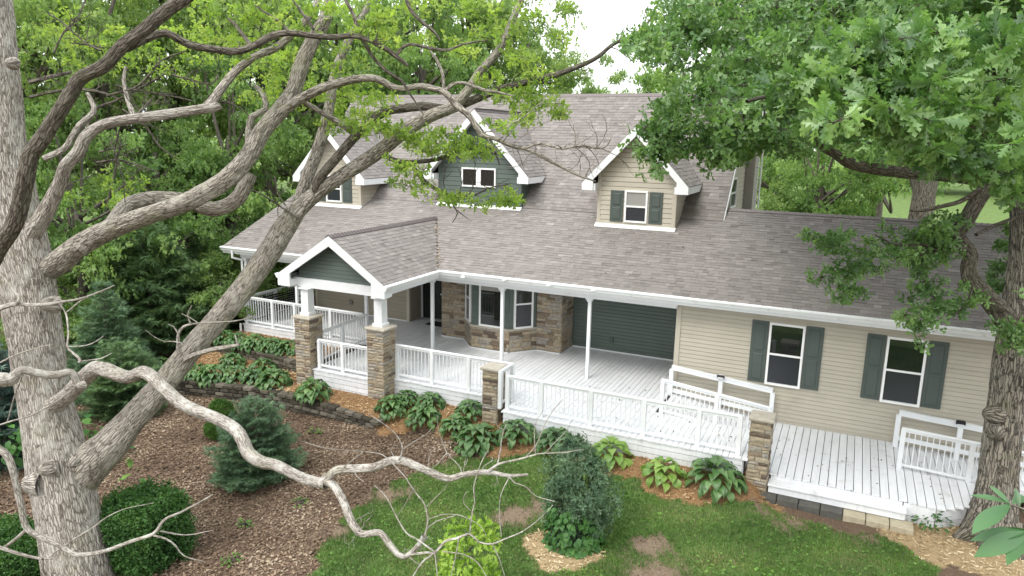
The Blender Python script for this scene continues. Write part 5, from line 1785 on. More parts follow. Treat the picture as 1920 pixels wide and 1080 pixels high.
limb_px(tb, [(345, 676, 13), (362, 666, 12), (400, 655, 11), (430, 650, 9), (450, 646, 6)], [LD + 0.2, LD - 0.2], 8, 0.05, 52)
limb_px(tb, [(444, 648, 4), (443, 635, 3), (440, 628, 2)], [LD - 0.2, LD - 0.2], 5, 0, 52)
tb.build('dead_branch', MAT['bark_dead'], oak)
tb = Tubes()
limb_px(tb, [(332, 680, 9), (334, 650, 8), (334, 628, 7), (345, 612, 6), (375, 606, 4), (440, 602, 3), (480, 592, 2)], [LD + 0.2, LD + 0.0], 7, 0.05, 53)
for pts in ([(334, 625, 4), (325, 612, 3), (315, 608, 2)], [(358, 608, 4), (352, 590, 3), (360, 572, 2)], [(372, 606, 3), (355, 595, 2.5), (340, 588, 1.5)], [(345, 645, 3), (325, 640, 2.5), (308, 640, 2), (290, 632, 1.5), (272, 618, 1)]):
    limb_px(tb, pts, [LD + 0.05, LD], 5, 0, 54)
tb.build('dead_branch', MAT['bark_dead'], oak)
WF = 0.9
# thin background twigs of the crown, upper left
tb = Tubes()
FINE = [
    ([(55, 182, 8), (100, 172, 8), (150, 168, 7), (200, 176, 6), (250, 200, 4)], LD + 0.3), ([(54, 155, 12), (80, 148, 11), (110, 140, 9), (135, 135, 6)], LD + 0.2),
    ([(160, 250, 7), (180, 205, 7), (215, 190, 6), (250, 172, 6), (290, 150, 5), (315, 135, 4)], LD + 0.3), ([(200, 180, 6), (260, 160, 5), (300, 115, 4), (350, 95, 3)], LD + 0.2),
    ([(100, 100, 5), (120, 60, 5), (145, 35, 4), (160, 0, 4)], LD + 0.3), ([(190, 95, 5), (160, 80, 4), (120, 45, 4), (90, 25, 3)], LD - 0.5), ([(195, 90, 4), (170, 85, 4), (130, 80, 3)], LD - 0.3),
    ([(230, 205, 5), (275, 240, 5), (300, 275, 4), (335, 300, 2)], LD), ([(225, 240, 4), (215, 290, 4), (230, 330, 3), (235, 385, 2)], LD - 0.3), ([(180, 305, 6), (220, 300, 5), (260, 310, 4), (300, 325, 2)], LD - 0.2), ([(185, 285, 5), (215, 278, 4), (240, 270, 2)], LD - 0.2),
    ([(255, 215, 5), (275, 195, 4), (290, 180, 3)], LD - 0.8), ([(215, 160, 5), (260, 170, 5), (330, 182, 4), (364, 190, 3)], LD + 0.4), ([(390, 180, 4), (420, 190, 4), (455, 205, 3), (470, 222, 3)], LD + 0.4),
    ([(320, 140, 5), (360, 150, 4), (395, 158, 4), (410, 140, 4)], LD - 0.1), ([(560, 410, 4), (530, 390, 4), (500, 370, 3), (470, 355, 3), (445, 352, 2)], LD + 0.6), ([(535, 385, 3), (520, 360, 2.5), (515, 330, 2)], LD + 0.6), ([(70, 395, 4), (120, 350, 3), (170, 330, 2)], LD + 0.3),
]
for pts, d in FINE:
    P, R = limb_px(tb, pts, [d, d + 0.3], 6, 0.05, 55, 0.08)
    twiglets(tb, P, R, RO, 9, 0.55, 0.009, start=0.15)
RZ_ = [([(60, 20), (240, 20), (360, 60), (560, 30), (560, 130), (430, 180), (300, 140), (100, 160)], 70, LD + 1.6, 1.8),
       ([(330, 10), (560, 0), (660, 20), (640, 60), (520, 60), (440, 90), (350, 70)], 40, LD - 0.6, 0.8),
       ([(500, 100), (640, 90), (740, 160), (760, 250), (650, 250), (560, 220), (480, 180)], 60, LD + 1.6, 1.2),
       ([(595, 180), (720, 180), (760, 240), (700, 260), (610, 240)], 22, LD + 0.2, 0.5),
       ([(640, 0), (760, 0), (1080, 0), (1090, 70), (1000, 110), (860, 100), (740, 90), (650, 60)], 70, LD + 0.6, 1.6),
       ([(870, 90), (1000, 100), (1040, 160), (1060, 200), (960, 200), (890, 150)], 34, LD + 0.6, 0.8),
       ([(960, 180), (1050, 190), (1060, 215), (990, 225)], 9, LD + 0.4, 0.5),
       ([(740, 240), (850, 250), (940, 265), (950, 290), (860, 300), (780, 300)], 40, LD + 0.5, 0.6),
       ([(730, 300), (790, 315), (850, 355), (930, 365), (980, 350), (985, 395), (920, 400), (840, 380), (740, 345)], 30, LD + 0.3, 0.6),
       ([(925, 230), (1000, 200), (1010, 225), (960, 255)], 8, LD - 0.3, 0.4),
       ([(1150, 60), (1240, 20), (1260, 110), (1200, 100)], 12, LD + 0.6, 0.6),
       ([(120, 300), (260, 330), (300, 420), (170, 420), (100, 360)], 10, LD + 1.2, 0.8),
       ([(640, 60), (720, 20), (760, 60), (700, 90)], 10, LD - 1.3, 0.3),
       ([(-300, -500), (1300, -600), (1200, -40), (600, -30), (100, -20), (-200, 0)], 75, LD + 0.5, 4.0)]
tplY = [rosette(RO, OAK3, 6, (0.4, 1.3)) for _ in range(5)]
C, r_, k_ = [], [], []
for poly, n, d, sp in RZ_:
    for q in inpoly_px(poly, n, RO):
        C.append(at_d(q[0], q[1], d + RO.normal(0, sp * 0.5)))
        r_.append(RO.uniform(0.16, 0.34))
        k_.append(RO.integers(5, 10))
leaf_mass('young_leaves', MAT['leaf_young'], oak, np.array(C), r_, k_, tplY, 0.105, RO, 0.35, 0.55, tb, 0.25, twr=0.005)['kind'] = 'stuff'
tb.build('fine_twigs', MAT['bark_dark'], oak)

# ------------------------------------------------------------------ the oak on the right
WF = 0.95
RR = np.random.default_rng(8)
RD = 14.75
roak = thing('oak_tree', 'dark ridged oak at the right with dense leafy crown over the wing roof', 'tree', at_z(1868, 1005, -0.85))
tb = Tubes()
limb_px(tb, [(1852, 1045, 175), (1856, 1010, 140), (1860, 980, 112), (1866, 940, 92), (1872, 890, 82), (1878, 830, 80), (1888, 760, 76), (1896, 690, 78), (1905, 620, 76), (1912, 560, 70), (1918, 480, 60), (1920, 400, 58), (1920, 300, 56), (1918, 180, 50), (1905, 40, 46), (1890, -150, 36), (1880, -400, 20)], [RD, RD, RD + 0.1, RD + 0.2, RD + 0.2], 110, 0.04, 60, 0.06, 0.03)
knob(tb, 1850, 775, RD - 0.05, 0.13, (-0.95, -0.25, 0.1), 11)
knob(tb, 1868, 815, RD - 0.36, 0.10, (-0.2, -1, 0), 12)
for ang in (3.6, 4.4, 5.3):
    c = at_z(1862, 1010, -0.85)
    tb.add([c + np.array((math.cos(ang) * 0.25, math.sin(ang) * 0.25, 0.45)), c + np.array((math.cos(ang) * 0.5, math.sin(ang) * 0.5, 0.12)), c + np.array((math.cos(ang) * 0.8, math.sin(ang) * 0.8, -0.08))], [0.28, 0.2, 0.1], 14, 0.06, 0.06, 61)
tb.build('trunk', MAT['bark_r'], roak)
tb = Tubes()
limb_px(tb, [(1905, 640, 50), (1888, 605, 48), (1873, 581, 46), (1850, 556, 42), (1826, 532, 38), (1814, 507, 32), (1818, 478, 30), (1802, 456, 30), (1795, 440, 28), (1812, 412, 32), (1830, 380, 34), (1850, 350, 32), (1870, 300, 28), (1880, 230, 22), (1870, 140, 16), (1850, 60, 10)], [RD, RD - 0.9, RD - 1.4, RD - 2.6], 44, 0.12, 62, 0.035, 0.014)
limb_px(tb, [(1800, 450, 14), (1785, 436, 12), (1778, 428, 9)], [RD - 1.2, RD - 1.2], 8, 0.06, 63)
PS1 = limb_px(tb, [(1806, 462, 13), (1780, 470, 11), (1755, 468, 9), (1730, 458, 8), (1700, 460, 7), (1670, 455, 5), (1640, 440, 3)], [RD - 1.1, RD - 0.9], 8, 0.06, 64)
PS2 = limb_px(tb, [(1760, 468, 7), (1740, 475, 6), (1710, 480, 5), (1680, 488, 3)], [RD - 1.0, RD - 0.9], 7, 0.06, 65)
limb_px(tb, [(1838, 355, 12), (1800, 378, 10), (1760, 388, 9), (1730, 395, 7), (1705, 395, 4)], [RD - 1.8, RD - 1.5], 8, 0.06, 66)
limb_px(tb, [(1830, 440, 8), (1860, 425, 9), (1895, 412, 9), (1925, 402, 9)], [RD - 1.2, RD - 0.2], 8, 0.06, 67)
limb_px(tb, [(1825, 535, 7), (1812, 570, 5), (1790, 590, 3)], [RD - 1.0, RD - 1.0], 6, 0.05, 68)
# main boughs towards the camera and the house
limb_px(tb, [(1920, 330, 40), (1860, 250, 34), (1780, 200, 30), (1700, 160, 24), (1600, 150, 18), (1500, 165, 12), (1400, 190, 8)], [RD, RD - 3.5, RD - 5.5, RD - 6.5], 12, 0.07, 69)
limb_px(tb, [(1920, 350, 40), (1800, 330, 34), (1680, 322, 28), (1600, 308, 24), (1560, 285, 20), (1480, 250, 15), (1390, 235, 9), (1300, 240, 6), (1250, 260, 3)], [RD, RD - 1.5, RD - 2.6, RD - 2.8], 12, 0.08, 70)
limb_px(tb, [(1915, 200, 36), (1800, 100, 28), (1650, 40, 22), (1500, 10, 16), (1380, 30, 11), (1280, 60, 6)], [RD, RD - 1.5, RD - 2.2], 12, 0.08, 71)
limb_px(tb, [(1400, 170, 4), (1430, 155, 4), (1435, 190, 4), (1430, 235, 4)], [RD - 3, RD - 3], 6, 0.05, 72)
limb_px(tb, [(1905, 45, 5), (1895, 80, 4), (1890, 120, 3)], [RD - 6.5, RD - 6.5], 6, 0.05, 73)
tb.build('limb', MAT['bark_dark'], roak)
tb = Tubes()
tplN = [rosette(RR, OAK, 7, (0.5, 1.35), (0.65, 1.2)) for _ in range(6)]
tplM = [rosette(RR, OAK3, 6, (0.5, 1.35), (0.65, 1.2)) for _ in range(5)]
ZN = [([(1470, 130), (1560, 95), (1640, 45), (1780, 25), (1920, 60), (1960, 330), (1850, 310), (1740, 270), (1650, 250), (1560, 270), (1480, 220)], 62, 6.9, 0.7, (0.18, 0.32), (8, 13)),
      ([(1640, 250), (1760, 265), (1920, 290), (1960, 390), (1850, 320), (1730, 290)], 14, 7.6, 0.7, (0.18, 0.3), (7, 11))]
C, r_, k_ = [], [], []
for poly, n, d, sp, rr, kk in ZN:
    for q in inpoly_px(poly, n, RR):
        C.append(at_d(q[0], q[1], d + RR.normal(0, sp * 0.5)))
        r_.append(RR.uniform(*rr))
        k_.append(RR.integers(*kk))
leaf_mass('near_leaves', MAT['leaf_oak'], roak, np.array(C), r_, k_, tplN, 0.185, RR, 0.45, 0.6, tb, 0.25)['kind'] = 'stuff'
ZM = [([(1190, 40), (1260, 0), (1500, 0), (1500, 180), (1420, 230), (1340, 230), (1290, 200), (1240, 190), (1230, 120), (1165, 105)], 105, 11.5, 1.6, (0.25, 0.5), (11, 20)),
      ([(1500, 0), (1920, 0), (1960, 200), (1960, 340), (1850, 330), (1700, 305), (1560, 290), (1450, 260)], 125, 11.0, 2.4, (0.25, 0.5), (11, 20)),
      ([(1240, 190), (1330, 220), (1440, 220), (1500, 290), (1420, 260), (1400, 290), (1350, 310), (1310, 280), (1280, 260), (1215, 250)], 58, 11.4, 0.9, (0.2, 0.36), (10, 16)),
      ([(1170, 262), (1240, 262), (1270, 300), (1230, 325), (1200, 300)], 9, 11.4, 0.4, (0.15, 0.26), (7, 12)),
      ([(1205, 230), (1262, 240), (1290, 290), (1240, 300)], 12, 11.4, 0.4, (0.18, 0.3), (8, 13)),
      ([(1515, 440), (1570, 430), (1700, 425), (1790, 450), (1780, 500), (1700, 520), (1620, 535), (1560, 580), (1530, 510)], 52, RD - 0.9, 0.5, (0.16, 0.32), (9, 14)),
      ([(1700, 395), (1800, 400), (1790, 450), (1720, 440)], 12, RD - 1.2, 0.4, (0.18, 0.3), (9, 13)),
      ([(1690, 540), (1790, 520), (1850, 560), (1780, 600), (1720, 632), (1690, 600), (1670, 565)], 22, RD - 1.0, 0.5, (0.16, 0.28), (8, 13)),
      ([(1700, 600), (1740, 600), (1735, 655), (1700, 650)], 4, RD - 1.0, 0.3, (0.12, 0.2), (6, 9)),
      ([(1850, 420), (1930, 400), (1930, 640), (1890, 640), (1860, 560)], 26, RD + 0.6, 0.5, (0.18, 0.32), (8, 14)),
      ([(1855, 590), (1925, 600), (1925, 680), (1870, 640)], 10, RD - 1.0, 0.4, (0.15, 0.25), (7, 11)),
      ([(1450, 0), (1930, 0), (1960, 300), (1720, 280), (1590, 260), (1470, 230)], 130, 17.0, 4.0, (0.4, 0.7), (14, 22)),
      ([(1300, -500), (2500, -600), (2700, 500), (1990, 600), (1990, 20), (1500, -20), (1320, -60)], 150, 13.5, 6.0, (0.4, 0.7), (13, 20))]
C, r_, k_ = [], [], []
for poly, n, d, sp, rr, kk in ZM:
    for q in inpoly_px(poly, n, RR):
        C.append(at_d(q[0], q[1], max(6.0, d + RR.normal(0, sp * 0.5))))
        r_.append(RR.uniform(*rr))
        k_.append(RR.integers(*kk))
nb_ = 280                       # the two outer zones are finer sprays
leaf_mass('crown', MAT['leaf_oak'], roak, np.array(C[:-nb_]), r_[:-nb_], k_[:-nb_], tplM, 0.13, RR, 0.4, 0.6, tb, 0.25)['kind'] = 'stuff'
HIGH = [spray_tpl(RR, 6) for _ in range(4)]
leaf_mass('outer_crown', MAT['leaf_oak'], roak, np.array(C[-nb_:]), r_[-nb_:], np.full(nb_, 42), HIGH, 0.13, RR, 0.3, 0.6, None, 0.25)['kind'] = 'stuff'
tb.build('twigs', MAT['bark_dark'], roak)
# upper crown spreading over the wing
n = 620
C = np.stack([RR.uniform(-1.2, 10.5, n), RR.uniform(-5.5, 9, n), RR.uniform(8.0, 13.5, n)], -1)
C = C[(np.hypot((C[:, 0] - 5.5) / 6.5, (C[:, 1] - 1) / 7.5) < 1)]
leaf_mass('upper_crown', MAT['leaf_oak'], roak, C, RR.uniform(0.6, 1.0, len(C)), np.full(len(C), 34), HIGH, 0.2, RR, 0.2, 0.6, None, 0.3)['kind'] = 'stuff'

# ------------------------------------------------------------------ hickory sapling close to the camera, lower right
hk = thing('hickory_sapling', 'hickory twig with large toothless leaflets close in the lower right corner', 'tree', at_d(2080, 1400, 3.4))
tb = Tubes()
HD = 3.3
limb_px(tb, [(2090, 1500, 30), (2050, 1200, 26), (1990, 1040, 22), (1975, 960, 18), (1990, 800, 12)], [HD + 0.2, HD + 0.1], 8, 0.05, 80)
limb_px(tb, [(1980, 975, 7), (1935, 960, 6), (1892, 945, 4)], [HD, HD], 6, 0, 81)
limb_px(tb, [(1985, 1020, 7), (1950, 1000, 6), (1925, 995, 4)], [HD, HD], 6, 0, 82)
tb.build('stem', MAT['bark_limb'], hk)
HKT = leaf_template([0, .08, .25, .42, .6, .78, .92, 1], [.01, .045, .10, .132, .135, .10, .04, .0], 0.0, 0.14, 0.2)
hkm = mesh_np('leaflet', HKT[0], HKT[1], smooth=True)
hkm.materials.append(MAT['hick'])
for (bx_, by_, tx, ty, L_) in ((1893, 944, 1822, 922, 1), (1893, 944, 1858, 908, 1), (1893, 946, 1826, 985, 1), (1898, 944, 1930, 925, 1), (1912, 952, 1940, 985, 1), (1918, 955, 1965, 930, 1), (1930, 996, 1826, 1003, 1), (1928, 998, 1838, 1035, 1), (1932, 1000, 1888, 1046, 1), (1926, 994, 1876, 986, 1), (1945, 1000, 1990, 1060, 1), (1912, 950, 1905, 915, 1)):
    a, b = at_d(bx_, by_, HD), at_d(tx, ty, HD - RR.uniform(-0.1, 0.15))
    d = b - a
    nh = nrm(np.array((0.1, -0.25, 1.0)) + RR.normal(0, 0.35, 3))
    R = frames(d[None], nh[None])[0] * np.linalg.norm(d) * 1.03
    o = bpy.data.objects.new('leaflet', hkm)
    COL.objects.link(o)
    o.parent = hk
    o.matrix_parent_inverse = parent_inv(hk)
    M4 = Matrix.Identity(4)
    for i in range(3):
        for j in range(3):
            M4[i][j] = R[i][j]
        M4[i][3] = a[i]
    o.matrix_basis = M4
# ------------------------------------------------------------------ forest behind and beside the house
RB = np.random.default_rng(21)


SPR = [spray_tpl(RB, 5) for _ in range(5)]


def make_crown(seed, mat_, nc=90, per=60, leaf=0.036, low=-0.75, shape=1.0):
    """unit crown (radius 1, centre 0) of clumps with gaps; returns (trunk mesh, crown mesh)"""
    rng = np.random.default_rng(seed)
    C, r = [], []
    lob = nrm(rng.normal(size=(7, 3)))
    while len(C) < nc:
        d = nrm(rng.normal(size=3))
        bulge = 0.72 + 0.34 * max(0, (lob @ d).max()) ** 3
        rad = bulge * rng.random() ** 0.38
        p = d * rad * np.array((1, 1, shape))
        if p[2] < low:
            continue
        C.append(p)
        r.append(rng.uniform(0.12, 0.24))
    C = np.array(C)
    tbx = Tubes()
    hgt = 1.3
    tbx.add([(0, 0, -hgt - 1.2), (0.02, 0.01, -0.9), (-0.03, 0.02, -0.3), (0.02, 0, 0.4)], [0.085, 0.065, 0.05, 0.02], 9, 0.15, 0.06, seed)
    for i in rng.choice(len(C), 26, replace=False):
        z0 = rng.uniform(-0.7, 0.25)
        a = np.array((0, 0, min(z0, C[i][2])))
        m_ = (a + C[i]) / 2 + rng.normal(0, 0.06, 3)
        tbx.add([a, m_, C[i]], [0.025, 0.016, 0.006], 5, 0.25, 0, seed)
    tr = tbx.build('trunk', MAT['bark_bg'], world_=False)
    cr = leaf_mass('crown', mat_, None, C, r, rng.integers(int(per * 0.6), int(per * 1.3), nc), SPR, leaf, rng, 0.1, 0.65, None, 0.3, world_=False)
    return tr, cr


CROWNS = {'A1': make_crown(1, MAT['leaf_bgA']), 'A2': make_crown(2, MAT['leaf_bgA'], 75, 66), 'B1': make_crown(3, MAT['leaf_bgB']), 'B2': make_crown(4, MAT['leaf_bgB'], 80, 64, 0.04), 'C1': make_crown(5, MAT['leaf_bgC'], 80, 64),
          'S1': make_crown(6, MAT['leaf_bgA'], 60, 60, 0.06, -0.5, 0.8), 'S2': make_crown(7, MAT['leaf_bgB'], 60, 60, 0.06, -0.5, 0.8)}


def bg_tree(kind, px_, d, rad, zc, label, name='forest_tree', group='trees of the wood around the house', sz=1.25):
    """crown centre seen at px_ in plan, at camera depth d; radius rad, centre height zc"""
    P = at_d(px_, 300, d)
    x, y = P[0], P[1]
    g0 = float(gz(x, y))
    t = bpy.data.objects.new(name, None)
    COL.objects.link(t)
    t.location = (x, y, g0)
    _W[t.name] = (x, y, g0)
    tag(t, label, 'tree' if 'shrub' not in name else 'shrub', group)
    tr, cr = CROWNS[kind]
    rot = RB.uniform(0, 6.28)
    for nm, me_ in (('trunk', tr), ('crown', cr)):
        o = bpy.data.objects.new(nm, me_)
        COL.objects.link(o)
        o.parent = t
        o.matrix_basis = Matrix.Translation((0, 0, zc - g0)) @ Matrix.Rotation(rot, 4, 'Z') @ Matrix.Diagonal((rad, rad, rad * sz, 1))
    return t


BG = [
    # kind, px, depth, radius, centre height, label
    ('B1', -150, 30, 6.0, 6.5, 'dark green forest tree at the far left edge behind the oak trunk'),
    ('A1', 40, 27, 4.6, 8.8, 'bright leafed forest tree seen just right of the oak trunk top'),
    ('B2', 130, 24, 3.4, 3.4, 'mid green understory tree directly right of the oak trunk'),
    ('A2', 200, 31, 5.6, 9.5, 'tall yellow green tree between the crossing oak limbs, upper left'),
    ('B1', 290, 29, 4.0, 4.0, 'deep green tree low between the oak limbs, left of the house'),
    ('A1', 350, 36, 6.2, 11.5, 'tall bright tree high behind the horizontal oak limb'),
    ('B2', 430, 31, 4.2, 4.6, 'deep green tree beside the left end of the house'),
    ('A2', 500, 38, 5.5, 9.5, 'yellow green tree above the left dormer'),
    ('S1', 405, 26.5, 2.0, 1.2, 'weeping pale green shrub beside the left roof edge'),
    ('B1', 590, 42, 6.5, 9.5, 'broad dark green tree behind the left dormer'),
    ('A1', 690, 46, 6.2, 11.5, 'bright tree behind the ridge left of the green dormer'),
    ('B2', 790, 44, 5.4, 9.0, 'mid green tree rising behind the ridge above the green dormer'),
    ('A2', 880, 52, 7.0, 12.5, 'tall bright tree behind the ridge at the top centre'),
    ('C1', 985, 50, 5.0, 10.5, 'pale rounded tree behind the ridge left of the open sky'),
    ('C1', 1065, 58, 4.4, 9.0, 'small pale tree behind the ridge below the open sky'),
    ('C1', 1205, 62, 4.6, 8.2, 'pale tree top behind the ridge right of the open sky'),
    ('B2', 1330, 52, 6.5, 8.8, 'mid green tree behind the right end of the main ridge'),
    ('C1', 1440, 33, 3.0, 2.6, 'pale spreading tree right of the antenna tower'),
    ('B1', 1470, 44, 5.5, 7.5, 'dark tree behind the antenna tower'),
    ('B2', 1545, 34, 3.6, 4.0, 'mid green tree behind the middle of the wing ridge'),
    ('B1', 1650, 48, 6.5, 9.8, 'dark tree behind the right oak foliage, above the wing'),
    ('A1', 1760, 112, 9.0, 9.0, 'bright tree beyond the far lawn on the right'),
    ('B2', 1860, 115, 10, 9.5, 'mid green tree beyond the far lawn behind the twisted limb'),
    ('A2', 1980, 105, 9.5, 9.5, 'bright tree at the right edge beyond the lawn'),
    ('B1', 1690, 120, 10.5, 9.5, 'dark tree at the far edge of the lawn'),
    ('S1', 60, 22, 1.7, 0.5, 'bright shrub at the wood edge behind the oak trunk'),
    ('S2', 190, 27, 2.2, 0.8, 'deep green shrub at the wood edge left of the pine'),
    ('S1', 390, 30, 2.4, 0.8, 'bright shrub at the wood edge behind the porch railing'),
    ('S2', 480, 33, 2.6, 1.0, 'deep green shrub beyond the left porch post'),
    ('S1', 540, 34, 2.4, 0.4, 'bright shrub seen through the left porch railing'),
    ('S1', 330, 25.5, 1.3, 0.3, 'small bright maple shrub behind the hosta terraces'),
]
for k, (kd, px_, d, rad, zc, lb) in enumerate(BG):
    bg_tree(kd, px_, d, rad, zc, lb, 'forest_shrub' if kd[0] == 'S' else 'forest_tree', sz=1.0 if kd[0] == 'S' else 1.25)
# mature trunk standing on the far lawn to the right
for (px_, d, w, lb, top) in ((1722, 31, 44, 'thick brown trunk standing on the lawn behind the wing ridge', -200),):
    b = at_d(px_, 400, d)
    t = thing('shade_tree', lb, 'tree', (b[0], b[1], -1.0), 'shade trees on the back lawn')
    tb = Tubes()
    r0 = w / 2 * d / FPX
    tb.add([(b[0], b[1], -1.2), (b[0], b[1], 0.5), (b[0] + 0.1, b[1], 3), (b[0] + 0.1, b[1] + 0.2, 7), (b[0] - 0.3, b[1], 11)], [r0 * 1.35, r0 * 1.05, r0, r0 * 0.85, r0 * 0.4], 18, 0.25, 0.05, 90)
    for q in range(5):
        a = RB.uniform(0, 6.28)
        tb.add([(b[0] + 0.05, b[1], 4.5 + q), (b[0] + 1.5 * math.cos(a), b[1] + 1.5 * math.sin(a), 6 + q), (b[0] + 3.2 * math.cos(a), b[1] + 3.2 * math.sin(a), 7 + q)], [r0 * 0.45, r0 * 0.3, 0.05], 8, 0.4, 0.05, q)
    tb.build('trunk', MAT['bark_r'], t)
    o = bpy.data.objects.new('crown', CROWNS['B1'][1])
    COL.objects.link(o)
    o.parent = t
    o.matrix_basis = Matrix.Translation((0, 0, 10.5)) @ Matrix.Diagonal((5, 5, 4.5, 1))
# far wood as one mass
C, r_ = [], []
for k in range(420):
    px_ = RB.uniform(-900, 2700)
    d = RB.uniform(75, 110) if px_ < 1250 else RB.uniform(122, 150)
    P = at_d(px_, 300, d)
    gap = 1 - 0.75 * math.exp(-((px_ - 1120) / 90) ** 2)
    top = (9.5 + 6 * math.sin(px_ * 0.011) + 4 * math.sin(px_ * 0.027)) * gap
    if px_ < 950:
        top += 7
    z = RB.uniform(-1, max(1.5, top))
    C.append((P[0], P[1], z))
    r_.append(RB.uniform(2.0, 3.6))
fw_ = leaf_mass('far_wood', MAT['leaf_bgA'], None, np.array(C), r_, np.full(len(C), 30), SPR, 0.74, RB, 0.1, 0.8)
tag(fw_, 'distant continuous wood closing the view behind the house', 'wood', kind='stuff')

# ------------------------------------------------------------------ conifers
NSP = []
for k in range(4):
    Vs, Fs, b = [], [], 0
    for j in range(7):
        a = (j / 6 - 0.5) * 2.0
        d = nrm(np.array((math.sin(a), math.cos(a) * 0.9, RB.uniform(-0.25, 0.35))))
        R = frames(d[None], np.array([[0, 0, 1.0]]))[0]
        V = (np.array([(-.075, 0, 0), (.075, 0, 0), (0.0, 1, 0)]) @ R.T) * RB.uniform(0.7, 1.1) + np.array((0, 0.15 * RB.random(), 0))
        Vs.append(V)
        Fs.append(np.array([(0, 1, 2)]) + b)
        b += 3
    NSP.append((np.concatenate(Vs), np.concatenate(Fs)))


def conifer(name, label, loc, H, Rb, mat_, cat='tree', seed=1, lev=26, leaf=0.09, droop=0.15, asc=0.25, base=0.03, bulge=0.75, wood='bark_bg'):
    rng = np.random.default_rng(seed)
    loc = np.array(loc, float)
    t = thing(name, label, cat, loc)
    tb = Tubes()
    tb.add([loc + (0, 0, -0.1), loc + (0, 0, H * 0.5), loc + (0.01, 0, H * 0.98)], [0.028 * H, 0.016 * H, 0.003 * H], 8, H / 12, 0.03, seed)
    pos, ax = [], []
    for i in range(lev):
        f = (i + rng.random()) / lev
        z = H * (base + (0.97 - base) * f)
        R = Rb * (1 - f) ** bulge * rng.uniform(0.85, 1.1) + 0.02 * H
        nb = int(9 - 4 * f)
        a0 = rng.uniform(0, 6.28)
        for j in range(nb):
            a = a0 + 6.283 * j / nb + rng.normal(0, 0.15)
            rr = R * rng.uniform(0.75, 1.12)
            o_ = np.array((math.cos(a), math.sin(a), 0))
            tipz = -droop * rr + asc * rr * f * 2
            P0 = loc + (0, 0, z)
            P1 = P0 + o_ * rr * 0.5 + np.array((0, 0, tipz * 0.35))
            P2 = P0 + o_ * rr + np.array((0, 0, tipz + 0.06 * rr))
            tb.add([P0, P1, P2], [0.006 * H * (1 - f) + 0.004, 0.004 * H * (1 - f) + 0.003, 0.002], 4, rr / 3, 0, seed)
            sd_ = np.array((-o_[1], o_[0], 0))
            ns = max(3, int(rr / (leaf * 0.55)))
            for s in range(ns):
                u = 0.22 + 0.78 * (s + rng.random()) / ns
                q = P0 * (1 - u) ** 2 + 2 * P1 * u * (1 - u) + P2 * u * u
                wmax = rr * 0.42 * (1 - abs(u - 0.55) * 1.3)
                m_ = max(1, int(wmax / (leaf * 0.6)))
                for sg in (-1, 1):
                    for w in range(m_):
                        off = wmax * (w + rng.random()) / m_ * 0.9
                        pos.append(q + sd_ * sg * off + o_ * off * 0.55 + np.array((0, 0, -0.12 * off + rng.normal(0, leaf * 0.15))))
                        ax.append(nrm(o_ * 0.8 + sd_ * sg * rng.uniform(0.2, 0.8) + np.array((0, 0, rng.normal(0.05, 0.2)))))
                pos.append(q + np.array((0, 0, leaf * 0.2)))
                ax.append(nrm(o_ + rng.normal(0, 0.3, 3) + np.array((0, 0, 0.2))))
    pos, ax = np.array(pos), np.array(ax)
    for k in range(6):
        pos = np.vstack([pos, loc + (0, 0, H * (0.94 + 0.01 * k))])
        ax = np.vstack([ax, nrm(rng.normal(0, 0.4, 3) + np.array((0, 0, 1.0)))])
    n = len(pos)
    w = rng.integers(0, 4, n)
    Vs, Fs, As, b = [], [], [], 0
    nh = np.tile((0, 0, 1.0), (n, 1)) + rng.normal(0, 0.4, (n, 3))
    Rm = frames(ax, nh)
    for ti in range(4):
        s = w == ti
        V, F, A = stamp(NSP[ti], pos[s], Rm[s], leaf * rng.uniform(0.8, 1.3, s.sum()), np.clip(rng.normal(0.5, 0.22, s.sum()), 0, 1))
        Vs.append(V)
        Fs.append(F + b)
        As.append(A)
        b += len(V)
    link('foliage', mesh_np('foliage', np.concatenate(Vs), np.concatenate(Fs), attr=np.concatenate(As)), t, mat_)['kind'] = 'stuff'
    tb.build('trunk', MAT[wood], t)
    return t


def gp(px_, py_, z=-1.0):
    P = at_z(px_, py_, z)
    return np.array((P[0], P[1], float(gz(P[0], P[1]))))


conifer('spruce_shrub', 'young spruce with uneven skirt on the leaf bed below the dead limb', gp(482, 893), 1.95, 0.98, MAT['needle'], 'shrub', 31, 20, 0.10, 0.10, 0.35, 0.05, 0.5)
conifer('spruce_tree', 'dense young spruce behind the oak trunk left of the block wall', gp(212, 735), 3.5, 1.25, MAT['needle'], 'tree', 32, 30, 0.15)
conifer('spruce_tree', 'short spruce standing low beside the leaning oak limb', gp(235, 770), 2.0, 1.1, MAT['needle_pine'], 'tree', 33, 20, 0.13, 0.05, 0.4, 0.04, 0.5)
conifer('blue_spruce', 'blue green spruce at the left edge behind the oak trunk', gp(-5, 850), 3.2, 1.5, MAT['needle_blue'], 'tree', 34, 24, 0.16)
conifer('pine_tree', 'large dark soft needled pine left of the porch', gp(290, 655), 4.6, 2.4, MAT['needle_pine'], 'tree', 35, 24, 0.26, -0.05, 0.3, 0.05, 0.55)
conifer('pine_tree', 'dark pine behind the large pine, right beside the leaning limb', gp(395, 610), 3.6, 1.8, MAT['needle_pine'], 'tree', 36, 22, 0.26, -0.02, 0.3, 0.05, 0.55)

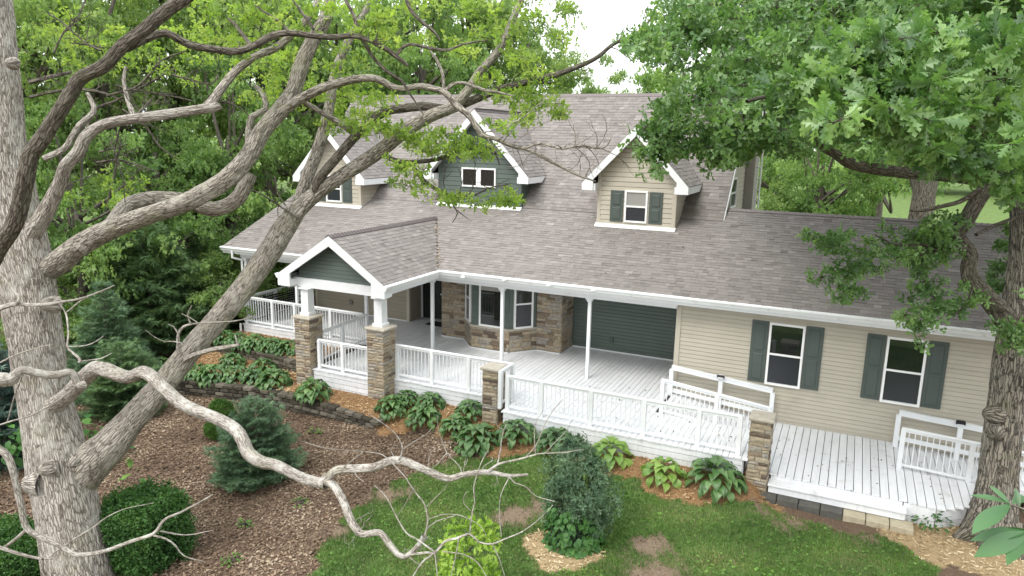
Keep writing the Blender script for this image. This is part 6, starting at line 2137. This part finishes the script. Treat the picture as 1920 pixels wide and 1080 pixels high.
# ------------------------------------------------------------------ shrubs
RS = np.random.default_rng(33)
LEAF1 = [(PLAIN[0] * 1.0, PLAIN[1])]
DSPR = [spray_tpl(RS, 5, 1.25) for _ in range(4)]
PSPR = []
for k in range(4):
    Vs, Fs, b = [], [], 0
    for j in range(4):
        d = nrm(RS.normal(size=3) * 0.8 + np.array((0, 1.0, 0)))
        R = frames(d[None], nrm(RS.normal(0, 0.4, 3) + np.array((0, 0, 1)))[None])[0]
        Vs.append((PLAIN[0] * (1.35, 1, 1)) @ R.T + RS.normal(0, 0.3, 3))
        Fs.append(PLAIN[1] + b)
        b += len(PLAIN[0])
    PSPR.append((np.concatenate(Vs), np.concatenate(Fs)))


def shell_shrub(name, label, cat, loc, fn, n, leaf, mat_, stems=6, H=1.0, seed=0, tpl=None, group=None):
    """fn(rng,n)-> positions (local) and outward normals on/near a surface"""
    rng = np.random.default_rng(seed)
    loc = np.array(loc, float)
    t = thing(name, label, cat, loc, group)
    p, nn = fn(rng, n)
    p = p + loc
    tpl = tpl or PSPR
    ax = nrm(nn * 0.7 + rng.normal(0, 0.5, p.shape) + np.array((0, 0, 0.15)))
    nh = nn + rng.normal(0, 0.35, p.shape) + np.array((0, 0, 0.5))
    Rm = frames(ax, nh)
    w = rng.integers(0, len(tpl), len(p))
    patch = 0.5 + 0.18 * np.sin(p[:, 0] * 7 + seed) * np.sin(p[:, 2] * 8) + 0.1 * np.sin(p[:, 1] * 9)
    Vs, Fs, As, b = [], [], [], 0
    for ti in range(len(tpl)):
        s = w == ti
        V, F, A = stamp(tpl[ti], p[s], Rm[s], leaf * rng.uniform(0.7, 1.25, s.sum()), np.clip(patch[s] + rng.normal(0, 0.17, s.sum()), 0, 1))
        Vs.append(V)
        Fs.append(F + b)
        As.append(A)
        b += len(V)
    link('foliage', mesh_np('foliage', np.concatenate(Vs), np.concatenate(Fs), attr=np.concatenate(As)), t, mat_)['kind'] = 'stuff'
    tb = Tubes()
    for k in range(stems):
        a = rng.uniform(0, 6.28)
        q = p[rng.integers(0, len(p))]
        tb.add([loc + (0.05 * math.cos(a), 0.05 * math.sin(a), -0.05), (loc + q) / 2 + rng.normal(0, 0.05, 3), q], [0.02, 0.014, 0.005], 5, 0.2, 0, k)
    tb.build('stems', MAT['bark_bg'], t)
    return t


def super_ell(a, b_, h, e, zc, jit=0.055, fill=0.3):
    def f(rng, n):
        d = nrm(rng.normal(size=(n, 3)))
        k = (np.abs(d) ** e).sum(1) ** (-1 / e)
        lump = 1 + 0.06 * np.sin(d[:, 0] * 6 + 1) * np.sin(d[:, 2] * 5) + 0.05 * np.sin(d[:, 1] * 8 + d[:, 2] * 3)
        r = k * lump * (1 - fill * rng.random(n) ** 2)
        p = d * r[:, None] * np.array((a, b_, h)) + rng.normal(0, jit, (n, 3))
        p[:, 2] += zc
        ok = p[:, 2] > 0.02
        nn = nrm(d * np.array((1 / a, 1 / b_, 1 / h)) * np.abs(d) ** (e - 2 if e > 2 else 0))
        return p[ok], nn[ok]
    return f


shell_shrub('clipped_hedge', 'flat topped clipped shrub right of the oak trunk base', 'shrub', gp(272, 1052), super_ell(0.68, 0.66, 0.62, 4.5, 0.62), 8500, 0.055, MAT['hedge'], 8, 1.3, 41, DSPR)
shell_shrub('clipped_hedge', 'low spreading clipped shrub left of the oak trunk at the bottom corner', 'shrub', gp(8, 1078), super_ell(0.95, 0.7, 0.42, 3.0, 0.40), 7500, 0.055, MAT['hedge'], 6, 1.0, 42, DSPR)
shell_shrub('boxwood_ball', 'small round boxwood just behind the young spruce', 'shrub', gp(416, 800), super_ell(0.34, 0.34, 0.40, 2.0, 0.38, 0.015, 0.2), 3500, 0.03, MAT['box'], 3, 0.7, 43, DSPR)
shell_shrub('boxwood_ball', 'tiny round boxwood at the left foot of the young spruce', 'shrub', gp(408, 822), super_ell(0.30, 0.28, 0.26, 2.0, 0.26, 0.015, 0.2), 2500, 0.03, MAT['box'], 3, 0.5, 44, DSPR)


def vine_fn(rng, n):
    z = rng.random(n) * 2.05
    a = rng.uniform(0, 6.283, n)
    prof = np.interp(z, [0, 0.25, 0.7, 1.05, 1.35, 1.65, 1.9, 2.05], [0.40, 0.48, 0.54, 0.70, 0.70, 0.55, 0.32, 0.12])
    prof = 0.9 * prof * (1 + 0.26 * np.sin(a * 2 + z * 2.3) + 0.16 * np.sin(a * 5 - z * 5) + 0.1 * np.sin(a * 9 + z * 11))
    r = prof * (1 - 0.35 * rng.random(n) ** 2)
    p = np.stack([r * np.cos(a) + 0.10 * np.sin(z * 1.7) , r * np.sin(a), z], -1) + rng.normal(0, 0.05, (n, 3))
    sh = rng.random(n) < 0.04
    p[sh] += rng.normal(0, 0.14, (sh.sum(), 3))
    keep = np.sin(a * 4 + z * 5.5) * np.sin(z * 7 - a * 3) > -0.72
    p, a, n = p[keep], a[keep], keep.sum()
    nn = nrm(np.stack([np.cos(a), np.sin(a), np.full(n, 0.35)], -1))
    return p, nn


bl = np.array((BUSH[0], BUSH[1] + 0.35, float(gz(*BUSH))))
vb = shell_shrub('vine_shrub', 'tall blue green leafy shrub alone on the lawn in front of the porch', 'shrub', bl, vine_fn, 5200, 0.07, MAT['vine'], 10, 2.2, 45, tpl=[rosette(RS, PLAIN2, 4, (0.5, 1.4)) for _ in range(4)])


def skirt_fn(rng, n):
    a = rng.uniform(0, 6.283, n)
    z = rng.random(n) ** 1.4 * 0.85
    r = 0.56 * (1 - 0.12 * z) * (1 - 0.15 * rng.random(n))
    return np.stack([r * np.cos(a) + 0.03, r * np.sin(a) - 0.05, z + 0.03], -1), nrm(np.stack([np.cos(a), np.sin(a), np.full(n, 0.2)], -1))


rng = np.random.default_rng(46)
p, nn = skirt_fn(rng, 700)
Rm = frames(nrm(nn * 0.5 + np.array((0, 0, -0.7)) + rng.normal(0, 0.3, p.shape)), nn + np.array((0, 0, 0.4)) + rng.normal(0, 0.25, p.shape))
V, F, A = stamp((PLAIN[0] * (1.7, 1, 1), PLAIN[1]), p + bl, Rm, 0.13 * rng.uniform(0.7, 1.2, len(p)), np.clip(rng.normal(0.5, 0.25, len(p)), 0, 1))
link('broad_leaf_skirt', mesh_np('broad_leaf_skirt', V, F, attr=A), vb, MAT['vine_low'])['kind'] = 'stuff'

# lime green oak sapling under the dead twigs
sp = thing('oak_sapling', 'lime green oak sapling under the dead twigs at the bottom', 'tree', gp(862, 1080, -0.82))
tb = Tubes()
sl0 = np.array(sp.location)
tplS = [rosette(RS, OAK, 6, (0.7, 1.5), (0.7, 1.2)) for _ in range(4)]
C = np.array([at_d(x, y, d) for x, y, d in ((852, 990, 12.4), (885, 985, 12.4), (915, 985, 12.5), (925, 1010, 12.4), (860, 1015, 12.2), (890, 1020, 12.2), (915, 1030, 12.2), (850, 1050, 12.1), (875, 1055, 12.0), (905, 1058, 12.0), (835, 1075, 12.0), (870, 1080, 11.9), (900, 1080, 11.9), (920, 1075, 11.9), (845, 1020, 12.2), (905, 1000, 12.3), (840, 1040, 12.2))])
for c in C:
    tb.add([sl0, (sl0 + c) / 2 + np.array((0, 0, 0.15)), c], [0.014, 0.01, 0.004], 5, 0.2, 0, 2)
leaf_mass('foliage', MAT['sapling'], sp, C, np.full(len(C), 0.15), np.full(len(C), 8), tplS, 0.14, RS, 0.15, 0.5, None, 0.6)['kind'] = 'stuff'
tb.build('stem', MAT['bark_limb'], sp)

# broad leaved plants at the wood edge
BROAD = leaf_template([0, .1, .3, .5, .7, .88, 1], [.01, .15, .30, .32, .25, .12, 0], 0, 0.3, 0.2)


def leafy(name, label, cat, loc, n, R, H, size, mat_, seed, tpl=BROAD, group=None):
    rng = np.random.default_rng(seed)
    loc = np.array(loc, float)
    t = thing(name, label, cat, loc, group)
    a = rng.uniform(0, 6.28, n)
    u = rng.random(n) ** 0.6
    p = np.stack([np.cos(a) * u * R, np.sin(a) * u * R, H * (1 - 0.6 * u ** 2) * rng.uniform(0.35, 1.0, n)], -1) + loc
    o_ = np.stack([np.cos(a), np.sin(a), np.full(n, 0.15)], -1)
    Rm = frames(nrm(o_ + rng.normal(0, 0.35, p.shape) + np.array((0, 0, -0.1))), np.tile((0, 0, 1.0), (n, 1)) + rng.normal(0, 0.3, p.shape))
    V, F, A = stamp(tpl, p, Rm, size * rng.uniform(0.65, 1.2, n), np.clip(rng.normal(0.5, 0.25, n), 0, 1))
    link('foliage', mesh_np('foliage', V, F, attr=A), t, mat_)['kind'] = 'stuff'
    tb = Tubes()
    for i in range(0, n, max(1, n // 14)):
        tb.add([loc + (0, 0, -0.03), (loc + p[i]) / 2 + rng.normal(0, 0.03, 3), p[i]], [0.008, 0.006, 0.003], 4, 0.2, 0, 1)
    tb.build('stems', MAT['bark_bg'], t)
    return t


leafy('broadleaf_shrub', 'broad leaved shrub at the left edge behind the oak trunk', 'shrub', gp(18, 880), 90, 0.75, 1.3, 0.30, MAT['vine_low'], 51)
leafy('broadleaf_shrub', 'broad leaved shrub in the crook of the leaning oak limb', 'shrub', gp(168, 860), 80, 0.7, 1.1, 0.28, MAT['vine_low'], 52)
leafy('maple_seedling', 'small five leaved seedling on the leaf bed beside the oak', 'plant', gp(258, 935), 9, 0.18, 1.35, 0.24, MAT['weed'], 53)
leafy('low_shrub', 'low green weedy shrub beside the right oak base and the step', 'shrub', gp(1745, 990, -0.85), 120, 0.34, 0.42, 0.11, MAT['vine_low'], 54, PLAIN)
for k, (px_, py_, lb) in enumerate(((590, 812, 'tiny weed on the leaf bed near the block wall'), (460, 990, 'small weed on the leaf bed below the young spruce'), (435, 1065, 'bright weed at the bottom of the leaf bed'), (563, 955, 'small weed at the lawn edge of the leaf bed'), (345, 1030, 'low weed right of the clipped shrub'))):
    leafy('weed', lb, 'weed', gp(px_, py_), 26, 0.16, 0.16, 0.09, MAT['weed'], 60 + k, PLAIN, 'weeds on the leaf bed')

# ------------------------------------------------------------------ hostas: each leaf a piece
def hosta_mesh(nm, w, L, mat_):
    ts = [0, .12, .28, .45, .62, .78, .9, 1]
    ws = np.array([.02, .13, .23, .26, .22, .14, .06, 0]) * w
    V, F = [], []
    for t, ww in zip(ts, ws):
        y = t
        zc = 0.38 * math.sin(t * 2.2) - 0.42 * t * t
        V += [(0, y, zc), (-ww, y + ww * 0.12, zc + 0.05 * (ww > 0)), (ww, y + ww * 0.12, zc + 0.05 * (ww > 0))]
    for i in range(len(ts) - 1):
        a, b = 3 * i, 3 * i + 3
        F += [(a, a + 1, b + 1, b), (a, b, b + 2, a + 2)]
    me = mesh_np(nm, np.array(V), np.array(F), smooth=True)
    me.materials.append(mat_)
    return me


HM = [hosta_mesh('leaf', w, 1, MAT['hosta']) for w in (0.85, 1.0, 1.15)]
HML = [hosta_mesh('leaf', w, 1, MAT['hosta_light']) for w in (1.3, 1.5)]


def hosta(label, loc, R, light=False, seed=0, n=92):
    R = R * 1.14
    rng = np.random.default_rng(seed)
    loc = np.array(loc, float)
    t = thing('hosta', label, 'hosta', loc, 'hostas planted along the porch and terraces')
    tb = Tubes()
    if light:
        n = 46
        R *= 0.86
    for k in range(n):
        f = (k + 0.5) / n                       # 0 inner .. 1 outer
        a = k * 2.39996 + rng.normal(0, 0.2)
        tl = math.radians(8 + 76 * f ** 0.75) + rng.normal(0, 0.08)
        L = R * (0.44 if not light else 0.5) * rng.uniform(0.8, 1.2)
        o_ = np.array((math.cos(a), math.sin(a), 0))
        r0 = R * 0.74 * math.sin(tl)
        z0 = R * (0.60 * math.cos(tl) + 0.10) * rng.uniform(0.92, 1.06)
        d = nrm(o_ * (0.45 + 0.6 * math.cos(tl)) + np.array((0, 0, 0.25 - 0.72 * math.sin(tl))) + rng.normal(0, 0.12, 3))
        Rm = frames(d[None], (np.array((0, 0, 1.0)) + rng.normal(0, 0.15, 3))[None])[0] * L
        b0 = loc + o_ * (r0 - 0.12 * R) + np.array((0, 0, z0))
        ob = bpy.data.objects.new('leaf', (HML if light else HM)[rng.integers(0, 2 if light else 3)])
        COL.objects.link(ob)
        ob.parent = t
        ob.matrix_parent_inverse = parent_inv(t)
        M4 = Matrix.Identity(4)
        for i in range(3):
            for j in range(3):
                M4[i][j] = Rm[i][j]
            M4[i][3] = b0[i]
        ob.matrix_basis = M4
        if k % 2 == 0:
            tb.add([loc, (loc + b0) / 2 + np.array((0, 0, 0.04)), b0], [0.006, 0.005, 0.004], 4, 0.2, 0, 1)
    tb.build('stalks', MAT['hosta_light' if light else 'weed'], t)
    return t


def hp(px_, py_, z, ymax=None):
    P = at_z(px_, py_, z)
    if ymax is not None and P[1] > ymax:
        P = at_y(px_, py_, ymax)
    return np.array((P[0], P[1], max(float(gz(P[0], P[1])) - 0.01, -2)))


HS = [(735, 768, 'dark hosta at the right foot of the right portico pillar', 0.46, 0), (762, 733, 'small hosta against the skirting just right of the portico pillar', 0.36, 0), (793, 784, 'dark hosta in the front row, second right of the portico pillar', 0.48, 0), (806, 738, 'hosta against the skirting under the middle railing', 0.42, 0),
      (882, 758, 'hosta against the skirting left of the short pillar', 0.42, 0), (856, 800, 'hosta in front of and left of the short pillar', 0.44, 0), (896, 826, 'largest dark hosta directly before the short pillar', 0.62, 0), (968, 818, 'dark hosta right of the short pillar', 0.50, 0), (1040, 842, 'rounded hosta behind the tall shrub, under the front railing', 0.48, 0),
      (1146, 862, 'lime green broad leaved hosta nearest the tall shrub', 0.55, 1), (1243, 897, 'lime green broad leaved hosta in the middle of the front bed', 0.52, 1), (1340, 915, 'wide dark hosta left of the rightmost stone pillar', 0.62, 0)]
for k, (px_, py_, lb, R, lt) in enumerate(HS):
    P = hp(px_, py_, -0.6, -3.15 if px_ < 930 else -3.95)
    hosta(lb, P, R, bool(lt), 100 + k)
HT = [(588, 742, -0.55, 'dark hosta at the foot of the left portico pillar', 0.52), (398, 712, -0.6, 'hosta at the left front of the lower terrace', 0.50), (436, 684, -0.58, 'small bright hosta at the back of the lower terrace', 0.42), (445, 712, -0.6, 'hosta in the middle of the lower terrace front row', 0.46), (515, 722, -0.6, 'hosta at the right front of the lower terrace', 0.52), (492, 696, -0.58, 'loose hosta at the right back of the lower terrace', 0.44), (366, 706, -0.6, 'leftmost hosta of the lower terrace', 0.42), (478, 716, -0.6, 'hosta between the two right front clumps of the lower terrace', 0.40),
      (416, 640, -0.3, 'leftmost hosta of the upper terrace', 0.46), (445, 648, -0.3, 'second hosta from the left on the upper terrace', 0.46), (478, 652, -0.3, 'third hosta from the left on the upper terrace', 0.48), (510, 657, -0.3, 'fourth hosta from the left on the upper terrace', 0.46), (540, 662, -0.3, 'rightmost hosta of the upper terrace, by the portico pillar', 0.46), (448, 612, -0.4, 'hosta left of the porch corner above the upper terrace', 0.40), (432, 618, -0.4, 'hosta furthest left beside the porch corner', 0.40), (296, 690, -0.95, 'hosta at the outer end of the block wall', 0.45)]
for k, (px_, py_, z, lb, R) in enumerate(HT):
    P = at_z(px_, py_, z)
    hosta(lb, (P[0], P[1], float(gz(P[0], P[1])) - 0.01), R, False, 140 + k)

# ------------------------------------------------------------------ ground cover: grass, litter, chips
RG = np.random.default_rng(77)


def cover(name, label, cat, mat_, tpl, n, box, zone_i, size, flat, lift, parent=None, thr=0.5, asp=None):
    x = RG.uniform(box[0], box[1], n)
    y = RG.uniform(box[2], box[3], n)
    z_ = zones(x, y)[zone_i]
    keep = z_ > thr * RG.uniform(0.4, 1.2, n)
    x, y = x[keep], y[keep]
    k = len(x)
    pos = np.stack([x, y, gz(x, y) + lift * RG.random(k)], -1)
    a = RG.uniform(0, 6.28, k)
    if flat:
        D = np.stack([np.cos(a), np.sin(a), RG.normal(0, 0.25, k)], -1)
        N = np.tile((0, 0, 1.0), (k, 1)) + RG.normal(0, 0.45, (k, 3))
    else:
        D = nrm(np.stack([np.cos(a) * 0.6, np.sin(a) * 0.6, RG.uniform(0.5, 1.3, k)], -1))
        N = np.stack([np.cos(a), np.sin(a), np.full(k, 0.3)], -1) * -1
    patch = 0.5 + 0.16 * np.sin(x * 2.1 + y) + 0.14 * np.sin(y * 3.3 - x * 1.7)
    V, F, A = stamp(tpl, pos, frames(D, N), size * RG.uniform(0.5, 1.3, k), np.clip(patch + RG.normal(0, 0.18, k), 0, 1))
    o = link(name, mesh_np(name, V, F, attr=A), None, mat_)
    return tag(o, label, cat, kind='stuff')


BLADE = (np.array([(-.07, 0, 0), (.07, 0, 0), (.0, .6, .03), (0.03, 1, .22)], float), np.array([(0, 1, 2), (2, 1, 3)]))
DEAD = (np.array([(0, 0, 0), (-.3, .4, .16), (0, 1, .03), (.3, .45, .18)], float), np.array([(0, 2, 1), (0, 3, 2)]))
CHIP = (np.array([(-.13, 0, 0), (.13, 0.05, 0), (.11, 1, .03), (-.12, .93, 0.02)], float), np.array([(0, 1, 2), (0, 2, 3)]))
cover('lawn_grass', 'short patchy lawn grass between the porch bed and the frame bottom', 'grass', MAT['grass'], BLADE, 150000, (-6.6, 6.5, -11.5, -3.3), 0, 0.085, False, 0.0)
cover('clover', 'clover and broad weeds mixed through the lawn', 'clover', MAT['weed'], (DIA[0] * (1.3, 1, 1), DIA[1]), 14000, (-6.6, 6.5, -11.5, -3.3), 0, 0.06, True, 0.07, thr=0.9)
cover('leaf_litter', 'carpet of dead brown leaves on the left bed', 'leaves', MAT['litter'], DEAD, 76000, (-18, -3.5, -14, -3.2), 1, 0.075, True, 0.03)
cover('leaf_litter', 'scattered dead leaves under the trees left of the porch', 'leaves', MAT['litter'], DEAD, 16000, (-26, -16, -10, 4), 1, 0.11, True, 0.03)
cover('bark_mulch', 'reddish wood chip mulch along the porch and terraces', 'mulch', MAT['chip'], CHIP, 30000, (-18, 2, -5.4, -0.3), 2, 0.085, True, 0.03)
cover('wood_chips', 'pale wood chips round the tall shrub and the right oak', 'mulch', MAT['chip_pale'], CHIP, 16000, (-3, 8.5, -9, -2.4), 3, 0.085, True, 0.03)
cover('dry_debris', 'dry leaf fragments on the bare soil patches', 'leaves', MAT['litter'], DEAD, 9000, (-7, 6.5, -10, -3.6), 4, 0.05, True, 0.01)


# ------------------------------------------------------------------ debris on the roof valley and the deck
def strew(name, label, pos, nrm_, size, mat_):
    k = len(pos)
    a = RG.uniform(0, 6.28, k)
    D = np.stack([np.cos(a), np.sin(a), RG.normal(0.1, 0.2, k)], -1)
    N = np.tile(nrm_, (k, 1)) + RG.normal(0, 0.3, (k, 3))
    V, F, A = stamp(DEAD, np.asarray(pos), frames(D, N), size * RG.uniform(0.5, 1.3, k), RG.random(k))
    return tag(link(name, mesh_np(name, V, F, attr=A), None, mat_), label, 'leaves', kind='stuff')


t_ = RG.random(90) ** 1.3
va, vb_ = np.array((-8.78, -0.42, 2.86)), np.array((-10.6, 2.4, 4.08))
strew('valley_debris', 'yellow dead leaves caught in the portico roof valley', va + (vb_ - va) * t_[:, None] + RG.normal(0, 0.05, (90, 3)) * (1, 1, 0.1) + (0, 0, 0.02), (0, -0.3, 1.0), 0.07, MAT['chip_pale'])
n = 130
px2 = np.stack([RG.uniform(-4.5, 5.0, n), RG.uniform(-3.4, -0.2, n), np.full(n, 0.012)], -1)
px2[:, 2] = np.where(px2[:, 0] > 1.3, -0.36, 0.012)
px2 = px2[~((px2[:, 0] > -1.45) & (px2[:, 0] < 1.3) & (px2[:, 1] > -1.9))]
strew('deck_debris', 'small dry leaf bits scattered on the white deck', px2, (0, 0, 1.0), 0.06, MAT['litter'])
n = 160
rx, ry = RG.uniform(-9, 6, n), RG.uniform(-0.3, 3.3, n)
strew('roof_debris', 'small leaf bits scattered on the lower roof', np.stack([rx, ry, EZ + S1 * (ry - EY) + 0.03], -1), (0, -0.4, 1.0), 0.05, MAT['litter'])
strew('gutter_debris', 'leaf bits and grit lying along the porch gutter', np.stack([RG.uniform(-1, 6.8, 260), EY - RG.uniform(0.0, 0.1, 260), np.full(260, EZ + 0.008)], -1), (0, 0, 1.0), 0.035, MAT['litter'])
